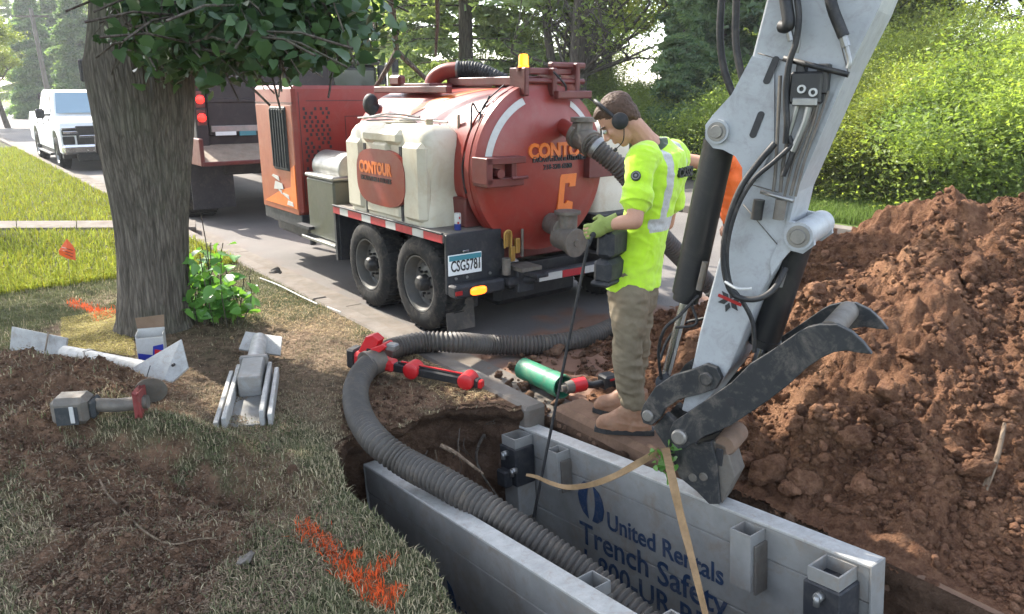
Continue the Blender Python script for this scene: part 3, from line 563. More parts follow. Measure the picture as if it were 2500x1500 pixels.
M['whitetape'] = paint('white reflective tape', (.48, .48, .46), .4, 0, .1, (.3, .25, .2), .3, 10); M['redtape'] = paint('red reflective tape', (.42, .03, .04), .4, 0, .15, (.2, .1, .08), .3, 10)
M['white'] = paint('white paint', (.75, .76, .77), .28, 0, .05, (.3, .27, .22), .12, 4, .01, .6); M['chrome'] = paint('chrome', (.75, .75, .76), .12, 1., .1, (.3, .28, .25), .1, 5, 0)
M['plate'] = paint('number plate', (.74, .76, .76), .4, 0, .05, (.4, .38, .34), .15, 8, 0); M['teal'] = paint('plate header', (.05, .22, .27), .4, 0, .1, (.2, .2, .2), .1, 8, 0); M['ink'] = paint('black print', (.02, .02, .022), .5, 0, .1, (.1, .08, .07), .1, 9, 0)
M['brass'] = paint('yellow zinc', (.45, .27, .07), .4, .6, .2, (.2, .12, .06), .3, 12); M['rubber'] = paint('black rubber hose', (.012, .012, .013), .55, 0, .2, (.12, .10, .08), .25, 9, .03)
M['vachose'] = paint('ribbed grey hose', (.075, .066, .057), .55, 0, .2, (.15, .115, .08), .45, 7, .05); M['maroon'] = paint('maroon truck enamel', (.016, .008, .010), .5, 0, .25, (.12, .09, .08), .2, 3, .02)
M['glass'] = paint('dark glass', (.02, .026, .032), .06, 0, .1, (.05, .05, .05), .05, 3, 0, .8); M['wind'] = paint('windscreen', (.17, .27, .34), .08, 0, .1, (.2, .2, .2), .05, 1, 0, .9)
M['tan'] = paint('worn tan boards', (.30, .24, .18), .7, 0, .3, (.2, .1, .06), .4, 8); M['grille'] = paint('grille plastic', (.03, .035, .038), .6, 0, .2, (.14, .12, .10), .3, 9); M['redplastic'] = paint('red tool plastic', (.52, .012, .016), .35, 0, .15, (.25, .12, .1), .12, 9)
def glow(name, c, e):
    t = NT(name); t.set(t.b.inputs['Emission Color'], (*c, 1)); t.set(t.b.inputs['Emission Strength'], e); return t.out(tuple(x*.7 for x in c), .25, 0, .6)
M['tail'] = glow('lit red lamp', (1, .015, .01), 1.1); M['amber'] = glow('lit amber lamp', (1, .16, .01), .9); M['beacon'] = glow('lit amber beacon', (1, .33, .01), .75); M['redlens'] = paint('unlit red lens', (.35, .02, .02), .2, 0, .1, (.1, .05, .05), .1)
def wheel(root, v, u, z, R, w, side=-1, dual=0, rimr=.6, name='wheel', rimmat=None):
    e = empty(name, (0, 0, 0)); e.parent = root; ax = Vector((side, 0, 0)); c = Vector((v, u, z))
    b = MB(STREET); k = R/.39
    b.lathe(c-ax*w, ax, [(0, R*.6), (.0, R*.86), (w*.07, R*.95), (w*.16, R*.99), (w*.3, R), (w*.7, R), (w*.84, R*.99), (w*.93, R*.95), (w*1., R*.86), (w*1.03, R*.74), (w*.99, R*.63), (w*.92, R*.60), (w*.6, R*.58)], 48, False)
    for q in range(72):                                                 # tread lugs
        a = q*2*math.pi/72; c0 = c-ax*(w*(.30 if q % 2 else .7)); d = Vector((0, math.cos(a), math.sin(a))); tn = Vector((0, -math.sin(a), math.cos(a))); p = c0+d*(R-.002)
        vs = [p+tn*(sx*.011*k)+ax*(sy*w*.2)+d*(sz*.008*k) for sz in (0, 1) for sy in (-1, 1) for sx in (-1, 1)]; b.add(vs, [(0, 2, 3, 1), (4, 5, 7, 6), (0, 1, 5, 4), (2, 6, 7, 3), (0, 4, 6, 2), (1, 3, 7, 5)])
    b.build('tyre', M['tyre'], e); b = MB(STREET); r = R*rimr
    b.lathe(c-ax*w, ax, [(w*.3, r*.93), (w*.88, r*.95), (w*.97, r*1.0), (w*.96, r*.95), (w*.78, r*.88), (w*.58, r*.84), (w*.52, r*.76), (w*.60, r*.60), (w*.66, r*.50), (w*.66, r*.34), (w*.64, .0)], 40, False)
    b.build('rim', rimmat or M['rim'], e); b = MB(STREET)
    b.lathe(c-ax*w, ax, [(w*.6, r*.30), (w*.92, r*.27), (w*1.0, r*.2), (w*1.03, .001)], 20); 
    for q in range(8):
        a = q*math.pi/4+.2; p = c-ax*w+Vector((0, math.cos(a), math.sin(a)))*r*.41; b.cyl(p+ax*(w*.6), p+ax*(w*.78), .011*k, .010*k, 6)
        a += .39; p = c-ax*w+Vector((0, math.cos(a), math.sin(a)))*r*.66; b.cyl(p+ax*(w*.50), p+ax*(w*.606+.004), r*.075, n=12)
    b.build('hub', M['black'], e); return e
def vac_trailer():
    root = thing('vacuum_trailer', S(3.0, 4.75, -.12), 'rusty red vacuum excavation trailer with round tank door, parked along the kerb', 'trailer', rz=TH)
    P = lambda n, m, b, par=None, **k: b.build(n, M[m], par or root, **k)
    # frame and deck
    b = MB(STREET)
    for v in (3.5, 4.5): b.box(v, v+.1, 4.6, 8.7, .26, .40)
    for u in (4.8, 5.6, 6.5, 7.4): b.box(3.5, 4.6, u, u+.08, .27, .39)
    b.box(3.3, 3.34, 4.8, 6.6, .1, .62); b.box(4.76, 4.8, 4.8, 6.6, .1, .62); b.box(3.6, 4.5, 4.9, 5.4, .02, .24, .05); b.box(3.2, 4.9, 5.10, 5.18, .22, .30); b.box(3.2, 4.9, 5.98, 6.06, .22, .30)
    P('frame', 'black', b, bev=.004)
    b = MB(STREET); b.box(3.0, 3.52, 4.76, 6.68, .655, .722, .004); P('deck', 'tan', b).data.materials[0] = paint('worn dusty deck', (.16, .145, .125), .7, 0, .3, (.22, .18, .14), .5, 6)
    b = MB(STREET)
    for i in range(9): u0 = 4.775+i*.212
    L = 6.67-4.765; x = 4.765; k = 0
    while x < 6.66:
        w = .27 if k % 2 == 0 else .17; e = min(x+w, 6.67); bb = MB(STREET); bb.box(2.994, 3.0, x+.002, e-.002, .655, .715); P('reflective_strip', 'redtape' if k % 2 == 0 else 'whitetape', bb); x = e; k += 1
    b = MB(STREET); b.box(2.985, 3.01, 4.76, 6.68, .722, .734, .003); b.box(3.0, 3.03, 6.64, 6.68, .2, .655); b.box(3.03, 3.5, 6.62, 6.66, .2, .655); P('fender_edge', 'navy', b)
    b = MB(STREET); b.box(3.005, 3.52, 4.72, 4.76, .26, .722, .008); b.box(3.50, 3.56, 4.74, 5.2, .3, .70); P('rear_panel', 'navy', b)
    # rear step bumper, lamp, flap, plate
    v0, z0 = onu(1088, 702, 4.64); v1, z1 = onu(1088, 738, 4.64)
    b = MB(STREET); b.box(3.0, 3.47, 4.60, 4.72, z1+.01, z0, .018); b.box(3.47, 3.66, 4.56, 4.72, .29, .35, .006); P('bumper', 'navy', b)
    v, z = onu(1167, 709, 4.6); b = MB(STREET); b.loft([[Vector((v+.075*kx*math.copysign(abs(math.cos(a))**.6, math.cos(a)), 4.6-d, z+.033*kx*math.copysign(abs(math.sin(a))**.7, math.sin(a)))) for a in [q*math.pi/12 for q in range(24)]] for d, kx in ((0, 1), (.012, 1), (.02, .8), (.023, .3))]); P('tail_lamp', 'amber', b)
    b = MB(STREET); b.loft([[Vector((v+.09*math.cos(a), 4.6-d, z+.045*math.sin(a))) for a in [q*math.pi/12 for q in range(24)]] for d in (0, .006)]); P('lamp_grommet', 'black', b)
    v, z = onu(1120, 717, 4.6); b = MB(STREET); b.box(v-.03, v+.03, 4.592, 4.6, z-.016, z+.016); P('reflector', 'redlens', b)
    b = MB(STREET); b.loft([[Vector((q, 4.79+.015*math.sin(z*9), z)) for q in (3.04, 3.3)]+[Vector((q, 4.802+.015*math.sin(z*9), z)) for q in (3.3, 3.04)] for z in (.28, .2, .1, .0, -.06)]); o = P('mud_flap', 'tan', b); o.data.materials[0] = paint('dusty rubber flap', (.09, .08, .07), .8, 0, .3, (.2, .16, .12), .5, 5)
    c = [onu(*q, 4.712) for q in ((1094, 627), (1175, 612), (1175, 664), (1094, 674))]; pv0, pv1 = c[0][0], c[1][0]; pz0, pz1 = (c[3][1]+c[2][1])/2, (c[0][1]+c[1][1])/2
    print('plate', pv0, pv1, pz0, pz1)
    b = MB(STREET); b.box(pv0, pv1, 4.708, 4.718, pz0, pz1, .002); pl = P('number_plate', 'plate', b); b = MB(STREET); b.box(pv0+.006, pv1-.006, 4.7055, 4.708, pz1-.045, pz1-.006); P('plate_band', 'teal', b, pl)
    w = pv1-pv0; text('CSG5781', 'plate_letters', M['ink'], SF((pv0+w*.06, 4.706, pz0+(pz1-pz0)*.42), (1, 0, 0), (0, 0, 1)), .118*w/.30, pl, .001, .002, sx=.60); b = MB(STREET); b.box(pv1-.05, pv1-.012, 4.7055, 4.708, pz0+.03, pz0+.075); P('plate_sticker', 'whitetape', b, pl)
    b = MB(STREET); vc = (pv0+pv1)/2; b.box(vc-.03, vc+.03, 4.69, 4.72, pz1+.012, pz1+.03, .006); P('plate_lamp', 'chrome', b)
    for s_ in (3.08, 3.18, 3.4):
        b = MB(STREET); b.cyl((s_, 4.72, .38), (s_, 4.708, .38), .012, n=6); P('bolt', 'steel', b)
    wheel(root, 2.99, 5.14, .27, .385, .235); wheel(root, 2.99, 6.02, .27, .385, .235); wheel(root, 5.12, 5.14, .27, .385, .235, 1); wheel(root, 5.12, 6.02, .27, .385, .235, 1)
    b = MB(STREET); b.box(4.58, 5.12, 4.76, 6.68, .655, .722, .004); b.box(4.6, 5.12, 4.72, 4.76, .3, .72, .006); P('deck', 'navy', b)
    # spoil tank
    tv, tz, R = 3.93, 1.165, .62; T0, T1 = 4.80, 6.75; ax = (0, 1, 0); c = (tv, 0, tz)
    b = MB(STREET); b.lathe(c, ax, [(T0, R), (T0+.3, R+.001), (T0+1.2, R), (T1, R), (T1+.12, R*.96), (T1+.22, R*.84), (T1+.29, R*.6), (T1+.32, R*.3), (T1+.33, 0)], 72); tank = P('tank', 'red', b)
    b = MB(STREET); b.lathe(c, ax, [(T0-.01, R+.002), (T0-.01, R+.05), (T0+.05, R+.05), (T0+.05, R+.002)], 72, False); b.lathe(c, ax, [(T0+.12, R+.002), (T0+.12, R+.025), (T0+.15, R+.025), (T0+.15, R+.002)], 72, False); P('flange', 'red', b, tank)
    b = MB(STREET); b.lathe(c, ax, [(T0-.015, .001), (T0-.015, R+.045), (T0-.07, R+.04), (T0-.075, R-.01), (T0-.085, R-.03), (T0-.12, R*.8), (T0-.145, R*.5), (T0-.155, R*.25), (T0-.157, .001)], 72); door = P('tank_door', 'red', b)
    dz = lambda r: T0-.157+.072*(r/(R-.03))**2
    b = MB(STREET)
    for a0, a1 in ((math.radians(112), math.radians(172)), (math.radians(20), math.radians(62))):
        n = 16; ring = []
        for q in range(n+1):
            a = a0+(a1-a0)*q/n; ring.append([Vector((tv+r*math.cos(a), T0-.125+(r-.496)/.094*.035, tz+r*math.sin(a))) for r in (.535, .585)])
        vs = [p for r in ring for p in r]; b.add(vs, [(2*q, 2*q+1, 2*q+3, 2*q+2) for q in range(n)])
        P('reflective_arc', 'whitetape', b, door); b = MB(STREET)
    # lettering on the door
    def onDoor(px, py): return onu(px, py, T0-.14)
    v, z = onDoor(1287, 372); v2, z2 = onDoor(1440, 372); text('CONTOUR', 'lettering', M['orange'], SF((v, T0-.151, z), (1, 0, 0), (0, 0, 1)), .15, door, .012, .007, sx=(v2-v)/.70)
    v, z = onDoor(1297, 391); text('EXCAVATION & UTILITIES', 'lettering', M['ink'], SF((v, T0-.151, z), (1, 0, 0), (0, 0, 1)), .060, door, .012, .002, sx=.80)
    v, z = onDoor(1323, 409); text('218-328-6500', 'lettering', M['ink'], SF((v, T0-.151, z), (1, 0, 0), (0, 0, 1)), .056, door, .012, .001, sx=.95)
    v, z = onDoor(1372, 480); b = MB(SF((v-.085, T0-.158, z-.125), (1, 0, 0), (0, 0, 1)))
    b.M = b.M @ Matrix.Diagonal((1.22, 1.22, 1, 1)); b.prism([(.02, 0), (.15, 0), (.155, .06), (.11, .075), (.09, .055), (.07, .06), (.085, .19), (.125, .19), (.12, .165), (.175, .165), (.185, .25), (.05, .25), (.04, .23)][::1], -.03, .0); P('emblem', 'orange', b, door)
    # side latch brackets
    b = MB(STREET)
    def bx(px0, py0, px1, py1, ua, ub, m=b, bev=.004): a = onu(px0, py0, ua); c_ = onu(px1, py1, ua); m.box(min(a[0], c_[0]), max(a[0], c_[0]), ua, ub, min(a[1], c_[1]), max(a[1], c_[1]), bev)
    bx(1190, 388, 1285, 398, 4.55, 4.74); bx(1190, 440, 1280, 452, 4.55, 4.74); bx(1188, 388, 1204, 452, 4.55, 4.74); bx(1250, 385, 1262, 455, 4.58, 4.7); a = onu(1220, 425, 4.56); b.cyl((a[0], 4.54, a[1]), (a[0], 4.75, a[1]), .035, n=16); a = onu(1250, 436, 4.5); b.cyl((a[0], 4.5, a[1]), (a[0]+.15, 4.5, a[1]), .012)
    P('door_latch', 'reddark', b, door); b = MB(STREET); bx(1440, 380, 1500, 430, 4.6, 4.72, b); P('door_latch', 'reddark', b, door)
    b = MB(STREET); a = onu(1165, 400, 4.9); c_ = onu(1222, 425, 4.7); b.cyl((a[0], 4.95, a[1]), (c_[0], 4.68, c_[1]), .016); b.cyl((a[0]-.02, 5.0, a[1]), (a[0]+.06, 4.88, a[1]-.02), .026); P('latch_rod', 'brass', b, door)
    # gantry on top
    b = MB(STREET)
    b.box(3.86, 4.0, 4.82, 6.0, 1.80, 1.87, .006); b.box(3.6, 3.66, 5.6, 6.9, 1.74, 1.80, .005); b.box(3.62, 4.3, 5.9, 6.6, 1.79, 1.825, .005)
    for v in (3.70, 3.98, 4.22): b.box(v, v+.045, 4.66, 4.86, 1.72, 1.93 if v < 4.2 else 1.97, .008)
    b.box(3.70, 4.30, 4.72, 4.77, 1.88, 1.93, .006); b.box(3.98, 4.34, 4.60, 4.66, 1.70, 1.76, .006); b.box(4.0, 4.36, 4.7, 4.76, 1.93, 1.975, .01); b.cyl((3.72, 4.7, 1.83), (4.33, 4.7, 1.83), .022); b.box(3.6, 3.68, 6.4, 6.6, 1.8, 1.9, .02)
    P('top_gantry', 'reddark', b, bev=.003)
    b = MB(STREET); pts = [(3.78, 6.1, 1.7), (3.78, 6.1, 1.84), (3.84, 6.02, 1.92), (3.93, 5.9, 1.94)]; b.tube(pts, .07, 20, 6); P('suction_elbow', 'red', b)
    b = MB(STREET); pts = spline([Vector(q) for q in ((3.92, 5.92, 1.94), (4.03, 5.8, 1.94), (4.15, 5.65, 1.87), (4.3, 5.5, 1.76))], 22); b.tube(pts, .07, 20, rf=lambda t: .07+.005*math.sin(t*150)); P('corrugated_hose', 'rubber', b)
    b = MB(STREET); b.lathe((3.92, 5.92, 1.94), (.6, -.6, -.02), [(0, .072), (0, .08), (.02, .08), (.02, .072)], 24, False); P('hose_clamp', 'steel', b)
    a = onu(1282, 172, 4.72); b = MB(STREET); b.lathe((a[0], 4.74, 1.93), (0, 0, 1), [(0, .042), (.012, .042), (.015, .038), (.08, .036), (.095, .03), (.1, .0)], 24); P('beacon', 'beacon', b); b = MB(STREET); b.lathe((a[0], 4.74, 1.90), (0, 0, 1), [(0, .056), (.028, .056), (.032, .03)], 20); P('beacon_base', 'reddark', b)
    for pp, r_ in (([(3.5, 4.84, 1.72), (3.42, 4.86, 1.6), (3.38, 4.9, 1.66), (3.33, 4.86, 1.42), (3.28, 4.9, 1.2), (3.27, 4.84, 1.0)], .008), ([(3.62, 4.82, 1.8), (3.45, 4.84, 1.66), (3.36, 4.8, 1.5), (3.29, 4.82, 1.25)], .006), ([(3.98, 4.66, 1.9), (4.05, 4.6, 1.8), (4.12, 4.66, 1.72), (4.3, 4.7, 1.74)], .009), ([(4.3, 4.7, 1.74), (4.6, 4.8, 1.62), (4.75, 4.9, 1.3)], .007)): b = MB(STREET); b.tube(pp, r_, 6, 7); P('control_cable', 'rubber', b)
    # orange stripe wrapped on the drum side
    vs = []; n = 30
    for q in range(n+1):
        t_ = q/n; a = math.radians(168-t_*66); u = 6.55-t_*1.25
        for w_ in (-.085, .085): vs.append((tv+(R+.004)*math.cos(a), u+w_*1.25, tz+(R+.004)*math.sin(a)+0*w_))
    b = MB(STREET); b.add(vs, [(2*q, 2*q+1, 2*q+3, 2*q+2) for q in range(n)], True); P('orange_stripe', 'orange', b, tank)
    b = MB(STREET); b.box(3.3, 3.5, 4.9, 5.15, .72, .95, .01); b.box(3.5, 4.4, 4.86, 4.9, .42, .62, .01); b.box(3.38, 3.5, 5.9, 6.6, .72, .95); b.prism([(3.45, .45), (4.4, .45), (4.35, .62), (3.5, .62)], 4.9, 6.7, 'y'); P('tank_cradle', 'reddark', b)
    # valves on the door
    def ov(px, py, u): a = onu(px, py, u); return Vector((a[0], u, a[1]))
    b = MB(STREET); b.cyl(ov(1372, 308, 4.68), ov(1415, 335, 4.40), .06, n=20); P('suction_stub', 'red', b, door)
    b = MB(STREET); p0, p1 = ov(1405, 325, 4.44), ov(1448, 355, 4.22); b.cyl(p0, p1, .085, n=20); b.cyl(p0.lerp(p1, .1), p0.lerp(p1, .3), .105, n=20); b.cyl(p0.lerp(p1, .75), p0.lerp(p1, .95), .10, n=20)
    q = ov(1425, 298, 4.36); b.cyl(p0.lerp(p1, .45), q+Vector((0, 0, .02)), .07, n=14); b.cyl(q+Vector((0, 0, 0)), q+Vector((0, 0, .035)), .10, .10, n=20); b.box(q.x-.09, q.x-.02, q.y-.04, q.y+.04, q.z-.12, q.z, .01); P('upper_valve', 'dullsteel', b, door, bev=.002)
    b = MB(STREET); p0, p1 = ov(1345, 545, 4.66), ov(1375, 560, 4.42); b.cyl(p0, p1, .085, n=20); q = ov(1385, 535, 4.42); b.cyl(q+Vector((0, 0, -.1)), q+Vector((0, 0, .05)), .08, n=20); b.cyl(q+Vector((0, 0, .04)), q+Vector((0, 0, .065)), .105, n=20)
    q = ov(1397, 592, 4.32); b.cyl(q+Vector((-.0, .16, .03)), q+Vector((0, -.02, 0)), .095, n=20); b.cyl(q+Vector((0, -.02, 0)), q+Vector((0, -.05, 0)), .112, n=24); b.cyl(q+Vector((0, -.05, 0)), q+Vector((0, -.06, 0)), .03, n=12); b.cyl(q+Vector((.12, -.03, -.06)), q+Vector((.12, -.03, .1)), .012); P('lower_valve', 'dullsteel', b, door, bev=.003)
    # cream water tanks
    def wtank(v0, v1, u0, u1, z0, z1, name='water_tank', k=1):
        b = MB(STREET); rings = []; nn = 40
        for (zz, g) in ((0, .0), (.03, .0), (.14, .0), (.26, -.01), (.35, -.03), (.45, -.015), (.58, .0), (.68, .0), (.8, -.005), (.9, -.03), (.96, -.07), (1., -.13)):
            z = z0+(z1-z0)*zz; a0, a1, b0, b1 = v0-g*.6, v1+g*.6, u0-g, u1+g; r_ = .09; ring = []
            for (cx, cy, s0) in ((a1-r_, b1-r_, 0), (a0+r_, b1-r_, 1), (a0+r_, b0+r_, 2), (a1-r_, b0+r_, 3)):
                for q in range(10): t_ = (s0+q/9)*math.pi/2; ring.append(Vector((cx+r_*math.cos(t_), cy+r_*math.sin(t_), z)))
            rings.append(ring)
        b.loft(rings); return P(name, 'cream', b, bev=0)
    wt = wtank(3.045, 3.44, 5.06, 6.42, .722, 1.50); wtank(4.62, 5.10, 4.85, 6.42, .722, 1.50)
    # moulded shoulders, strap grooves and the oval panel on its street side
    b = MB(STREET); vf = 3.045
    def mould(u0, u1, z0, z1, d, bev=.03): b.box(vf-d, vf+.1, u0, u1, z0, z1, bev)
    mould(6.08, 6.40, .735, 1.38, .03, .05); mould(5.08, 5.40, .735, 1.38, .03, .05); mould(5.42, 6.06, 1.33, 1.46, .03, .04); mould(5.60, 5.88, 1.20, 1.36, .034, .03); mould(5.44, 6.04, .735, .86, .02, .03); P('tank_moulding', 'cream', b, wt)
    b = MB(STREET); pts = []
    for q in range(32): a = q*math.pi/16; pts.append((5.74+.42*math.copysign(abs(math.cos(a))**.62, math.cos(a)), 1.06+.235*math.copysign(abs(math.sin(a))**.7, math.sin(a))))
    b.prism(pts, vf-.036, vf+.02, 'x'); P('oval_panel', 'red', b, wt)
    u_, z_ = 6.10, 1.13; text('CONTOUR', 'lettering', M['orange'], SF((vf-.038, u_, z_), (0, -1, 0), (0, 0, 1)), .13, wt, .002, .007, sx=.86); text('EXCAVATION & UTILITIES', 'lettering', M['ink'], SF((vf-.038, u_-.02, z_-.09), (0, -1, 0), (0, 0, 1)), .055, wt, .002, .001, sx=.85)
    for (ua, ub) in ((5.44, 5.42), (6.04, 6.06)): b = MB(STREET); b.box(vf-.006, vf+.01, min(ua, ub)-.008, max(ua, ub)+.008, .73, 1.33); P('strap_groove', 'navy', b, wt); b = MB(STREET); b.lathe((3.24, 5.75, 1.49), (0, 0, 1), [(0, .13), (.02, .13), (.025, .12), (.035, .05), (.036, 0)], 28); P('filler_cap', 'cream', b, wt); b = MB(STREET); b.lathe((3.24, 5.3, 1.49), (0, 0, 1), [(0, .03), (.05, .03), (.05, 0)], 16); P('breather', 'cream', b, wt); b = MB(STREET); b.cyl((3.4, 5.12, 1.46), (3.4, 5.12, 1.58), .012); P('breather', 'cream', b, wt)
    b = MB(STREET); b.tube([(3.3, 5.25, 1.5), (3.36, 5.1, 1.4), (3.42, 5.05, 1.2), (3.46, 5.0, .95), (3.46, 4.96, .72)], .011, 6, 6); P('water_line', 'reddark', b); 
    b = MB(STREET); b.tube([(3.12, 6.3, 1.53), (3.2, 5.9, 1.55), (3.3, 5.5, 1.53), (3.35, 5.2, 1.52)], .009, 6, 4); b.tube([(3.2, 6.35, 1.52), (3.25, 6.0, 1.57), (3.33, 5.6, 1.55)], .009, 6, 4); b.tube([(3.15, 6.2, 1.51), (3.34, 6.0, 1.52), (3.2, 5.7, 1.53), (3.38, 5.4, 1.53)], .007, 6, 4); P('wash_lance', 'steel', b)
    b = MB(STREET); p = ov(905, 255, 6.7); b.ball(p, (.075, .075, .10)); b.tube([p+Vector((0, 0, -.02)), p+Vector((.07, -.12, -.15)), p+Vector((.16, -.3, -.26))], .06, 14, 4, rf=lambda t: .07-.03*t); b.box(p.x-.10, p.x+.14, p.y-.2, p.y+.05, p.z-.19, p.z-.15, .012); P('air_intake', 'rubber', b)
    # power housing across the front, with its grille, vents, doors
    hz0, hz1 = .62, 1.815; hu0, hu1 = 7.62, 8.72; hv0, hv1 = 3.06, 5.25
    b = MB(STREET); b.box(hv0, hv1, hu0, hu1, hz0-.12, hz1, .035); hs = P('engine_housing', 'red', b)
    b = MB(STREET); b.box(hv0-.004, hv0+.2, hu0+.05, hu1-.03, .50, 1.62, .002); o = P('side_panel', 'orange', b, hs); o.data.materials[0] = paint('faded orange red panel', (.35, .085, .035), .4, 0, .25, (.25, .12, .07), .3, 2.5)
    def oh(px, py): return onv(px, py, hv0-.01)
    gu = [oh(*q) for q in ((660, 262), (700, 258), (702, 418), (668, 412))]; u0, u1 = sorted((sum(q[0] for q in gu[1:3])/2, (gu[0][0]+gu[3][0])/2)); z0, z1 = (gu[2][1]+gu[3][1])/2, (gu[0][1]+gu[1][1])/2
    b = MB(STREET); b.box(hv0-.02, hv0+.01, u0, u1, z0, z1, .04); g_ = P('grille', 'grille', b, hs); b = MB(STREET)
    for k in range(6): uu = u0+(u1-u0)*(k+.5)/6; b.box(hv0-.034, hv0-.016, uu-.012, uu+.012, z0+.03, z1-.03, .006)
    P('grille_slat', 'grille', b, g_)
    b = MB(STREET); b.prism([(hu0+.06, .56), (hu0+.06, 1.02), (hu0+.16, .98), (hu0+.2, .78), (hu0+.5, .72), (hu1-.1, .56)], hv0-.011, hv0-.004, 'x'); P('orange_graphic', 'orange', b, hs)
    b = MB(STREET)
    for (a, z, w_, h_, sh) in ((.50, .82, .22, .06, .1), (.40, .74, .28, .07, -.05), (.25, .64, .2, .06, .12), (.15, .58, .18, .05, .0), (.45, .68, .1, .05, .1)): b.prism([(hu0+a, z), (hu0+a+w_, z+sh*.4), (hu0+a+w_*.8, z+h_), (hu0+a+w_*.1, z+h_*.8)], hv0-.016, hv0-.011, 'x')
    P('silver_graphic', 'whitetape', b, hs)
    b = MB(STREET)
    for r_ in range(17):
        for c_ in range(5):
            if (r_+c_) % 7 == 3: continue
            v = 3.16+c_*.062+(.02 if r_ % 2 else 0); z = .88+r_*.043; b.box(v, v+.024, hu0-.004, hu0+.01, z, z+.032)
    P('vent', 'ink', b, hs); b = MB(STREET)
    for (a, c_, d, e) in ((3.62, 4.9, 1.50, 1.506), (3.62, 3.626, .9, 1.5), (3.2, 5.2, 1.66, 1.666), (3.12, 3.126, .6, 1.75)): b.box(a, c_, hu0-.003, hu0+.005, d, e)
    b.box(hv0-.006, hv0+.1, hu0+.02, hu1-.02, 1.64, 1.646); P('panel_gap', 'ink', b, hs); b = MB(STREET); b.box(hv0+.01, hv1, hu0+.01, hu1-.01, .36, .50, .01); b.box(3.0, 3.3, 7.3, 7.62, .4, .43); P('housing_skirt', 'navy', b, hs)
    b = MB(STREET); b.box(hv0+.15, hv1-.1, hu0+.2, hu1, .2, .36, .02); b.box(3.3, 3.4, 8.7, 9.1, .25, .4); b.box(4.1, 4.25, 8.6, 10.9, .25, .42); b.cyl((3.7, 8.9, .3), (3.7, 8.9, -.08), .04); P('tongue', 'black', b)
    # alloy tool chest and drum next to the housing
    b = MB(STREET); b.box(3.06, 3.5, 6.78, 7.42, .33, .93, .02); P('tool_chest', 'grille', b).data.materials[0] = paint('olive box', (.10, .105, .085), .35, .3, .2, (.14, .11, .08), .3, 4)
    b = MB(STREET); b.box(3.05, 3.51, 6.77, 7.43, .93, .97, .012); b.lathe((3.3, 6.8, 1.02), (0, 1, 0), [(0, 0), (0, .15), (.01, .165), (.62, .165), (.63, .15), (.63, 0)], 32); P('alloy_drum', 'steel', b); b = MB(STREET); b.box(3.0, 3.5, 6.7, 7.5, .30, .33, .004); P('step_plate', 'steel', b)
    # chains and breakaway cable
    for (x0, y0, x1, y1) in ((690, 525, 735, 540), (700, 540, 770, 560)):
        b = MB(STREET); a = onv(x0, y0, 3.3); c_ = onv(x1, y1, 3.3); b.tube([(3.3, a[0], a[1]), (3.3, (a[0]+c_[0])/2, min(a[1], c_[1])-.12), (3.3, c_[0], c_[1])], .008, 5, 8); P('safety_chain', 'black', b)
    # rear beam, tow fittings right of the box
    b = MB(STREET); a = onu(1320, 650, 4.55); c_ = onu(1470, 635, 4.55); b.box(3.72, 5.10, 4.52, 4.60, .285, .365, .008); pts = [(3.72, 4.56, .32), (3.62, 4.60, .32), (3.58, 4.7, .32)]; b.tube(pts, .04, 10, 5); b.box(3.62, 3.74, 4.4, 4.72, .36, .39, .004); b.box(3.56, 3.72, 4.56, 4.74, .22, .42, .006); P('rear_beam', 'navy', b)
    x = 3.74; k = 0
    while x < 5.0: bb = MB(STREET); bb.box(x, x+.24, 4.514, 4.52, .296, .354); P('reflective_strip', 'whitetape' if k % 2 == 0 else 'redtape', bb); x += .245; k += 1
    b = MB(STREET)
    for (px, py) in ((1238, 585), (1262, 600), (1250, 620)): q = ov(px, py, 4.66); b.box(q.x-.022, q.x+.022, 4.64, 4.68, q.z-.06, q.z+.06, .006)
    q = ov(1240, 590, 4.62); b.tube([q+Vector((-.03, 0, -.05)), q+Vector((-.03, 0, .07)), q+Vector((.03, 0, .07)), q+Vector((.03, 0, -.05))], .009, 6, 4); P('hydraulic_fitting', 'brass', b); b = MB(STREET); q = ov(1275, 590, 4.66); b.cyl(q+Vector((0, 0, -.12)), q+Vector((0, 0, .1)), .012); q = ov(1236, 640, 4.62); b.cyl(q+Vector((0, 0, -.1)), q+Vector((0, 0, .03)), .035); b.box(3.55, 3.75, 4.5, 4.7, .40, .43); P('valve_block', 'dullsteel', b)
    return root
vac_trailer()
b = MB(STREET); v, z = 3.25, .7225
b.lathe((3.20, 4.86, .7225), (0, 0, 1), [(0, .024), (.003, .027), (.05, .0275)], 20); can = thing('drinks_can', S(3.20, 4.86, .7225), 'slim white and blue drinks can standing on the trailer deck corner', 'can')
b.build('lower_half', paint('blue can print', (.03, .05, .25), .3, .6, .1), can); b = MB(STREET); b.lathe((3.20, 4.86, .7225), (0, 0, 1), [(.05, .0275), (.122, .0275), (.132, .024), (.132, .02), (.129, 0)], 20); b.build('upper_half', M['whitetape'], can)
b = MB(STREET); b.box(3.195, 3.205, 4.828, 4.833, .81, .83); b.box(3.18, 3.195, 4.829, 4.834, .775, .79); b.build('can_print', M['redlens'], can)
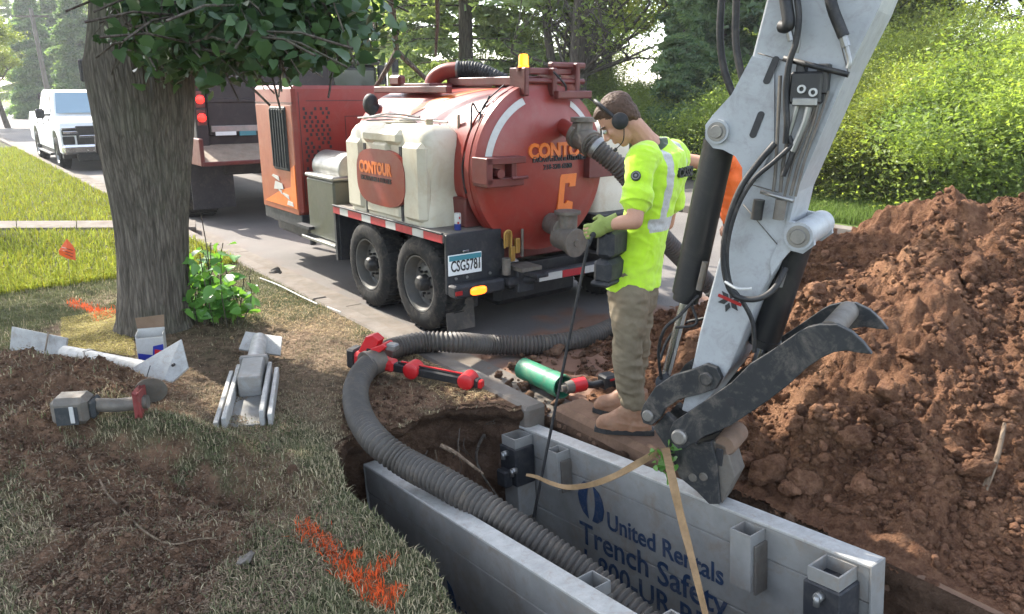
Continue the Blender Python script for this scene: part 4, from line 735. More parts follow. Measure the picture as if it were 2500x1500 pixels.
# the suction hose from the upper valve, passing behind the worker down to the road
def ribbed(name, pts, r, label, cat, k=14, rib=.0085, pitch=.028, mat='vachose'):
    P_ = spline([Vector(p) for p in pts], k); L = sum((P_[i+1]-P_[i]).length for i in range(len(P_)-1)); n = int(L/(pitch/6)); out = []; acc = 0; seg = 0
    cum = [0]
    for i in range(len(P_)-1): cum.append(cum[-1]+(P_[i+1]-P_[i]).length)
    for j in range(n+1):
        s_ = L*j/n
        while seg < len(P_)-2 and cum[seg+1] < s_: seg += 1
        out.append(P_[seg].lerp(P_[seg+1], (s_-cum[seg])/max(1e-6, cum[seg+1]-cum[seg])))
    root = thing(name, pts[0], label, cat); b = MB(); b.tube(out, r, 24, rf=lambda t: r+rib*(abs(math.sin(math.pi*t*L/pitch))**1.5-.5)*1.6); b.build('ribbed_tube', M[mat], root); return root, out
def gu_(px, py, u): a = onu(px, py, u); return S(a[0], u, a[1])
h, _ = ribbed('corrugated_hose', [gu_(1440, 350, 4.24), gu_(1475, 378, 4.14), gu_(1515, 412, 4.05), gu_(1560, 470, 4.0), gu_(1600, 560, 3.95), S(5.2, 3.9, .1)], .072, 'grey corrugated hose leaving the upper tank valve behind the worker', 'hose', mat='vachose')
b = MB(); p = gu_(1452, 358, 4.21); q = gu_(1462, 366, 4.18); b.cyl(p, q, .085, n=20); b.build('hose_cuff', M['steel'], h)
# ---------------------------------------------------------------- dump truck ahead of the trailer
def dump_truck():
    root = thing('dump_truck', S(3.1, 11.75, -.12), 'dark maroon dump truck with lit red tail lamp, coupled ahead of the trailer', 'truck', rz=TH); P = lambda n, m, b, par=None, **k: b.build(n, M[m], par or root, **k)
    b = MB(STREET); b.box(3.3, 5.5, 11.85, 16.0, .95, 2.42, .03); b.box(3.25, 5.55, 11.8, 16.05, 2.38, 2.46, .02)
    for u in (12.4, 13.3, 14.2, 15.1): b.box(3.24, 3.32, u, u+.1, .95, 2.4, .01)
    P('dump_body', 'maroon', b); b = MB(STREET); b.box(3.42, 5.38, 11.78, 11.85, 1.12, 2.3, .02); b.box(3.42, 5.38, 11.75, 11.79, 1.6, 1.66, .01); P('tailgate', 'maroon', b)
    b = MB(STREET); b.box(3.45, 5.2, 11.74, 11.78, 1.18, 1.27, .006); P('light_bar', 'steel', b); b = MB(STREET); b.box(3.5, 3.8, 11.73, 11.745, 1.13, 1.185); P('plate', 'plate', b); b = MB(STREET); b.box(3.85, 4.1, 11.73, 11.745, 1.12, 1.185); P('sticker', 'teal', b)
    b = MB(STREET); b.box(3.24, 3.42, 11.75, 11.9, .95, 2.42, .02); P('corner_post', 'maroon', b)
    for (a, c) in ((2.02, 1.80), (1.76, 1.53), (1.50, 1.28)):
        b = MB(STREET); b.lathe((3.33, 11.75, (a+c)/2), (0, -1, 0), [(0, .06), (.02, .06), (.03, .05), (.034, .0)], 20); o = P('tail_lamp', 'tail' if a < 2 else 'tail', b); o.scale = (1, 1, 1)
        b = MB(STREET); b.box(3.262, 3.398, 11.742, 11.76, c, a, .01); P('lamp_housing', 'reddark', b)
    b = MB(STREET); b.prism([(11.2, .80), (11.25, .76), (11.78, .88), (11.78, 1.0)], 3.14, 5.55, 'x'); P('apron', 'tan', b); b = MB(STREET); b.box(3.12, 5.57, 11.18, 11.26, .74, .80, .01); b.box(3.1, 3.16, 11.2, 11.9, .74, 1.12, .01); P('apron_edge', 'reddark', b)
    b = MB(STREET); b.box(3.55, 5.1, 11.7, 19., .55, .80, .02); b.box(3.3, 5.3, 16.1, 16.3, .6, 2.3, .02); P('chassis', 'black', b)
    for v in (3.07, 4.85): b = MB(STREET); b.box(v, v+.62, 11.72, 11.735, .07, .76); o = P('mud_flap', 'navy', b); bb = text('HAUL\nCO.', 'flap_print', M['grille'], SF((v+.12, 11.718, .5), (1, 0, 0), (0, 0, 1)), .16, o, .001) if 0 else None
    for u in (12.45, 13.75):
        for v, sd in ((3.08, -1), (5.52, 1)): wheel(root, v, u, .40, .52, .5, sd, rimr=.55)
    wheel(root, 3.12, 18.3, .40, .52, .3, -1, rimr=.55, rimmat=M['steel']); wheel(root, 5.48, 18.3, .40, .52, .3, 1, rimr=.55)
    b = MB(STREET); n = 14; b.loft([[Vector((v, 18.3+r*math.cos(a), .42+r*math.sin(a))) for v, r in ((3.05, .60), (3.45, .60), (3.45, .66), (3.05, .66))] for a in [math.radians(5+170*q/n) for q in range(n+1)]]); b.box(3.2, 5.4, 17.9, 19.6, .9, 1.5, .1); P('hood', 'maroon', b)
    b = MB(STREET); b.box(3.2, 5.4, 16.4, 18.0, .7, 2.75, .12); cb = P('cab', 'maroon', b); b = MB(STREET); b.box(3.19, 3.22, 16.9, 17.7, 1.75, 2.4, .01); b.box(3.5, 5.1, 16.39, 16.42, 1.9, 2.4, .01); P('window', 'glass', b, cb)
    b = MB(STREET); b.box(2.78, 2.98, 17.75, 17.83, 1.95, 2.38, .03); b.tube([(3.2, 17.8, 1.7), (2.95, 17.8, 1.95), (2.88, 17.8, 2.4), (3.2, 17.8, 2.45)], .014, 6, 4); P('mirror', 'black', b, cb)
    return root
dump_truck()
def work_truck():
    root = thing('work_truck', S(6.3, 15.2, -.12), 'black truck cab with dark windows and chrome exhaust stack behind the red housing', 'truck', rz=TH); P = lambda n, m, b, par=None, **k: b.build(n, M[m], par or root, **k)
    b = MB(STREET); b.box(6.0, 8.05, 15.2, 17.2, .5, 2.32, .08); b.box(6.05, 8.0, 17.2, 20, .5, 1.5, .05); P('cab', 'black', b); b = MB(STREET); b.box(5.95, 8.1, 15.1, 17.3, 2.30, 2.42, .05); P('roof', 'dullsteel', b)
    b = MB(STREET); b.box(6.12, 6.95, 15.18, 15.21, 1.6, 2.2, .01); b.box(7.02, 7.95, 15.18, 15.21, 1.6, 2.2, .01); b.box(5.985, 6.0, 15.5, 16.9, 1.6, 2.2, .005); P('window', 'glass', b)
    b = MB(STREET); b.cyl((8.2, 15.1, .8), (8.2, 15.1, 2.35), .045, n=16); P('exhaust_stack', 'chrome', b); b = MB(STREET); b.cyl((8.36, 15.0, 1.2), (8.36, 15.0, 2.15), .07, n=16); P('muffler', 'dullsteel', b); b = MB(STREET); b.cyl((8.36, 15.0, 2.15), (8.36, 15.0, 2.42), .075, n=16); b.box(8.0, 8.14, 15.05, 15.15, 1.9, 2.3, .02); P('stack_cap', 'rubber', b)
    for v in (6.0, 7.8): wheel(root, v+(.3 if v > 7 else 0), 16.2, .36, .48, .3, -1 if v < 7 else 1)
work_truck()
def pickup():
    root = thing('pickup', S(2.75, 21.3, -.12), 'white pickup truck facing the camera by the kerb down the street', 'pickup', rz=TH); P = lambda n, m, b, par=None, **k: b.build(n, M[m], par or root, **k)
    v0, v1, u0 = 2.72, 4.74, 21.3; g = -.12
    def sec(pts, a, c): return [Vector((v, u0+u, g+z)) for v, u, z in [(a, u, z) for u, z in pts]+[(c, u, z) for u, z in pts[::-1]]]
    prof = [(0.06, .42), (0.0, .62), (0.02, 1.02), (.12, 1.16), (1.28, 1.26), (2.1, 1.30), (3.9, 1.30), (5.8, 1.32), (5.84, .9), (5.8, .55), (5.2, .5), (5.13, .78), (4.9, .92), (4.65, .95), (4.4, .92), (4.17, .78), (4.1, .46), (1.45, .46), (1.4, .78), (1.2, .92), (.97, .95), (.72, .92), (.5, .78), (.44, .44)]
    b = MB(STREET); n = len(prof)
    for (va, vb, ins) in ((v0, v1, 0),):
        ringA = [Vector((va+.05, u0+u, g+z)) for u, z in prof]; ringB = [Vector((va, u0+u, g+min(z, 1.1)+(0 if z < 1.1 else -.0))) for u, z in prof]; ringC = [Vector((vb, u0+u, g+min(z, 1.1))) for u, z in prof]; ringD = [Vector((vb-.05, u0+u, g+z)) for u, z in prof]
        for r_ in (ringB, ringC): b.add(r_, [tuple(range(n))])
        b.loft([ringB, ringA, ringD, ringC], False, False)
    body = P('body', 'white', b, bev=.02)
    b = MB(STREET); cab = [(1.3, 1.26), (1.95, 1.86), (2.2, 1.93), (3.55, 1.93), (3.85, 1.86), (3.95, 1.3)]; A = [Vector((v0+.08, u0+u, g+z)) if z < 1.5 else Vector((v0+.2, u0+u, g+z)) for u, z in cab]; B = [Vector((v1-.08, u0+u, g+z)) if z < 1.5 else Vector((v1-.2, u0+u, g+z)) for u, z in cab]; b.loft([A, B], True, False); P('cab', 'white', b, bev=.03)
    b = MB(STREET); q = lambda v, u, z: Vector((v, u0+u, g+z)); b.add([q(v0+.16, 1.335, 1.345), q(v1-.16, 1.335, 1.345), q(v1-.27, 1.86, 1.845), q(v0+.27, 1.86, 1.845)], [(0, 1, 2, 3)]); o = P('windscreen', 'wind', b); o.location.y -= .015; o.location.z += .012
    for ua, ub in ((1.98, 2.75), (2.85, 3.7)):
        b = MB(STREET); b.add([q(v0+.075, ua-.2*(ua < 2), 1.36), q(v0+.075, ub, 1.36), q(v0+.168, ub-.04, 1.80), q(v0+.168, ua+.12*(ua < 2), 1.80)], [(0, 1, 2, 3)]); P('side_window', 'glass', b)
    b = MB(STREET); b.box(v0+.34, v1-.34, u0-.03, u0+.03, g+.62, g+1.08, .02); gr = P('grille', 'black', b); b = MB(STREET); b.box(v0+.4, v1-.4, u0-.045, u0-.02, g+.80, g+.86, .01); b.box(v0+.05, v1-.05, u0-.02, u0+.05, g+1.0, g+1.05, .01); P('grille_bar', 'chrome', b, gr)
    for a in (v0+.04, v1-.42): b = MB(STREET); b.box(a, a+.38, u0-.02, u0+.1, g+.86, g+1.0, .02); hl = P('headlight', 'glass', b); b = MB(STREET); b.box(a+.03, a+.35, u0-.03, u0-.015, g+.9, g+.96, .01); P('lens', 'chrome', b, hl)
    b = MB(STREET); b.box(v0+.0, v1-.0, u0-.14, u0+.1, g+.42, g+.64, .05); P('bumper', 'chrome', b); b = MB(STREET); b.box(v0+.3, v1-.3, u0-.12, u0+.15, g+.24, g+.43, .04); b.box(v0+.05, v1-.05, u0+.3, u0+5.6, g+.3, g+.5); b.box(v0-.06, v0+.05, u0+1.7, u0+4., g+.3, g+.36, .02); P('underside', 'black', b)
    b = MB(STREET); b.box(v0-.24, v0-.04, u0+1.75, u0+1.9, g+1.22, g+1.46, .04); b.box(v0-.06, v0+.1, u0+1.8, u0+1.86, g+1.28, g+1.33); P('mirror', 'black', b)
    for uu in (1.62, 2.82, 3.9): b = MB(STREET); b.box(v0-.004, v0+.02, u0+uu, u0+uu+.018, g+.52, g+1.22); P('door_gap', 'ink', b)
    for uu in (2.6, 3.7): b = MB(STREET); b.box(v0-.02, v0+.01, u0+uu, u0+uu+.14, g+1.06, g+1.09, .008); P('door_handle', 'black', b)
    for a in (v0+.04, v1-.30): b = MB(STREET); b.box(a, a+.26, u0-.015, u0+.1, g+.64, g+.84, .02); P('fog_lamp_recess', 'black', b)
    for u in (.95, 4.65):
        for v, sd in ((v0-.005, -1), (v1+.005, 1)): wheel(root, v, u0+u, g+.40, .40, .26, sd, rimr=.62, rimmat=M['steel'])
pickup()
b = MB(); p = gp(188, 262, -.1); pole = thing('utility_pole', (-27.5, 46.8, -.1), 'thin pale wooden utility pole at the far end of the street', 'pole'); b.cyl((-27.5, 46.8, -.1), (-27.8, 46.8, 6.4), .16, .11, 10); b.build('shaft', M['concrete'], pole); b = MB(); b.box(-28.7, -26.8, 46.7, 46.82, 5.9, 6.02); b.build('crossarm', M['bark2'], pole)
# ---------------------------------------------------------------- trench shield in the pit
def dpt(px, py, d): return Vector(O3+ray(px, py)*d)
M['alu'] = paint('weathered aluminium', (.29, .287, .27), .55, .15, .35, (.20, .155, .115), .7, 3, .06); M['alutop'] = paint('scuffed aluminium', (.44, .437, .415), .5, .1, .25, (.25, .19, .14), .5, 16, .1)
M['blue'] = paint('blue stencil paint', (.006, .030, .085), .6, 0, .2, (.2, .18, .16), .35, 12, 0)
def shield():
    tilt = math.radians(5.6); ax = Vector((0, -math.cos(tilt), math.sin(tilt))); zz = Vector((0, math.sin(tilt), math.cos(tilt)))
    root = thing('trench_shield', S(2.1, 2.2, -1.5), 'grey aluminium trench shield of two long panels sunk in the excavation', 'trench shield', rz=TH)
    def fram(v, u, z): return STREET @ Matrix(((0, 1, 0, v), (ax.y, 0, zz.y, u), (ax.z, 0, zz.z, z), (0, 0, 0, 1)))
    def panel(v, u, z, side, L=2.10, H=1.30, T=.088):     # side: +1 = inner face towards -y
        f = fram(v, u, z); s_ = -1 if side > 0 else 1; e = empty('panel', (0, 0, 0)); e.parent = root
        b = MB(f); y0, y1 = (0, T) if side > 0 else (-T, 0); g = .006
        for z0, z1, ins in ((-.155, -.012, 0), (-.46, -.161, g), (-.75, -.464, g), (-1.04, -.754, g), (-1.30, -1.044, g)): b.box(.0, L, y0+ins, y1-ins, z0, z1, .004)
        b.build('planks', M['alu'], e); b = MB(f); b.box(-.004, L+.004, y0-.003, y1+.003, -.014, .0, .003); b.build('top_rail', M['alutop'], e)
        
        for xa in (-.01, L): b = MB(f); b.box(xa, xa+.01, y0-.004, y1+.004, -1.3, -.0, .002); b.build('end_cap', M['alu'], e)
        yi = 0 if side > 0 else 0
        def sock(x, w, h, t=.006, depth=.42):
            b = MB(f); d0, d1 = (-w, 0) if side > 0 else (0, w); zt = -.02; t_ = t
            if side > 0: d0, d1 = d0-.002, -.002
            else: d0, d1 = .002, d1+.002
            b.box(x, x+w, d0, d0+t_, zt-depth, zt, .001); b.box(x, x+w, d1-t_, d1, zt-depth, zt, .001); b.box(x, x+t_, d0+t_, d1-t_, zt-depth, zt, .001); b.box(x+w-t_, x+w, d0+t_, d1-t_, zt-depth, zt, .001); b.box(x+t_, x+w-t_, d0+t_, d1-t_, zt-depth, zt-depth+.01)
            q = b.build('socket', M['alu'], e); b = MB(f); b.box(x+w, x+w+.012, d0+.02, d1, zt-depth-.02, zt-.05, .002); b.build('weld_plate', M['dullsteel'], q)
        sock(.36, .09, .1, depth=.21); sock(1.56, .10, .1, depth=.25)
        return f, e
    fR, eR = panel(2.50, 3.20, -.117, 1); fL, eL = panel(1.69, 3.38, -.158, -1)
    # corner posts with their collars
    def post(f, e, x, side):
        b = MB(f); d0, d1 = (-.13, -.004) if side > 0 else (.004, .13); w = .125; t = .008
        b.box(x, x+w, d0, d0+t, -.5, -.02, .001); b.box(x, x+w, d1-t, d1, -.5, -.02, .001); b.box(x, x+t, d0+t, d1-t, -.5, -.02, .001); b.box(x+w-t, x+w, d0+t, d1-t, -.5, -.02, .001); p = b.build('corner_post', M['alu'], e)
        b = MB(f); b.box(x-.012, x+w+.012, d0-.012, d1+.0, -.30, -.075, .006); b.box(x+.02, x+w-.02, d0-.07, d0-.012, -.30, -.2, .01); c = b.build('collar', M['navy'], p)
        for k in range(3):
            b = MB(f); q = (x+w+.012 if k % 2 else x+w*.5, d0-.012, -.11-.08*k); b.cyl(q, (q[0], q[1]-.03, q[2]), .018, n=8); b.cyl((q[0], q[1]-.028, q[2]+.01), (q[0]+.0, q[1]-.03, q[2]-.03), .012, n=8); b.build('pin', M['steel'], c)
        b = MB(f); b.box(x+.01, x+w-.01, d0+.005, d1, -1.28, -.5, .004); b.build('post_leg', M['dullsteel'], p)
    post(fR, eR, .01, 1); post(fR, eR, 1.93, 1); post(fL, eL, .01, -1); post(fL, eL, 1.93, -1)
    # spreader pipes low between the posts
    for x in (.07, 1.99): b = MB(fR); b.cyl((x, -.14, -.95), (x, -.72, -.96), .05, n=20); b.build('spreader_pipe', M['alu'], root)
    # stencilled lettering on the inner face (right) and the outer face (left)
    def stencil(f, e, y, flip, x, z, k=1.):
        def loc(px, pz): return (x+(px)*(-1 if flip else 1), y, z+pz)
        def T_(s, px, pz, size, sx): return text(s, 'stencil_letters', M['blue'], f @ fr(loc(px, pz), (-1 if flip else 1, 0, 0), (0, 0, 1)), size*k, e, .001, .002, sx=sx)
        T_('United Rentals', .20*k, -.075*k, .125, .92); T_('Trench Safety', .0, -.21*k, .165, .98); T_('1-800-UR-RENTS', .0, -.35*k, .15, 1.0)
        b = MB(f @ fr(loc(0, 0), (-1 if flip else 1, 0, 0), (0, 0, 1))); q = k
        q = k*.95; A = [(0*q, .0*q)]+[(.010*q, -.05*q), (.035*q, -.09*q), (.078*q, -.115*q), (.068*q, -.07*q), (.066*q, -.01*q), (.074*q, .04*q), (.092*q, .085*q), (.05*q, .085*q), (.015*q, .055*q)]
        b.prism(A[::-1], 0, .002); b.prism([(.195*q-a, -.035*q-c) for a, c in A][::-1], 0, .002); b.build('stencil_emblem', M['blue'], e)
    stencil(fR, eR, -.0035+.006, False, .50, -.26, 1.07); stencil(fL, eL, -.0845, False, .66, -.41, .92)
shield()
# ---------------------------------------------------------------- excavator arm
A0 = gp(1745, 1235, .03); AD = math.radians(-34); ad = Vector((math.cos(AD), math.sin(AD), 0)); an = Vector((-ad.y, ad.x, 0))
ARM = Matrix(((ad.x, an.x, 0, A0.x), (ad.y, an.y, 0, A0.y), (0, 0, 1, 0), (0, 0, 0, 1)))
def ap(px, py, w=0.):
    r = ray(px, py); t = (A0.x*an.x+A0.y*an.y+w)/(r[0]*an.x+r[1]*an.y); p = O3+r*t; return ((p[0]-A0.x)*ad.x+(p[1]-A0.y)*ad.y, float(p[2]))
def arm():
    root = thing('excavator_arm', (A0.x+.6, A0.y-.4, 0), 'scuffed white excavator stick with black cylinders, thumb and coupler resting by the trench shield', 'excavator arm', rz=AD)
    M['armwhite'] = paint('scuffed white enamel', (.36, .375, .385), .42, 0, .12, (.12, .095, .08), .32, 7, .03); M['cyl'] = paint('black cylinder enamel', (.012, .012, .013), .35, 0, .2, (.09, .075, .06), .22, 4, .03); M['thumb'] = paint('dark worn thumb steel', (.028, .030, .032), .5, .2, .35, (.17, .145, .12), .55, 5, .06); M['pin'] = paint('greasy pin', (.26, .245, .22), .4, .5, .2, (.1, .08, .06), .35, 14)
    P = lambda n, m, b, par=None, **k: b.build(n, M[m], par or root, **k); B = lambda: MB(ARM)
    def pr(b, pts, w0, w1, ww=None): return b.prism([ap(x, y, w0 if ww is None else ww) for x, y in pts], w0, w1, 'y')
    def p3(px, py, w): a = ap(px, py, w); return Vector((a[0], w, a[1]))
    TW = .30
    stick = [(2020, -420), (2320, -420), (2175, -60), (2142, 24), (2067, 175), (1940, 472), (1921, 557), (1905, 620), (1883, 672), (1858, 715), (1783, 899), (1764, 930), (1700, 1015), (1663, 1003), (1691, 890), (1707, 814), (1752, 644), (1800, 480), (1812, 445), (1812, 400), (1786, 231), (1836, 137), (1871, 0), (1900, -120)]
    b = B(); pr(b, stick, 0, TW); st_ = P('stick', 'armwhite', b, bev=.008)
    b = B(); br = [(1836, 137), (1786, 231), (1741, 280), (1722, 305), (1722, 340), (1741, 362), (1765, 366), (1795, 382), (1812, 410), (1812, 450), (1850, 440), (1890, 350), (1890, 150)]; pr(b, br, -.012, .02); pr(b, br, TW-.02, TW+.012, -.012)
    b2 = [(1921, 540), (1945, 545), (1985, 570), (1988, 600), (1960, 620), (1930, 612), (1905, 640), (1883, 675), (1880, 640)]; pr(b, b2, -.01, .015); pr(b, b2, TW-.015, TW+.01, -.01); P('gusset', 'armwhite', b, st_)
    for (px, py, r) in ((1750, 322, .045), (1949, 578, .052)):
        b = B(); c = p3(px, py, -.03); b.cyl(c, c+Vector((0, TW+.06, 0)), r, n=32); c2 = P('boss', 'armwhite', b, st_); b = B(); b.lathe(c, (0, 1, 0), [(-.012, 0), (-.012, r*.5), (-.006, r*.55), (.01, r*.55)], 24); b.lathe(c, (0, 1, 0), [(-.004, r*.62), (-.004, r*.8), (.004, r*.8)], 24); P('pin', 'pin', b, c2)
    b = B(); pr(b, [(2165, -60), (2140, 10), (2060, 175), (1936, 462), (1915, 560), (1922, 562), (1945, 470), (2068, 178), (2150, 12), (2172, -60)], -.004, .006); P('edge_weld', 'armwhite', b, st_)
    def slot(px, py, L, w, ang):
        b = B(); c = ap(px, py, -.014); pts = []; a0 = math.radians(ang); d = (math.cos(a0), math.sin(a0)); n = (-d[1], d[0])
        for q in range(16): t = q*math.pi/8; sx = L*(.5 if math.cos(t) > 0 else -.5); pts.append((c[0]+d[0]*(sx+w*math.cos(t))+n[0]*w*math.sin(t), c[1]+d[1]*(sx+w*math.cos(t))+n[1]*w*math.sin(t)))
        b.prism(pts, -.016, -.0125, 'y'); P('slot', 'ink', b, st_)
    slot(1883, 172, .075, .013, 70); slot(1848, 305, .075, .013, 72); slot(1945, 130, .0, .01, 0) if 0 else None
    # seams, label marks
    b = B()
    for (p, q) in (((1812, 445), (1900, 470)), ((1815, 500), (1900, 600)), ((2020, -20), (2070, 175)), ((1850, 130), (1920, 150))):
        a, c = p3(*p, -.004), p3(*q, -.004); b = B(); b.tube([a, c], .0016, 4); P('weld_seam', 'dullsteel', b, st_)
    b = B()
    c = p3(1782, 735, -.002)
    for q in range(6): a = q*math.pi/3+.25; d = (math.cos(a), math.sin(a)); n = (-d[1], d[0]); pts = [(c.x+d[0]*.008, c.z+d[1]*.008), (c.x+d[0]*.025+n[0]*.011, c.z+d[1]*.025+n[1]*.011), (c.x+d[0]*.05, c.z+d[1]*.05), (c.x+d[0]*.025-n[0]*.011, c.z+d[1]*.025-n[1]*.011)]; b.prism(pts, -.004, -.001, 'y')
    P('sticker', 'ink', b, st_); b = B(); b.prism([(c.x-.05, c.z+.012), (c.x-.046, c.z+.024), (c.x+.05, c.z-.004), (c.x+.046, c.z-.016)], -.006, -.004, 'y'); P('sticker_stripe', 'redlens', b, st_)
    # bucket cylinder and thumb cylinder
    w = .15; p, q = p3(1757, 345, w), p3(1677, 718, w); b = B(); b.cyl(p, q, .064, n=32); c = q+(q-p).normalized()*.03; b.cyl(q, c, .056, n=32); b.cyl(p3(1751, 326, w-.06), p3(1751, 326, w+.06), .05, n=24); bc = P('bucket_cylinder', 'cyl', b)
    b = B(); b.cyl(c, p3(1627, 915, w), .022, n=20); P('rod', 'chrome', b, bc); b = B(); b.cyl(p3(1622, 935, w-.05), p3(1622, 935, w+.05), .04, n=20); P('rod_eye', 'cyl', b, bc); b = B(); b.tube([p3(1800, 480, w-.07), p3(1745, 690, w-.07), p3(1725, 720, w-.06)], .007, 8, 4); b.tube([p3(1722, 640, w-.068), p3(1706, 708, w-.066)], .014, 8); P('cylinder_pipe', 'dullsteel', b, bc)
    p, q = p3(1948, 590, w), p3(1852, 880, w); b = B(); b.cyl(p, p.lerp(q, .82), .058, n=28); b.cyl(p3(1949, 578, w-.05), p3(1949, 578, w+.05), .06, n=20); b.cyl(p.lerp(q, .8), p.lerp(q, .86), .064, n=28); tc = P('thumb_cylinder', 'cyl', b); b = B(); b.cyl(p.lerp(q, .86), p.lerp(q, 1.1), .024, n=20); P('rod', 'chrome', b, tc); b = B(); b.cyl(p3(1915, 660, w-.065), p3(1903, 700, w-.065), .012, n=10); P('fitting', 'steel', b, tc)
    # linkage
    link = [(1599, 946), (1640, 918), (1689, 904), (1724, 890), (1750, 900), (1762, 925), (1748, 950), (1715, 962), (1660, 975), (1625, 998), (1608, 1026), (1590, 1040), (1570, 1034), (1563, 1012), (1570, 990)]
    for w0 in (-.035, TW+.005):
        b = B(); pr(b, link, w0, w0+.03, -.035); l = P('link_plate', 'thumb', b, bev=.004)
        for (px, py, r) in ((1724, 925, .03), (1582, 1015, .026)): b = B(); c = p3(px, py, -.035); c.y = w0-.012 if w0 < 0 else w0+.02; b.lathe(c, (0, 1, 0), [(0, 0), (0, r*.8), (.006, r), (.024, r)], 24); P('pin', 'pin' if r < .03 else 'thumb', b, l)
    b = B()
    for (px, py, r) in ((1724, 925, .03), (1582, 1015, .026), (1660, 1066, .03)): c = p3(px, py, -.035); c.y = -.03; b.cyl(c, c+Vector((0, TW+.06, 0)), r, n=20)
    P('link_pin', 'thumb', b)
    # thumb: two curved plates joined by tubes
    th = [(1643, 1032), (1783, 937), (1830, 890), (1877, 861), (1953, 809), (1972, 799), (2000, 793), (2042, 793), (2080, 812), (2108, 838), (2129, 866), (2100, 863), (2066, 857), (2035, 861), (2005, 875), (1972, 897), (1924, 941), (1880, 975), (1840, 1003), (1783, 1040), (1720, 1066), (1679, 1092), (1655, 1097), (1638, 1080), (1634, 1055)]
    tb = None
    for w0 in (-.07, TW-.02):
        b = B(); pr(b, th, w0, w0+.028, -.07); t_ = P('thumb_plate', 'thumb', b, bev=.003)
        if w0 < 0: c = p3(1660, 1066, w0); b = B(); b.lathe(c, (0, 1, 0), [(-.02, 0), (-.02, .027), (-.014, .034), (0, .034)], 24); P('pin', 'pin', b, t_); c = p3(1784, 981, w0); b = B(); b.cyl(c+Vector((0, -.002, 0)), c+Vector((0, .003, 0)), .02, n=20); P('bolt_hole', 'ink', b, t_)
    b = B(); c = p3(2022, 815, -.07); b.cyl((c.x, -.05, c.z), (c.x, TW-.015, c.z), .042, n=28); P('thumb_tube', 'dullsteel', b); b = B(); c = p3(1852, 925, -.07); b.cyl((c.x, -.05, c.z), (c.x, TW-.015, c.z), .05, n=20); P('thumb_tube', 'thumb', b)
    # coupler
    cp_ = [(1594, 1045), (1625, 1010), (1662, 1040), (1700, 1085), (1736, 1078), (1750, 1130), (1757, 1232), (1731, 1232), (1700, 1200), (1660, 1168), (1630, 1100)]
    for w0 in (.0, .13): b = B(); pr(b, cp_, w0, w0+.035, 0); l = P('coupler_plate', 'thumb', b, bev=.004)
    b = B(); pr(b, [(1655, 1110), (1735, 1080), (1757, 1232), (1731, 1236), (1690, 1195)], .035, .13, 0); P('coupler_body', 'dullsteel', b, bev=.004); b = B(); pr(b, [(1736, 1080), (1768, 1092), (1792, 1172), (1757, 1238), (1748, 1180)], .02, .15, 0); fc = P('coupler_face', 'dullsteel', b, bev=.006)
    b = B(); c = p3(1750, 1120, 0); b.box(c.x-.012, c.x+.02, .014, .021, c.z-.04, c.z+.04, .004); P('slot', 'ink', b, fc)
    for (px, py) in ((1690, 1168), (1716, 1166)): b = B(); c = p3(px, py, -.006); b.lathe(c, (0, 1, 0), [(0, 0), (0, .016), (.006, .02)], 16); P('bolt', 'dullsteel', b)
    b = B(); c = p3(1795, 1075, .1); b.lathe((c.x-.02, .02, c.z), (0, 1, 0), [(0, .0), (0, .04), (.015, .048), (.17, .048), (.185, .04), (.185, 0)], 24); o = P('coupler_roller', 'tan', b); o.data.materials[0] = paint('mud caked steel', (.19, .125, .085), .8, 0, .3, (.2, .11, .07), .6, 9, .1)
    # valve block, bars and rigid pipes on the near face
    b = B(); a = p3(1913, 143, -.05); c = p3(2072, 183, -.05); b.tube([a, c], .011, 6); P('clamp_bar', 'black', b); b = B(); a = p3(1857, 468, -.05); c = p3(1937, 492, -.05); b.tube([a, c], .008, 6); P('clamp_bar', 'steel', b)
    b = B(); c = p3(1967, 215, -.05); b.box(c.x-.055, c.x+.055, -.06, 0, c.z-.055, c.z+.055, .008); b.box(c.x-.04, c.x-.01, -.05, 0, c.z+.05, c.z+.085, .004); b.box(c.x+.03, c.x+.07, -.05, 0, c.z-.02, c.z+.08, .004); vb = P('valve_block', 'cyl', b)
    for (px, py) in ((1958, 218), (1986, 226)): b = B(); q = p3(px, py, -.06); b.lathe(q, (0, -1, 0), [(0, .008), (.01, .008), (.01, .0145), (0, .0145)], 20, False); P('port_ring', 'whitetape', b, vb)
    b = B(); q = p3(1964, 250, -.065); b.box(q.x-.042, q.x+.042, -.07, -.02, q.z-.012, q.z+.014, .003); P('valve_cap', 'steel', b, vb)
    b = B()
    for (pp, r) in (([(1948, 256), (1935, 300), (1925, 330)], .010), ([(1975, 262), (1965, 300), (1950, 335), (1935, 370)], .012)): b.tube([p3(x, y, -.05) for x, y in pp], r, 8, 4)
    P('fitting', 'steel', b, vb)
    for pp, r in (([(1905, 185), (1898, 330), (1893, 420), (1888, 468)], .0065), ([(2005, 215), (1985, 300), (1950, 400), (1930, 478)], .0065), ([(2022, 222), (2000, 290), (1965, 390), (1942, 480)], .005), ([(1925, 330), (1912, 400), (1905, 470)], .007), ([(1990, 260), (1960, 340), (1935, 400), (1915, 480)], .005)):
        b = B(); b.tube([p3(x, y, -.035) for x, y in pp], r, 8, 4); P('steel_pipe', 'dullsteel', b)
    for (px, py) in ((1848, 520), (1902, 520)): b = B(); q = p3(px+6, py-32, -.045); e = p3(px-2, py+16, -.045); b.cyl(q, e, .021, n=16); P('accumulator', 'cyl' if px < 1870 else 'dullsteel', b)
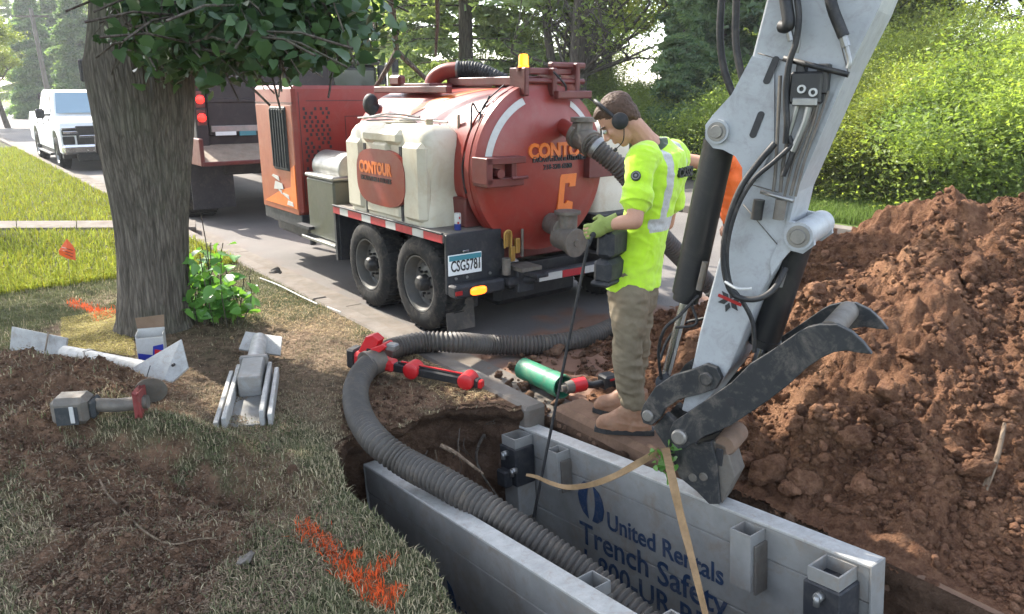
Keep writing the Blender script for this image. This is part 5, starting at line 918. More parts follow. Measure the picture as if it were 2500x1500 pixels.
    # rubber hoses
    H = [([(1772, -120, .1), (1762, 0, .1), (1758, 90, .1), (1768, 170, .1), (1795, 245, .1)], .014), ([(1805, -120, .06), (1797, 20, .06), (1797, 110, .06), (1812, 190, .05), (1822, 215, .05)], .014),
         ([(1905, -80, -.05), (1918, 0, -.06), (1925, 60, -.07), (1908, 65, -.05)], .022), ([(1935, -60, -.05), (1950, 30, -.07), (1944, 100, -.07), (1928, 150, -.07), (1919, 220, -.06), (1921, 300, -.06), (1918, 350, -.05)], .011),
         ([(2016, -80, -.05), (2030, 10, -.06), (2052, 70, -.06), (2060, 90, -.06)], .019), ([(1892, 350, -.05), (1850, 400, -.07), (1808, 460, -.09), (1778, 540, -.1), (1766, 620, -.1), (1775, 690, -.09), (1800, 725, -.08), (1850, 730, -.07), (1890, 705, -.03), (1918, 655, .02)], .012),
         ([(1940, 350, -.05), (1890, 395, -.07), (1835, 445, -.09), (1795, 520, -.1), (1775, 610, -.1), (1782, 690, -.08), (1815, 740, -.05), (1838, 790, -.03), (1842, 860, -.02)], .009), ([(1925, 330, -.05), (1935, 370, -.05), (1912, 430, -.05)], .009),
         ([(1705, 722, .1), (1660, 770, .05), (1622, 805, .02), (1608, 860, .05), (1614, 925, .1)], .007), ([(1780, 722, .3), (1740, 770, .3), (1670, 790, .3), (1630, 830, .28), (1612, 880, .25)], .007), ([(1720, 700, .2), (1690, 740, .1), (1700, 790, .05), (1650, 800, .05)], .006)]
    for pp, r in H: b = B(); b.tube([p3(x, y, w_) for x, y, w_ in pp], r, 10, 8); P('hydraulic_hose', 'rubber', b)
    for pp, r in (([(2056, 82), (2066, 115)], .014), ([(2066, 115), (2074, 150), (2070, 168)], .008), ([(1925, 70), (1932, 100)], .012), ([(1945, 60), (1950, 100), (1944, 130)], .008)): b = B(); b.tube([p3(x, y, -.06) for x, y in pp], r, 8, 3); P('hose_fitting', 'steel', b)
    b = B(); b.tube([p3(1770, 688, -.1), p3(1800, 705, -.11), p3(1835, 705, -.1)], .006, 6, 4); P('hose_guide', 'whitetape', b)
    return root
arm()
# ---------------------------------------------------------------- hoses on the ground
g_ = gp
h2, _ = ribbed('vacuum_hose', [gp(925, 880, .1), gp(900, 893, .09), gp(877, 925, .09), gp(868, 965, .085), gp(880, 1020, .075), gp(920, 1078, .06), dpt(990, 1130, 3.72), dpt(1090, 1183, 3.55), dpt(1200, 1250, 3.42), dpt(1300, 1318, 3.32), dpt(1420, 1400, 3.22), dpt(1540, 1495, 3.1), dpt(1680, 1620, 2.95)], .068, 'thick ribbed hose curving off the lawn down into the trench between the shield panels', 'hose')
b = MB(); p, q = gp(893, 893, .09), gp(930, 878, .10); b.cyl(p, q, .082, n=24); b.cyl(p, p.lerp(q, .2), .09, n=24); b.build('hose_cuff', M['dullsteel'], h2)
h3, _ = ribbed('vacuum_hose', [gp(1590, 700, -.04), gp(1545, 765, -.045), gp(1480, 806, -.045), gp(1400, 832, -.045), gp(1300, 843, -.04), gp(1200, 842, -.02), gp(1110, 836, .07), gp(1030, 836, .085), gp(965, 850, .08), gp(935, 862, .09)], .068, 'grey ribbed hose lying from the lawn across the kerb onto the road', 'hose')
# ---------------------------------------------------------------- tools and shoring pieces on the lawn
def gframe(p, q, up=(0, 0, 1)):
    x = (Vector(q)-Vector(p)).normalized(); y = Vector(up).cross(x).normalized(); z = x.cross(y); return Matrix(((x.x, y.x, z.x, p[0]), (x.y, y.y, z.y, p[1]), (x.z, y.z, z.z, p[2]), (0, 0, 0, 1)))
def pole_tool():
    p, q = gp(862, 872, .09), gp(1172, 934, .05); L = (q-p).length; f = gframe(p, q); root = thing('cordless_pole_tool', (p.x, p.y, 0), 'bright red cordless tool with long black bar and two red wheels by the hose end', 'power tool')
    b = MB(f); b.box(.03, .20, -.06, .06, -.05, .06, .02); b.prism([(.05, .04), (.12, .17), (.17, .19), (.22, .16), (.17, .06), (.28, .03), (.30, -.03), (.05, -.05)], -.035, .035, 'y'); b.box(.16, .32, -.045, .045, -.04, .035, .015); b.prism([(.16, .1), (.26, .15), (.28, .13), (.2, .06)], -.05, .05, 'y'); b.build('body', M['redplastic'], root, bev=.006)
    b = MB(f); b.box(-.02, .045, -.055, .055, -.06, .07, .012); b.box(.12, .17, -.04, .04, .02, .1, .01); b.build('battery', M['black'], root); b = MB(f); b.box(.26, .33, -.035, .035, .10, .145, .01); b.box(.10, .14, -.062, -.058, -.02, .03); b.build('grey_trim', M['steel'], root)
    b = MB(f); b.box(.30, L, -.028, .028, -.035, .02, .008); b.box(.34, L-.06, -.01, .01, .02, .032, .003); b.build('bar', M['black'], root); b = MB(f); b.box(.36, L-.1, -.006, .006, .032, .038); b.box(L-.02, L+.02, -.024, .024, -.034, .015, .006); b.build('bar_stripe', M['redplastic'], root)
    for x in (.45, L-.08):
        b = MB(f); b.lathe((x, -.055, .0), (0, 1, 0), [(0, 0), (0, .04), (.008, .052), (.10, .052), (.108, .04), (.11, 0)], 24); b.build('wheel', M['redplastic'], root)
pole_tool()
def spreader1():
    root = thing('shoring_jack', on(300, 930), 'grey shoring jack with a pale pipe between two tilted square plates, left of the tree', 'shoring jack'); 
    def plate(pts, th=.016):
        P_ = [Vector(p) for p in pts]; n = (P_[1]-P_[0]).cross(P_[2]-P_[0]).normalized()*th; b = MB(); k = len(P_); b.add(P_+[p+n for p in P_], [tuple(range(k))[::-1], tuple(range(k, 2*k))]+[(i, (i+1) % k, k+(i+1) % k, k+i) for i in range(k)]); return b.build('end_plate', M['alutop'], root, bev=.002)
    yL, yR = 4.95, 4.32
    pl = plate([aty(25, 880, yL), aty(160, 880, yL-.05), aty(168, 826, yL+.0), aty(33, 798, yL+.05)]); pr_ = plate([aty(329, 968, yR-.12), aty(384, 972, yR-.13), aty(462, 900, yR), aty(445, 831, yR+.08), aty(298, 917, yR-.02)])
    b = MB(); c = aty(115, 842, yL-.03); b.tube([aty(118, 812, yL+.0), aty(110, 858, yL-.06)], .006, 6); b.build('plate_scratch', M['tan'], pl); b = MB(); c = aty(425, 890, yR-.03); b.cyl(c+Vector((0, -.02, 0)), c+Vector((0, .0, 0)), .009, n=10); b.tube([aty(352, 952, yR-.14), aty(360, 915, yR-.08), aty(367, 893, yR-.05)], .003, 5); b.build('bolt_hole', M['ink'], pr_)
    b = MB(); b.cyl(aty(160, 862, yL-.1), aty(360, 902, yR+.04), .05, n=24); pp = b.build('pipe', M['alutop'], root); b = MB(); p, q = aty(215, 872, 4.72), aty(222, 874, 4.70); b.cyl(p, q, .056, n=24); b.build('pipe_collar', M['alu'], pp)
spreader1()
b = MB(); p = on(203, 875, .1); cw = thing('wire_loop', on(195, 915), 'thin pale wire looped round the pipe of the shoring jack', 'wire'); b.tube([aty(205, 858, 4.66), aty(206, 885, 4.6), aty(198, 905, 4.58), aty(185, 912, 4.6)], .003, 5, 6); b.build('strand', M['tan'], cw)
def spreader2():
    p, q = on(640, 850, .05), on(598, 1040, .04); f = gframe(p, q); L = (q-p).length; root = thing('shoring_jack', on(610, 940), 'pale shoring jack with round tube, square plate and scuffed side rails, right of the tree', 'shoring jack')
    c = [aty(601, 813, 5.02), aty(690, 826, 4.98), aty(685, 871, 4.84), aty(584, 856, 4.88)]; n = (c[1]-c[0]).cross(c[2]-c[0]).normalized()*-.016; b = MB(); b.add(c+[v+n for v in c], [(0, 1, 2, 3), (7, 6, 5, 4), (0, 4, 5, 1), (1, 5, 6, 2), (2, 6, 7, 3), (3, 7, 4, 0)]); ep = b.build('end_plate', M['alutop'], root, bev=.002); b = MB()
    for px in (607, 655): a = aty(px, 866, 4.9); b.cyl(a, a+Vector((0, -.02, -.06)), .01, n=8)
    b.build('plate_stud', M['steel'], ep)
    b = MB(f); b.cyl((.12, 0, .05), (.62, 0, .045), .052, n=24); b.build('round_tube', M['alutop'], root); b = MB(f); b.box(.58, .63, -.085, .085, -.03, .10, .008); b.box(.62, .98, -.065, .065, -.03, .095, .006); b.build('square_tube', M['alu'], root)
    b = MB(f); b.box(.62, L+.02, -.11, .11, -.04, -.028, .002); b.build('base_channel', M['alu'], root)
    for s_ in (-1, 1):
        b = MB(f); 
        for k, (d, h) in enumerate(((.080, .05), (.122, .028))): b.box(.60+.05*k, L+.03+.05*(s_ < 0)*1, min(s_*d, s_*(d+.026)), max(s_*d, s_*(d+.026)), -.04, h, .004)
        b.build('side_rail', M['alutop'], root)
spreader2()
def saw():
    p, q = on(155, 1030, .05), on(350, 1018, .05); f = gframe(p, q); L = (q-p).length; root = thing('cutoff_saw', on(240, 1045), 'muddy cordless cut-off saw with grey battery and red head lying on the dirt at left', 'power tool')
    b = MB(f); b.box(-.03, .14, -.07, .07, -.05, .09, .025); b.build('battery', M['dullsteel'], root, bev=.004); b = MB(f); b.box(.0, .10, -.074, -.069, -.04, .05); b.box(.14, .17, -.055, .055, -.03, .07, .02); b.build('battery_base', M['grille'], root); b = MB(f); b.box(.065, .085, -.079, -.073, -.03, .055, .002); b.build('label_strip', M['whitetape'], root)
    b = MB(f); b.tube([(.15, 0, .03), (.26, 0, .02), (.40, 0, .03)], .034, 14, 5); b.build('handle', M['dullsteel'], root); b = MB(f); b.box(.38, L-.02, -.04, .04, -.02, .085, .018); b.build('gear_head', paint('muddy red plastic', (.25, .05, .045), .6, 0, .2, (.16, .11, .08), .6, 8), root, bev=.004); b = MB(f); b.box(L-.03, L+.03, -.03, .03, .0, .06, .012); b.build('spindle', M['dullsteel'], root)
    b = MB(f); b.lathe((.40, .07, .06), (-.15, .95, .3), [(0, 0), (0, .075), (.004, .075), (.004, 0)], 32); b.build('cutting_disc', M['dullsteel'], root)
saw()
def impact():
    p, q = gp(1380, 955, -.02), gp(1490, 930, -.02); f = gframe(p, q); L = (q-p).length; root = thing('impact_wrench', (p.x, p.y, -.1), 'red and black cordless impact wrench lying in dirt beside the green pipe', 'power tool')
    b = MB(f); b.cyl((-.03, 0, .02), (.0, 0, .02), .022, n=14); b.cyl((0, 0, .02), (.05, 0, .02), .036, .042, n=16); b.build('nose', M['dullsteel'], root); b = MB(f); b.cyl((.05, 0, .02), (.14, 0, .02), .045, n=20); b.build('body', M['redplastic'], root); b = MB(f); b.tube([(.13, 0, .02), (.2, .0, .0), (L-.06, 0, .0)], .022, 12, 4); b.box(L-.07, L+.03, -.05, .05, -.045, .05, .012); b.build('grip_and_battery', M['black'], root); b = MB(f); b.box(L-.04, L+.02, -.053, .053, .02, .035, .002); b.build('battery_band', M['redlens'], root)
impact()
p, q = gp(1278, 900, -.02), gp(1375, 945, -.01); gpipe = thing('green_pipe', (p.x, p.y, -.1), 'short muddy green plastic pipe lying on the dirt beside the kerb', 'pipe'); b = MB(); d = (q-p).normalized(); b.lathe(p, d, [((q-p).length, .068), ((q-p).length, .076), ((q-p).length*.75, .076), ((q-p).length*.74, .072), (0, .072), (0, .064), ((q-p).length, .068)], 32, False); b.build('tube', paint('green plastic pipe', (.03, .22, .12), .4, 0, .2, (.22, .17, .12), .5, 8), gpipe); b = MB(); b.cyl(p+d*.02, p+d*.03, .064, n=24); b.build('soil_plug', M['soil'], gpipe)
# drinks carton by the trunk
c0 = on(338, 888); c1 = on(405, 882); f = gframe(c0, c1); w_ = (c1-c0).length; bxr = thing('drinks_carton', c0, 'torn blue and white drinks carton standing open at the foot of the tree', 'carton')
b = MB(f); t_ = .003; D_ = .13; b.box(0, w_, 0, t_, 0, .17); b.box(0, w_, D_-t_, D_, 0, .20); b.box(0, t_, t_, D_-t_, 0, .19); b.box(w_-t_, w_, t_, D_-t_, 0, .19); b.box(t_, w_-t_, t_, D_-t_, .0, .01); b.build('carton_body', M['whitetape'], bxr); b = MB(f); b.prism([(0.005, 0), (w_-.005, 0), (w_-.005, .12), (.6*w_, .11), (.55*w_, .05), (.005, .07)], -.002, .0, 'y'); b.build('blue_panel', paint('blue carton print', (.015, .03, .30), .4, 0, .1), bxr); b = MB(f); b.prism([(.62*w_, .05), (.95*w_, .04), (.95*w_, .075), (.65*w_, .09)], -.004, -.002, 'y'); b.build('red_print', M['redplastic'], bxr)
b = MB(f); b.add([(0, D_, .20), (w_, D_, .20), (w_*1.02, D_+.02, .28), (-.01, D_+.02, .27)], [(0, 1, 2, 3)]); b.build('flap', paint('brown cardboard', (.2, .13, .08), .8), bxr, bev=0); b = MB(f); b.box(.01, w_-.01, .01, D_-.01, .10, .11); b.build('carton_inside', M['soil'], bxr)
# marking flag
f0 = on(172, 700); fl = thing('marking_flag', f0, 'small orange marker flag with dark stripes standing on the lawn', 'flag'); Yf = f0.y; b = MB(); b.cyl(f0, aty(163, 588, Yf), .002, n=6); b.build('wire', M['steel'], fl)
pts = [(163, 583), (178, 600), (184, 612), (185, 636), (165, 632), (145, 622), (143, 612)]; b = MB(); P_ = [aty(x, y, Yf+.006*((i % 3)-1)) for i, (x, y) in enumerate(pts)]; c = sum(P_, Vector())/7+Vector((0, -.02, 0)); b.add(P_+[c], [(i, (i+1) % 7, 7) for i in range(7)]); M['flag'] = paint('orange flag film', (.85, .13, .03), .5, 0, .1); b.build('pennant', M['flag'], fl)
b = MB()
for k in range(3): a, d = aty(150+4*k, 604+8*k, Yf-.03), aty(178, 612+8*k, Yf-.03); b.tube([a, d], .0025, 4)
b.build('stripe', M['ink'], fl)
# cord, block, stick, roots
cd = thing('white_cord', on(640, 690), 'thin white plastic rod lying along the grass strip beside the kerb', 'rod'); b = MB(); b.tube([on(x, y, .035) for x, y in ((636, 688), (680, 705), (735, 733), (775, 752))], .006, 6, 4); b.tube([on(x, y, .03) for x, y in ((800, 758), (832, 771))], .006, 6, 4); b.build('rod', M['whitetape'], cd)
st0 = thing('wood_stake', (0, 0, 0), 'splintered pale stick poking out of the soil heap', 'stick')
def onpile(px, py, dz=0.):
    r = ray(px, py); t = 1.2
    while t < 9:
        p = O3+r*t
        if p[2] < float(pile_h(np.array([p[0]]), np.array([p[1]]), False)[0]): break
        t += .01
    return Vector(p)+Vector((0, 0, dz))
q0, q1 = onpile(2402, 1185, -.05), onpile(2435, 1085, .06); st0.location = q0; b = MB(); b.tube([q0, q0.lerp(q1, .5)+Vector((.0, -.03, .04)), q1+Vector((0, -.02, .05))], .017, 8, 5, rf=lambda t: .015-.007*t); o = b.build('stake', M['bark'], st0); o.data.materials[0] = bark('pale wood', (.16, .11, .075), (.28, .21, .145))
rr = thing('tree_roots', S(2.2, 3.3, -.6), 'pale torn tree roots hanging from the far wall of the pit', 'roots'); rg = random.Random(4)
for k in range(26):
    big = k < 4; v0 = rg.uniform(1.9, 2.45); u0 = 3.33; z0 = rg.uniform(-.75, -.12); p = S(v0, u0+.05, z0); pts = [p]; d = Vector((rg.uniform(-.6, .6), -.5, rg.uniform(-.6, .1)))
    for j in range(5): d = (d+Vector((rg.gauss(0, .35), rg.gauss(0, .35), rg.gauss(-.1, .3)))).normalized(); pts.append(pts[-1]+d*(.09 if big else .06))
    r = .011 if big else rg.uniform(.002, .005); b = MB(); b.tube(pts, r, 6, 4, rf=lambda t: r*(1.1-.8*t)); b.build('root', o.data.materials[0] if k % 3 == 0 else M['bark2'], rr)
b = MB(); pts = [aty(1075, 1088, 3.62), aty(1110, 1105, 3.6), aty(1150, 1135, 3.55), aty(1180, 1158, 3.5)]; b.tube(pts, .012, 7, 5, rf=lambda t: .014-.008*t); b.build('root', o.data.materials[0], rr)
r2 = thing('thin_root', on(330, 1240), 'long thin bare root trailing over the dirt at lower left', 'root'); b = MB(); b.tube([on(x, y, .015) for x, y in ((232, 1152), (262, 1212), (300, 1250), (335, 1290), (385, 1325), (430, 1337), (480, 1325), (530, 1322))], .005, 6, 5, rf=lambda t: .006-.003*t); b.build('root', o.data.materials[0], r2)
# sling webbing off the coupler
def sling():
    root = thing('lifting_sling', gp(1610, 1110, .3), 'frayed tan webbing sling hanging from the coupler to the trench shield', 'sling'); M['web'] = paint('tan webbing', (.27, .17, .08), .8, 0, .35, (.2, .13, .08), .4, 22, .1); t = p3w = lambda px, py, w: ARM @ Vector((ap(px, py, w)[0], w, ap(px, py, w)[1]))
    def band(pts, wd, name='webbing', side=None):
        P_ = spline([Vector(p) for p in pts], 10); vs = []; n = len(P_)
        for i, p in enumerate(P_):
            tg = (P_[min(i+1, n-1)]-P_[max(i-1, 0)]).normalized(); vdir = (p-Vector(O3)).normalized(); s_ = tg.cross(vdir).normalized(); tw = .5*math.sin(i*.25); s_ = (s_*math.cos(tw)+vdir*math.sin(tw)); w = wd(i/(n-1)); nn = tg.cross(s_)*.0025; vs += [p+s_*w+nn, p-s_*w+nn, p-s_*w-nn, p+s_*w-nn]
        b = MB(); b.add(vs, [(4*i+a, 4*i+(a+1) % 4, 4*i+4+(a+1) % 4, 4*i+4+a) for i in range(n-1) for a in range(4)], True); b.build(name, M['web'], root)
    top = p3w(1612, 1100, -.02)
    band([top, dpt(1560, 1130, 3.28), dpt(1500, 1163, 3.3), dpt(1440, 1184, 3.38), dpt(1385, 1190, 3.45), dpt(1345, 1180, 3.52), dpt(1310, 1165, 3.6), dpt(1285, 1160, 3.65)], lambda t: .017-.010*t)
    band([p3w(1625, 1095, -.03), dpt(1640, 1165, 2.95), dpt(1662, 1260, 2.85), dpt(1685, 1350, 2.75), dpt(1705, 1430, 2.65), dpt(1730, 1530, 2.6)], lambda t: .019-.009*t)
    leafmesh('caught_leaves', np.array([(top+Vector((rnd.gauss(.01, .03), rnd.gauss(-.04, .02), rnd.gauss(-.03, .05))))[:] for _ in range(34)])-np.array(root.location[:]), .035, L_['sprout'], 5, root)
sling()
# sprouts at the foot of the tree
def sprouts():
    c = on(528, 790); root = thing('sprout_bush', c, 'leafy green suckers growing at the foot of the thick tree trunk', 'bush'); rg = random.Random(9); b = MB(); C = []
    for k in range(30):
        px = rg.uniform(478, 590); h = rg.uniform(.25, .62)*(1 if px < 560 else .75); p = on(px, rg.uniform(770, 800)); a = Vector((rg.gauss(0, .16), rg.gauss(0, .12), 1)); e = p+a*h; b.tube([p, p+a*h*.5+Vector((rg.gauss(0, .02), 0, 0)), e], .004, 5, 3)
        for j in range(11): t_ = rg.uniform(.15, 1.); C.append((p+a*h*t_+Vector((rg.gauss(0, .055), rg.gauss(-.02, .055), rg.gauss(0, .03))))[:])
    e0 = on(520, 790); b.tube([e0, e0+Vector((.02, 0, .5)), e0+Vector((.0, 0, .85))], .004, 5, 3); b.build('stems', M['bark2'], root); leafmesh('foliage', np.array(C)-np.array(c[:]), .085, L_['sprout'], 6, root, .25, .6, 'leaf')
sprouts()
# ---------------------------------------------------------------- second person behind the digger stick is in the people part; grass follows
# ---------------------------------------------------------------- people
def blob(name, b, mat, parent, vox=.009, smooth=3, wr=0., wsc=9., seed=0, post=None, frame=None):
    """closed shapes merged into one continuous skin, softened, with folds"""
    o = b.build('tmp', None); m = o.modifiers.new('r', 'REMESH'); m.mode = 'VOXEL'; m.voxel_size = vox; m2 = o.modifiers.new('s', 'SMOOTH'); m2.iterations = smooth; m2.factor = .6
    dg = bpy.context.evaluated_depsgraph_get(); dg.update(); me = bpy.data.meshes.new_from_object(o.evaluated_get(dg)); bpy.data.objects.remove(o)
    n = len(me.vertices); co = np.zeros(n*3, np.float32); me.vertices.foreach_get('co', co); co = co.reshape(-1, 3).astype(float)
    if wr:
        no = np.zeros(n*3, np.float32); me.vertex_normals.foreach_get('vector', no) if hasattr(me, 'vertex_normals') else me.vertices.foreach_get('normal', no); no = no.reshape(-1, 3)
        x, y, z = co.T; k = 1-2*np.abs(fbm(x*wsc+.6*fbm(x*5, y*5, z*5, 2, 3), y*wsc, z*wsc*1.7+x*3, 3, seed)); co = co+no*(wr*k)[:, None]
    c = np.array(parent.location[:]); me.vertices.foreach_set('co', (co-c).astype(np.float32).ravel()); me.polygons.foreach_set('use_smooth', np.ones(len(me.polygons), bool))
    if post is not None: at = me.color_attributes.new('tint', 'FLOAT_COLOR', 'POINT'); q = np.ones((n, 4), np.float32); q[:, :3] = post(co); at.data.foreach_set('color', q.ravel())
    me.materials.clear(); me.materials.append(mat); me.name = name; me.update(); r = bpy.data.objects.new(name, me); COL.objects.link(r); r.parent = parent; return r
def cap(b, p0, p1, r0, r1=None, n=14):
    r1 = r0 if r1 is None else r1; b.cyl(p0, p1, r0, r1, n); b.ball(p0, r0, n, 8); b.ball(p1, r1, n, 8); return b
def chain(b, P_, R_, n=14):
    for i in range(len(P_)-1): cap(b, P_[i], P_[i+1], R_[i], R_[i+1], n)
def oring(c, s, f, a, b_, n=24, k=1.): return [Vector(c)+s*(a*math.copysign(abs(math.cos(t))**k, math.cos(t)))+f*(b_*math.copysign(abs(math.sin(t))**k, math.sin(t))) for t in [q*2*math.pi/n for q in range(n)]]
SKIN = paint('skin', (.50, .27, .18), .5, 0, .12, (.38, .15, .10), .2, 18, .01, .4)
def face(b, hc, f, s, u, R_=.1):
    f, s, u = f*.98, s*.95, u*.98
    """head with brow, nose, lips, chin, ears around centre hc; f forward, s to the left, u up"""
    p = lambda a, c, d: hc+f*a+s*c+u*d; rot = Matrix((f, s, u)).transposed()
    b.ball(p(-.012, 0, .025), (.096, .077, .098), 20, 14, rot); b.ball(p(.022, 0, -.035), (.066, .062, .082), 18, 12, rot); b.ball(p(.045, 0, -.098), (.03, .032, .022), 12, 8, rot); b.ball(p(.072, 0, .022), (.016, .05, .012), 12, 8, rot)
    cap(b, p(.082, 0, .012), p(.106, 0, -.028), .008, .0115, 10); b.ball(p(.098, .010, -.034), .0085, 8, 6); b.ball(p(.098, -.010, -.034), .0085, 8, 6); b.ball(p(.084, 0, -.06), (.010, .022, .0055), 10, 6, rot); b.ball(p(.082, 0, -.072), (.010, .019, .006), 10, 6, rot)
    for q in (1, -1): b.ball(p(.056, .036*q, -.02), (.026, .022, .024), 10, 8, rot); b.ball(p(-.008, .076*q, -.01), (.018, .009, .030), 12, 8, rot)
def hand(b, w, d, palm, side, grip, r=1.):
    """palm and five bent fingers closing round grip; w wrist, d forearm direction, palm normal"""
    d = d.normalized(); side = side.normalized(); palm = palm.normalized(); c = w+d*.045; rot = Matrix((d, side, palm)).transposed(); b.ball(c, (.050, .040, .019), 12, 8, rot)
    for k, (o_, L) in enumerate(((.028, .040), (.010, .045), (-.009, .042), (-.027, .033))):
        k0 = c+d*.040+side*o_; k1 = k0+d*L*.62+palm*L*.35; k2 = k1+palm*L*.68-d*L*.12; k3 = k2-d*L*.5+palm*L*.05; chain(b, [k0, k1, k2, k3], [.0098, .0092, .0085, .0075], 8)
    t0 = c-d*.02+side*.034; t1 = t0+side*.018+palm*.022+d*.012; t2 = t1+palm*.026+d*.018-side*.008; chain(b, [t0, t1, t2], [.0125, .0105, .0088], 8)
def seam(c0, c1, name): t = NT(name); at = t.n('Attribute', _attribute_name='tint'); return t
def worker():
    W = aty; root = thing('person', (gp(1530, 1050).x, gp(1530, 1050).y, .02), 'worker in lime hi-vis shirt and khaki trousers looking down, holding a thin black rod', 'person')
    shL, shR = W(1566, 386, 3.64), W(1650, 378, 3.99); S_ = (shL-shR); S_.z = 0; S_.normalize(); Fw = Vector((0, 0, 1)).cross(S_)*-1; Fw = Fw if Fw.x < 0 else -Fw; UP = Vector((0, 0, 1))
    neck = W(1582, 338, 3.80); hc = W(1510, 294, 3.76); hf = Vector((-.80, .10, -.78)).normalized(); hs = Vector((-.15, -.98, .02)); hs = (hs-hf*hs.dot(hf)).normalized(); hu = hf.cross(hs); hu = hu if hu.z > 0 else -hu
    hipL, hipR = W(1537, 715, 3.68), W(1552, 712, 3.86); kL, kR = W(1531, 868, 3.66), W(1552, 862, 3.90); aL, aR = W(1545, 1008, 3.70), W(1535, 985, 3.93)
    eL, wL = W(1549, 540, 3.50), W(1486, 548, 3.56); eR, wR = W(1628, 545, 4.10), W(1500, 556, 3.78); pel = (hipL+hipR)/2; ch = (shL+shR)/2
    b = MB()                                                            # the continuous body
    face(b, hc, hf, hs, hu); chain(b, [hc-hu*.05-hf*.03, neck+Vector((-.01, 0, -.02)), ch+UP*.0], [.056, .062, .075]); chain(b, [shL, eL, wL], [.052, .040, .029]); chain(b, [shR, eR, wR], [.052, .040, .029])
    b.loft([oring(pel, S_, Fw, .15, .10), oring(pel.lerp(ch, .35), S_, Fw, .135, .095), oring(pel.lerp(ch, .75), S_, Fw, .165, .11), oring(ch, S_, Fw, .16, .08)]); chain(b, [hipL, kL, aL], [.085, .058, .04]); chain(b, [hipR, kR, aR], [.085, .058, .04])
    gripdir = (W(1303, 1262, 3.45)-W(1456, 556, 3.5)).normalized()
    hand(b, wL, (W(1455, 560, 3.56)-wL), Vector((-.2, .95, -.1)), Vector((-.1, 0, 1)), None); hand(b, wR, (W(1462, 575, 3.68)-wR), Vector((-.2, -.9, 0)), Vector((0, 0, 1)), None)
    blob('body', b, SKIN, root, .005, 2)
    b = MB()                                                            # eye, brow
    p = hc+hf*.082+hs*.033+hu*.004; b.ball(p, .010, 10, 8); b.build('eye', M['whitetape'], root); b = MB(); b.ball(p+hf*.007-hu*.002, .006, 8, 6); b.build('iris', M['ink'], root); hairm = paint('brown hair', (.10, .05, .026), .6, 0, .45, (.05, .025, .015), .4, 60, .3)
    b = MB(); b.tube([hc+hf*.092+hs*.014+hu*.024, hc+hf*.086+hs*.034+hu*.028, hc+hf*.068+hs*.05+hu*.02], .005, 6, 3); b.build('eyebrow', hairm, root)
    rot = Matrix((hf, hs, hu)).transposed(); b = MB(); b.ball(hc-hf*.022+hu*.050, (.093, .078, .078), 24, 16, rot); b.ball(hc-hf*.05+hu*.005, (.058, .0745, .066), 20, 12, rot); b.ball(hc+hf*.028+hu*.086, (.052, .056, .03), 16, 10, rot); b.ball(hc-hf*.062-hu*.03, (.036, .058, .04), 16, 10, rot); blob('hair', b, hairm, root, .004, 1, .0022, 60, 3)
    hd = MB(); pts = [hc+hs*.096*math.cos(t)+(hu*.145+hf*.02)*math.sin(t)+hf*.0 for t in [q*math.pi/12 for q in range(13)]]; hd.tube(pts, .009, 8, 2); o = hd.build('headset_band', M['black'], root)
    for q in (1, -1):
        hd = MB(); c = hc+hs*.092*q-hf*.004-hu*.008; hd.lathe(c, hs*q, [(-.012, 0), (-.012, .034), (0, .040), (.018, .038), (.026, .026), (.028, 0)], 24); e = hd.build('ear_cup', M['black'], root)
    hd = MB(); hd.tube([c0 for c0 in (hc+hs*.092-hu*.04, hc+hs*.085+hf*.045-hu*.085, hc+hs*.055+hf*.098-hu*.092)], .0028, 6, 5); hd.ball(hc+hs*.05+hf*.102-hu*.092, .011, 8, 6); hd.build('microphone', M['black'], root)
    # shirt
    hiv = NT('lime hi-vis knit'); at = hiv.n('Attribute', _attribute_name='tint'); sp = hiv.n('SeparateColor'); hiv.set(sp.inputs[0], at.outputs['Color']); nz = hiv.noise(9, 5, .65); base = hiv.mix(hiv.ramp(nz, (.4, 0.), (.75, 1.)), (.50, .80, .03), (.42, .64, .05)); grime = hiv.ramp(hiv.noise(4, 6, .7), (.52, 0.), (.75, .4)); base = hiv.mix(grime, base, (.32, .40, .10))
    base = hiv.mix(hiv.math('GREATER_THAN', sp.outputs[0], .5), base, hiv.mix(hiv.ramp(hiv.n('TexChecker', Vector=hiv.co(), Scale=90.), (0, 0.), (1, 1.)), (.42, .42, .40), (.50, .50, .48))); base = hiv.mix(hiv.math('GREATER_THAN', sp.outputs[1], .5), base, (.05, .07, .04)); hiv.set(hiv.b.inputs['Base Color'], base); hiv.set(hiv.b.inputs['Roughness'], .75); hiv.set(hiv.b.inputs['Specular IOR Level'], .2); hiv.set(hiv.b.inputs['Sheen Weight'], .3)
    z0 = W(1560, 690, 3.75).z; hem = Vector((pel.x, pel.y, z0))+Fw*-.01; ax = (ch-hem)
    def tr(t, a, c, off=0.): return oring(hem+ax*t+Fw*off, S_, Fw, a, c, 32, .88)
    b = MB(); b.loft([tr(-.03, .172, .130, .012), tr(.1, .160, .118, .012), tr(.3, .146, .108, .005), tr(.5, .148, .106, .0), tr(.7, .168, .112, -.01), tr(.85, .184, .108, -.02), tr(.95, .182, .10, -.02), tr(1.03, .155, .088, -.015), tr(1.065, .11, .078, .01), tr(1.105, .082, .068, .03), tr(1.14, .072, .064, .045)])
    hL = shL.lerp(eL, .68); hR = shR.lerp(eR, .68); chain(b, [shL.lerp(ch, .25), shL+UP*-.01, shL.lerp(eL, .35), hL], [.078, .074, .07, .068]); b.cyl(shL.lerp(eL, .5), hL+(eL-shL).normalized()*.02, .072, .078, 20); chain(b, [shR.lerp(ch, .25), shR+UP*-.01, hR], [.078, .074, .068]); b.cyl(shR.lerp(eR, .5), hR+(eR-shR).normalized()*.02, .072, .078, 20)
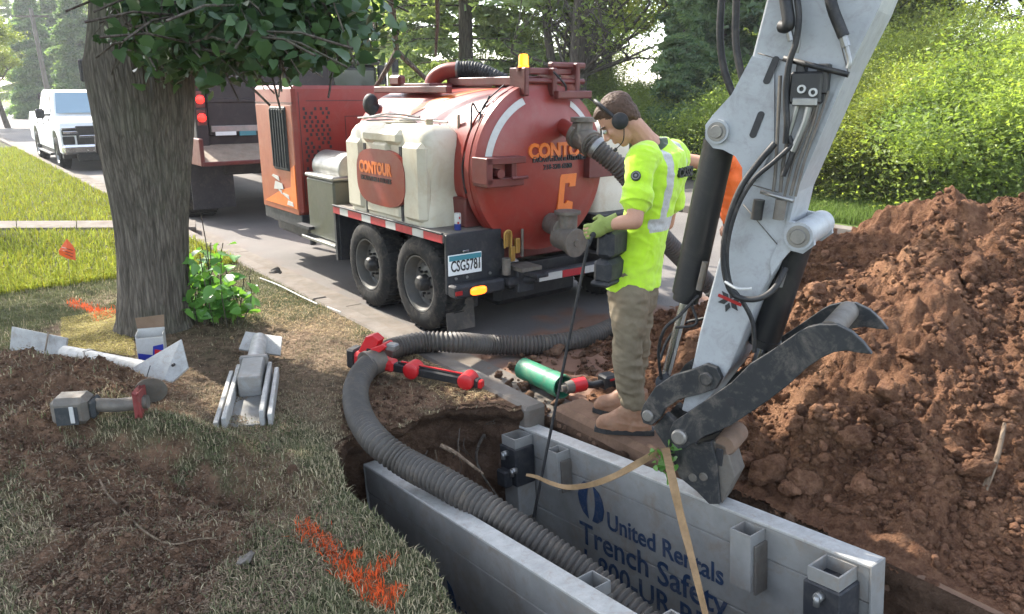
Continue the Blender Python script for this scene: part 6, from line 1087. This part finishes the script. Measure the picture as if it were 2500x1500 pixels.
    zb0, zb1 = W(1560, 574, 3.6).z, W(1560, 540, 3.6).z
    def post(co):
        d = co-np.array(ch[:]); s_ = d @ np.array(S_[:]); f_ = d @ np.array(Fw[:]); z = co[:, 2]; armd = np.minimum(polyd3(co, shL, eL), polyd3(co, shR, eR)); torso = (np.abs(s_) < .178)
        band = np.minimum(z-zb0, zb1-z); strap = np.minimum(.026-np.abs(np.abs(s_)-.105), z-zb0); k = np.where(torso, np.maximum(band, strap), -.01); zl = shL.lerp(eL, .62).z
        col = .098-np.linalg.norm(co-np.array((neck+Vector((.0, 0, -.02)))[:]), axis=1); return np.stack([np.clip(.5+k*12, 0, 1), np.clip(.5+col*12, 0, 1), 0*z], 1)
    def polyd3(co, a, c): a = np.array(a[:]); c = np.array(c[:]); d = c-a; t = np.clip(((co-a) @ d)/(d @ d), 0, 1); return np.linalg.norm(co-a-t[:, None]*d, axis=1)
    sh = blob('shirt', b, hiv.m, root, .006, 2, .006, 7.5, 12, post)
    bk = ch-Fw*.122-UP*.075; text('CASSE', 'back_print', M['ink'], fr(bk+S_*.055, -S_, UP), .062, sh, .012, .002)
    d = (eL-shL).normalized(); c = shL+d*.12; n_ = (Vector((-.35, -.9, .1))-d*d.dot(Vector((-.35, -.9, .1)))).normalized(); b = MB(); b.cyl(c+n_*.055, c+n_*.079, .023, n=24); bd = b.build('sleeve_badge', M['ink'], sh); b = MB(); b.lathe(c+n_*.0795, n_, [(0, .019), (.0008, .017), (0, .015)], 24, False); b.cyl(c+n_*.079, c+n_*.0802, .007, n=5); b.build('badge_mark', M['alu'], bd)
    # trousers
    kh = NT('khaki work trousers'); a = kh.noise(5, 6, .7); w_ = kh.noise(30, 4, .7); cc = kh.mix(kh.ramp(a, (.35, 0.), (.7, 1.)), (.15, .123, .083), (.24, .198, .138)); cc = kh.mix(kh.math('MULTIPLY', kh.ramp(kh.noise(3, 7, .75), (.5, 0.), (.72, 1.)), .5), cc, (.20, .12, .07)); kh.bump(w_, .4, .004); kh.out(cc, .9, 0, .15)
    wst = Vector((pel.x, pel.y, z0+.07)); b = MB(); b.loft([oring(wst, S_, Fw, .150, .110), oring(wst-UP*.08, S_, Fw, .155, .115), oring(pel, S_, Fw, .158, .118), oring(pel-UP*.09, S_, Fw, .14, .11)])
    chain(b, [hipL-UP*.02, hipL.lerp(kL, .5), kL, kL.lerp(aL, .5), aL+UP*.07], [.098, .086, .072, .067, .066]); chain(b, [hipR-UP*.02, hipR.lerp(kR, .5), kR, kR.lerp(aR, .5), aR+UP*.07], [.098, .086, .072, .067, .066])
    def folds(co): return np.zeros((len(co), 3))
    blob('trousers', b, kh.m, root, .0065, 2, .0085, 8., 31)
    b = MB(); b.lathe(wst+UP*.0-UP*.03, (0, 0, 1), [(0, .1), (.0, .1)], 4) if 0 else None
    # boots
    lea = paint('tan leather boots', (.27, .135, .075), .6, 0, .3, (.24, .16, .10), .5, 9, .08)
    for an_, yaw in ((aL, Vector((-.985, .12, 0))), (aR, Vector((-.96, .25, 0)))):
        f = yaw.normalized(); s = Vector((-f.y, f.x, 0)); g0 = Vector((an_.x, an_.y, .03)); b = MB(); heel = g0-f*.075; b.loft([oring(g0+f*.045, f, s, .150, .050, 24, .8), oring(g0+f*.045+UP*.035, f, s, .148, .05, 24, .8), oring(g0+f*.035+UP*.06, f, s, .135, .048), oring(g0+f*.005+UP*.09, f, s, .10, .045), oring(g0-f*.01+UP*.13, f, s, .068, .047), oring(g0-f*.012+UP*.22, f, s, .06, .052)]); b.ball(g0+f*.125+UP*.035, (.06, .05, .042), 14, 10)
        bt = blob('boot', b, lea, root, .006, 2, .003, 14, 8); b = MB(); b.prism([(x, y) for x, y in [((g0+f*a+s*c).x, (g0+f*a+s*c).y) for a, c in ((-.115, -.035), (-.06, -.042), (.05, -.05), (.14, -.048), (.195, -.02), (.20, .02), (.14, .048), (.05, .045), (-.06, .042), (-.115, .035))]], .008, .034); b.build('sole', M['rubber'], bt); b = MB()
        for k in range(4): q = g0+f*(.075-.022*k)+UP*(.078+.017*k); b.tube([q+s*.028, q+f*.012+UP*.010, q-s*.028], .0028, 5, 3)
        b.build('lace', M['tan'], bt)
    # gloves, console and belt
    gl = paint('lime work gloves', (.24, .30, .07), .7, 0, .2, (.25, .2, .13), .35, 16); b = MB(); d = (W(1455, 560, 3.56)-wL).normalized(); b.cyl(wL-d*.05, wL+d*.02, .040, .037, 16); b.ball(wL+d*.045, (.056, .046, .03), 12, 8, Matrix((d, Vector((-.1, 0, 1)).normalized(), d.cross(Vector((-.1, 0, 1)).normalized()))).transposed()); hand(b, wL, d, Vector((-.2, .95, -.1)), Vector((-.1, 0, 1)), None); blob('glove', b, gl, root, .005, 1)
    b = MB(); d = (W(1462, 575, 3.68)-wR).normalized(); b.cyl(wR-d*.05, wR+d*.02, .040, .037, 16); b.ball(wR+d*.045, .045); hand(b, wR, d, Vector((-.2, -.9, 0)), Vector((0, 0, 1)), None); blob('glove', b, gl, root, .005, 1)
    c = W(1492, 618, 3.64); FR = fr(c, Fw, UP) ; b = MB(Matrix(((Fw.x, S_.x, 0, c.x), (Fw.y, S_.y, 0, c.y), (0, 0, 1, c.z), (0, 0, 0, 1)))); b.box(-.05, .045, -.09, .09, -.015, .125, .02); b.box(-.045, .05, -.08, .10, -.14, -.02, .02); b.box(-.04, .06, -.085, .105, -.155, -.125, .01); cs = b.build('remote_console', M['navy'], root, bev=.004)
    b = MB(Matrix(((Fw.x, S_.x, 0, c.x), (Fw.y, S_.y, 0, c.y), (0, 0, 1, c.z), (0, 0, 0, 1))))
    for q in (-.05, 0, .05): b.cyl((.0, q, .125), (.0, q, .155), .008, n=8); b.ball((.0, q, .16), .012, 8, 6)
    b.build('joystick', M['rubber'], cs)
    # the rod in his hands
    rd = thing('probe_rod', W(1303, 1262, 3.45), 'long thin black rod held by the worker, reaching down into the trench', 'rod'); b = MB(); b.tube([W(1468, 552, 3.60), W(1452, 566, 3.55), W(1438, 600, 3.53), W(1425, 650, 3.53), W(1303, 1262, 3.46)], .0075, 8, 8); b.build('shaft', M['rubber'], rd); b = MB(); p, q = W(1468, 550, 3.61), W(1446, 578, 3.54); b.tube([p, W(1455, 562, 3.56), q], .014, 10, 3); b.build('grip', M['black'], rd)
    return root
worker()
def second():
    W = aty; root = thing('person', (W(1800, 880, 5.0).x, 5.0, -.12), 'person in an orange shirt reaching out a bare arm, mostly hidden behind the digger stick', 'person'); UP = Vector((0, 0, 1)); Y = 5.0
    shL, shR = W(1768, 392, Y-.12), W(1842, 395, Y+.14); S_ = (shL-shR); S_.z = 0; S_.normalize(); Fw = Vector((S_.y, -S_.x, 0)); Fw = Fw if Fw.x < 0 else -Fw; ch = (shL+shR)/2; pel = W(1812, 590, Y); hc = W(1795, 300, Y); hf = Vector((-.95, -.1, -.2)).normalized(); hs = Vector((-.1, -.99, 0)); hs = (hs-hf*hs.dot(hf)).normalized(); hu = hf.cross(hs); hu = hu if hu.z > 0 else -hu
    eL, wL = W(1712, 398, Y-.2), W(1640, 380, Y-.15); eR, wR = W(1850, 500, Y+.2), W(1790, 540, Y+.1); kL, kR = W(1812, 720, Y-.08), W(1825, 720, Y+.1); aL, aR = W(1815, 860, Y-.08), W(1830, 850, Y+.12)
    b = MB(); face(b, hc, hf, hs, hu); chain(b, [hc-hu*.05, W(1800, 365, Y), ch], [.055, .06, .075]); chain(b, [shL, eL, wL], [.052, .044, .031]); chain(b, [shR, eR, wR], [.052, .042, .03]); hand(b, wL, wL-eL, Vector((0, 0, -1)), Vector((0, -1, 0)), None); hand(b, wR, wR-eR, Vector((0, 0, -1)), Vector((0, -1, 0)), None)
    b.loft([oring(pel, S_, Fw, .15, .10), oring(pel.lerp(ch, .5), S_, Fw, .14, .10), oring(ch, S_, Fw, .16, .08)]); chain(b, [pel+S_*.08, kL, aL], [.085, .058, .045]); chain(b, [pel-S_*.08, kR, aR], [.085, .058, .045]); blob('body', b, SKIN, root, .007, 2)
    b = MB(); b.ball(hc-hf*.02+hu*.045, (.1, .082, .09), 20, 12, Matrix((hf, hs, hu)).transposed()); blob('hair', b, paint('dark hair', (.05, .03, .02), .6), root, .007, 1)
    b = MB(); b.loft([oring(pel.lerp(ch, .25), S_, Fw, .155, .12), oring(pel.lerp(ch, .45), S_, Fw, .155, .12), oring(pel.lerp(ch, .8), S_, Fw, .19, .13), oring(ch+UP*.02, S_, Fw, .16, .09), oring(ch+UP*.06, S_, Fw, .08, .065)]); chain(b, [shL, shL.lerp(eL, .5)], [.078, .07]); chain(b, [shR, shR.lerp(eR, .6)], [.078, .07]); blob('shirt', b, paint('orange safety shirt', (.75, .13, .015), .7, 0, .15, (.5, .2, .08), .2, 8), root, .01, 2, .008, 6, 5)
    b = MB(); b.loft([oring(pel.lerp(ch, .3), S_, Fw, .14, .105), oring(pel-UP*.08, S_, Fw, .15, .115)]); chain(b, [pel+S_*.08, kL, aL+UP*.06], [.095, .072, .06]); chain(b, [pel-S_*.08, kR, aR+UP*.06], [.095, .072, .06]); blob('trousers', b, paint('dark work trousers', (.06, .06, .07), .8, 0, .2), root, .01, 2, .006, 6, 3)
    for a in (aL, aR): b = MB(); b.ball((a.x-.06, a.y, -.065), (.14, .05, .055)); b.cyl((a.x, a.y, -.06), (a.x, a.y, .1), .055); blob('boot', b, M['tan'], root, .008, 2)
second()
# ---------------------------------------------------------------- grass, litter, paint
M['grass'] = None
def grassmat():
    t = NT('grass blades'); at = t.n('Attribute', _attribute_name='tint'); tr = t.n('BsdfTranslucent'); t.set(tr.inputs[0], at.outputs['Color']); ms = t.n('MixShader', Fac=.3); t.set(t.b.inputs['Base Color'], at.outputs['Color']); t.set(t.b.inputs['Roughness'], .7); t.set(t.b.inputs['Specular IOR Level'], .15)
    t.t.links.new(t.b.outputs[0], ms.inputs[1]); t.t.links.new(tr.outputs[0], ms.inputs[2]); t.t.links.new(ms.outputs[0], t.t.nodes['Material Output'].inputs[0]); return t.m
M['grass'] = grassmat()
def blades(name, n, u0, u1, v0, v1, hgt, wid, seed, label, pw=1., cols=None, zf=None, dens=None, lean=.5):
    g = np.random.default_rng(seed); u = u0+(u1-u0)*g.uniform(0, 1, n)**pw; v = g.uniform(v0, v1, n); x = ct*v-st*u; y = st*v+ct*u; px, py = projn(x, y, 0*x)
    w = (px > -420) & (px < 2600) & (py < 1620) & (y > .5) & ~inpoly(u, v, PITUV); x, y, px, py, u, v = (a[w] for a in (x, y, px, py, u, v)); dirt, dry, nn, n2 = lawn_tint(x, y)
    cl = vn(x*12, y*12, 0*x, 5)*.5+vn(x*4, y*4, 0*x, 6)*.5
    keep = g.uniform(0, 1, len(x)) < np.clip(1.05-1.02*dirt-.62*dry*(py < 960)-.35*dry+.35*cl, .10, 1)
    if dens is not None: keep &= g.uniform(0, 1, len(x)) < dens(px, py, u, v)
    x, y, px, py, dirt, dry, nn, n2, cl = (a[keep] for a in (x, y, px, py, dirt, dry, nn, n2, cl)); m = len(x); z = height(x, y) if zf is None else zf(x, y)
    H = hgt*g.uniform(.45, 1.3, m)*(1-.35*dry); a = g.uniform(0, 6.283, m); ln = np.abs(g.normal(lean, .35, m)); dx, dy = np.cos(a)*ln, np.sin(a)*ln; wx, wy = -np.sin(a+g.normal(0, .5, m)), np.cos(a); W_ = wid*g.uniform(.6, 1.4, m)
    P0 = np.stack([x, y, z-.006], 1); s_ = np.stack([wx*W_, wy*W_, 0*W_], 1); mid = P0+np.stack([dx*H*.35, dy*H*.35, H*.6], 1); tip = P0+np.stack([dx*H, dy*H, H*(1-.25*ln)], 1)
    V = np.stack([P0-s_, P0+s_, mid+s_*.7, mid-s_*.7, tip+s_*.1, tip-s_*.1], 1).reshape(-1, 3); f = (np.array([[0, 1, 2, 3], [3, 2, 4, 5]])[None]+6*np.arange(m)[:, None, None]).reshape(-1, 4)
    gr = np.array([.12, .135, .06]); gr2 = np.array([.24, .235, .135]); straw = np.array([.46, .39, .25]); r = g.uniform(0, 1, m)
    near = sstep(880, 1050, py); ps = np.clip(.12+.35*near+.55*dry+.25*nn, .05, .92); c = gr+(gr2-gr)*g.uniform(0, 1, m)[:, None]*(.4+.6*near[:, None]); c = np.where((r < ps)[:, None], straw*g.uniform(.6, 1.15, (m, 1)), c); c = c*g.uniform(.75, 1.25, (m, 1))
    pa = np.zeros(m)
    for poly, th in PAINT: d = polydist(px, py, poly, False); pa = np.maximum(pa, sstep(1.15, .45, d/th+.35*g.normal(0, 1, m)))
    c = np.where((g.uniform(0, 1, m) < pa*.95)[:, None], np.array([.75, .12, .03]), c)
    if cols is not None: c = cols(c, px, py, m, g)
    o = npmesh(name, V, f, M['grass'], {'tint': np.repeat(c, 6, 0)}); tag(o, label, 'grass', kind='stuff'); return m
k1 = blades('grass', 240000, 1.0, 4.3, -3.2, 2.48, .033, .0021, 1, 'mown grey green grass with dry blades on the lawn round the excavation', .9)
k2 = blades('grass', 150000, 4.2, 8.2, -4.8, 2.49, .038, .0026, 2, 'short grass under and around the shade tree', 1.)
k3 = blades('grass', 140000, 8.0, 30, -6, 2.49, .085, .006, 3, 'sunlit yellow green lawn down the street', 1.6, cols=lambda c, px, py, m, g: np.array([.27, .31, .04])*g.uniform(.6, 1.35, (m, 1))+np.array([.07, .03, 0])*(g.uniform(0, 1, (m, 1)) < .3), zf=lambda x, y: 0*x, dens=lambda px, py, u, v: np.where((py > 543) & (py < 566) & (px < 480), 0., 1.))
k4 = blades('grass', 60000, -3, 7.8, 9.9, 13., .16, .006, 4, 'tall weedy grass on the far side of the street', 1., cols=lambda c, px, py, m, g: np.array([.14, .21, .04])*g.uniform(.5, 1.3, (m, 1)), zf=lambda x, y: 0*x, dens=None)
print('blades', k1, k2, k3, k4)
# paint sprayed on the soil between the blades: orange crumbs of turf, plus dry litter
def litter(name, n, region, size, col, seed, label, cat='litter', zoff=.012, asp=.35):
    g = np.random.default_rng(seed); xs = np.array([p[0] for p in region]); ys = np.array([p[1] for p in region]); px = g.uniform(xs.min(), xs.max(), n*3); py = g.uniform(ys.min(), ys.max(), n*3); w = inpoly(px, py, region); px, py = px[w][:n], py[w][:n]
    P_ = np.array([gp(a, b_)[:] for a, b_ in zip(px, py)]); P_[:, 2] = height(P_[:, 0], P_[:, 1])+zoff; u, v = toUV(P_[:, 0], P_[:, 1]); P_ = P_[~inpoly(u, v, PITUV) & (v < 2.48)]; m = len(P_)
    d = g.normal(size=(m, 3)); d[:, 2] *= .3; d /= np.linalg.norm(d, axis=1)[:, None]; nn = g.normal(size=(m, 3))*.35+np.array([0, 0, 1]); s_ = np.cross(d, nn); s_ /= np.linalg.norm(s_, axis=1)[:, None]; L = size*g.uniform(.4, 1.5, (m, 1))
    V = np.stack([P_-d*L, P_+s_*L*asp, P_+d*L, P_-s_*L*asp], 1).reshape(-1, 3); c = np.array(col)*g.uniform(.5, 1.4, (m, 1)); o = npmesh(name, V, np.arange(m*4).reshape(-1, 4), M['grass'], {'tint': np.repeat(c, 4, 0)}); tag(o, label, cat, kind='stuff')
litter('bark_litter', 9000, [(180, 830), (300, 780), (470, 790), (640, 800), (1000, 850), (880, 960), (640, 1100), (420, 1010), (300, 900)], .010, (.24, .17, .11), 1, 'dry chips and twigs scattered over the ground in front of the tree')
litter('bark_litter', 24000, [(0, 900), (330, 950), (700, 1100), (900, 1300), (700, 1500), (0, 1500)], .007, (.22, .16, .11), 2, 'dry chips mixed into the torn turf in the foreground')
litter('straw', 9000, [(560, 740), (760, 700), (1010, 790), (1180, 860), (1300, 960), (1100, 990), (860, 830), (600, 800)], .016, (.42, .31, .17), 3, 'straw coloured dead grass lying along the kerb', asp=.12)
litter('straw', 16000, [(150, 780), (330, 760), (330, 880), (150, 860)], .014, (.40, .34, .12), 4, 'yellow dead grass left of the tree foot', asp=.12)
g = np.random.default_rng(8)
def groundclods(name, n, region, lo, hi, seed, label, mat):
    g = np.random.default_rng(seed); xs = [p[0] for p in region]; ys = [p[1] for p in region]; px = g.uniform(min(xs), max(xs), n*3); py = g.uniform(min(ys), max(ys), n*3); w = inpoly(px, py, region); px, py = px[w][:n], py[w][:n]; C = np.array([gp(a, b_)[:] for a, b_ in zip(px, py)]); u, v = toUV(C[:, 0], C[:, 1]); C[:, 2] = np.where(v < 2.5, height(C[:, 0], C[:, 1]), -.1); ok = ~inpoly(u, v, PITUV); C = C[ok]; R = lo*(hi/lo)**(g.uniform(0, 1, len(C))**2.6); C[:, 2] += R*.3; o = clods(name, C, R, mat, 2, seed); tag(o, label, 'soil clods', kind='stuff')
groundclods('soil_crumbs', 12000, DIRT, .002, .017, 21, 'dark crumbs and clods in the torn ground at lower left', M['soil'])
groundclods('soil_crumbs', 1500, RDIRT, .006, .05, 22, 'dark crumbs of soil spilled on the road behind the worker', M['soil'])
groundclods('soil_crumbs', 900, DIRT2, .004, .02, 23, 'crumbs of soil along the rim of the pit', M['soil'])
# a few stones one can tell apart
for i, (px, py, r, lab) in enumerate(((238, 1005, .035, 'brown stone behind the battery of the cut-off saw'), (470, 1265, .05, 'rounded clod below the turf edge at lower left'), (715, 1155, .045, 'flat tan stone on the grass left of the pit'), (603, 1370, .035, 'small grey stone at the lower lawn'), (1880, 1165, .085, 'big rounded clod beside the coupler, right of its face'), (1925, 1205, .065, 'smaller clod at the very foot of the heap beside the trench'), (1820, 1135, .07, 'brown clod just right of the coupler roller'), (1355, 858, .05, 'dark clod lying against the grey hose on the road'), (1420, 808, .035, 'small dark clod behind the hose on the road'), (672, 668, .05, 'pale broken block by the kerb'))):
    p = on(px, py) if px < 1300 else (onpile(px, py) if px > 1700 else gp(px, py, -.07)); o = clods('stone', np.array([[0, 0, r*.3]]), np.array([r]), M['pile'] if px > 1700 else (M['concrete'] if px in (672, 603) else M['soil']), 3, 90+i); o.location = p; tag(o, lab, 'stone')
# ---------------------------------------------------------------- summer haze over the far end of the street
hz = MB(STREET); hz.box(-160, 60, -14, 150, -3.4, 21); ho = hz.build('haze', None); ht = NT('haze'); ht.t.nodes.remove(ht.b); pv = ht.n('VolumePrincipled', Density=.0010, Anisotropy=.3); pv.inputs['Color'].default_value = (.93, .96, 1, 1); ht.t.links.new(pv.outputs[0], ht.t.nodes['Material Output'].inputs['Volume']); ho.data.materials.append(ht.m); tag(ho, kind='stuff')
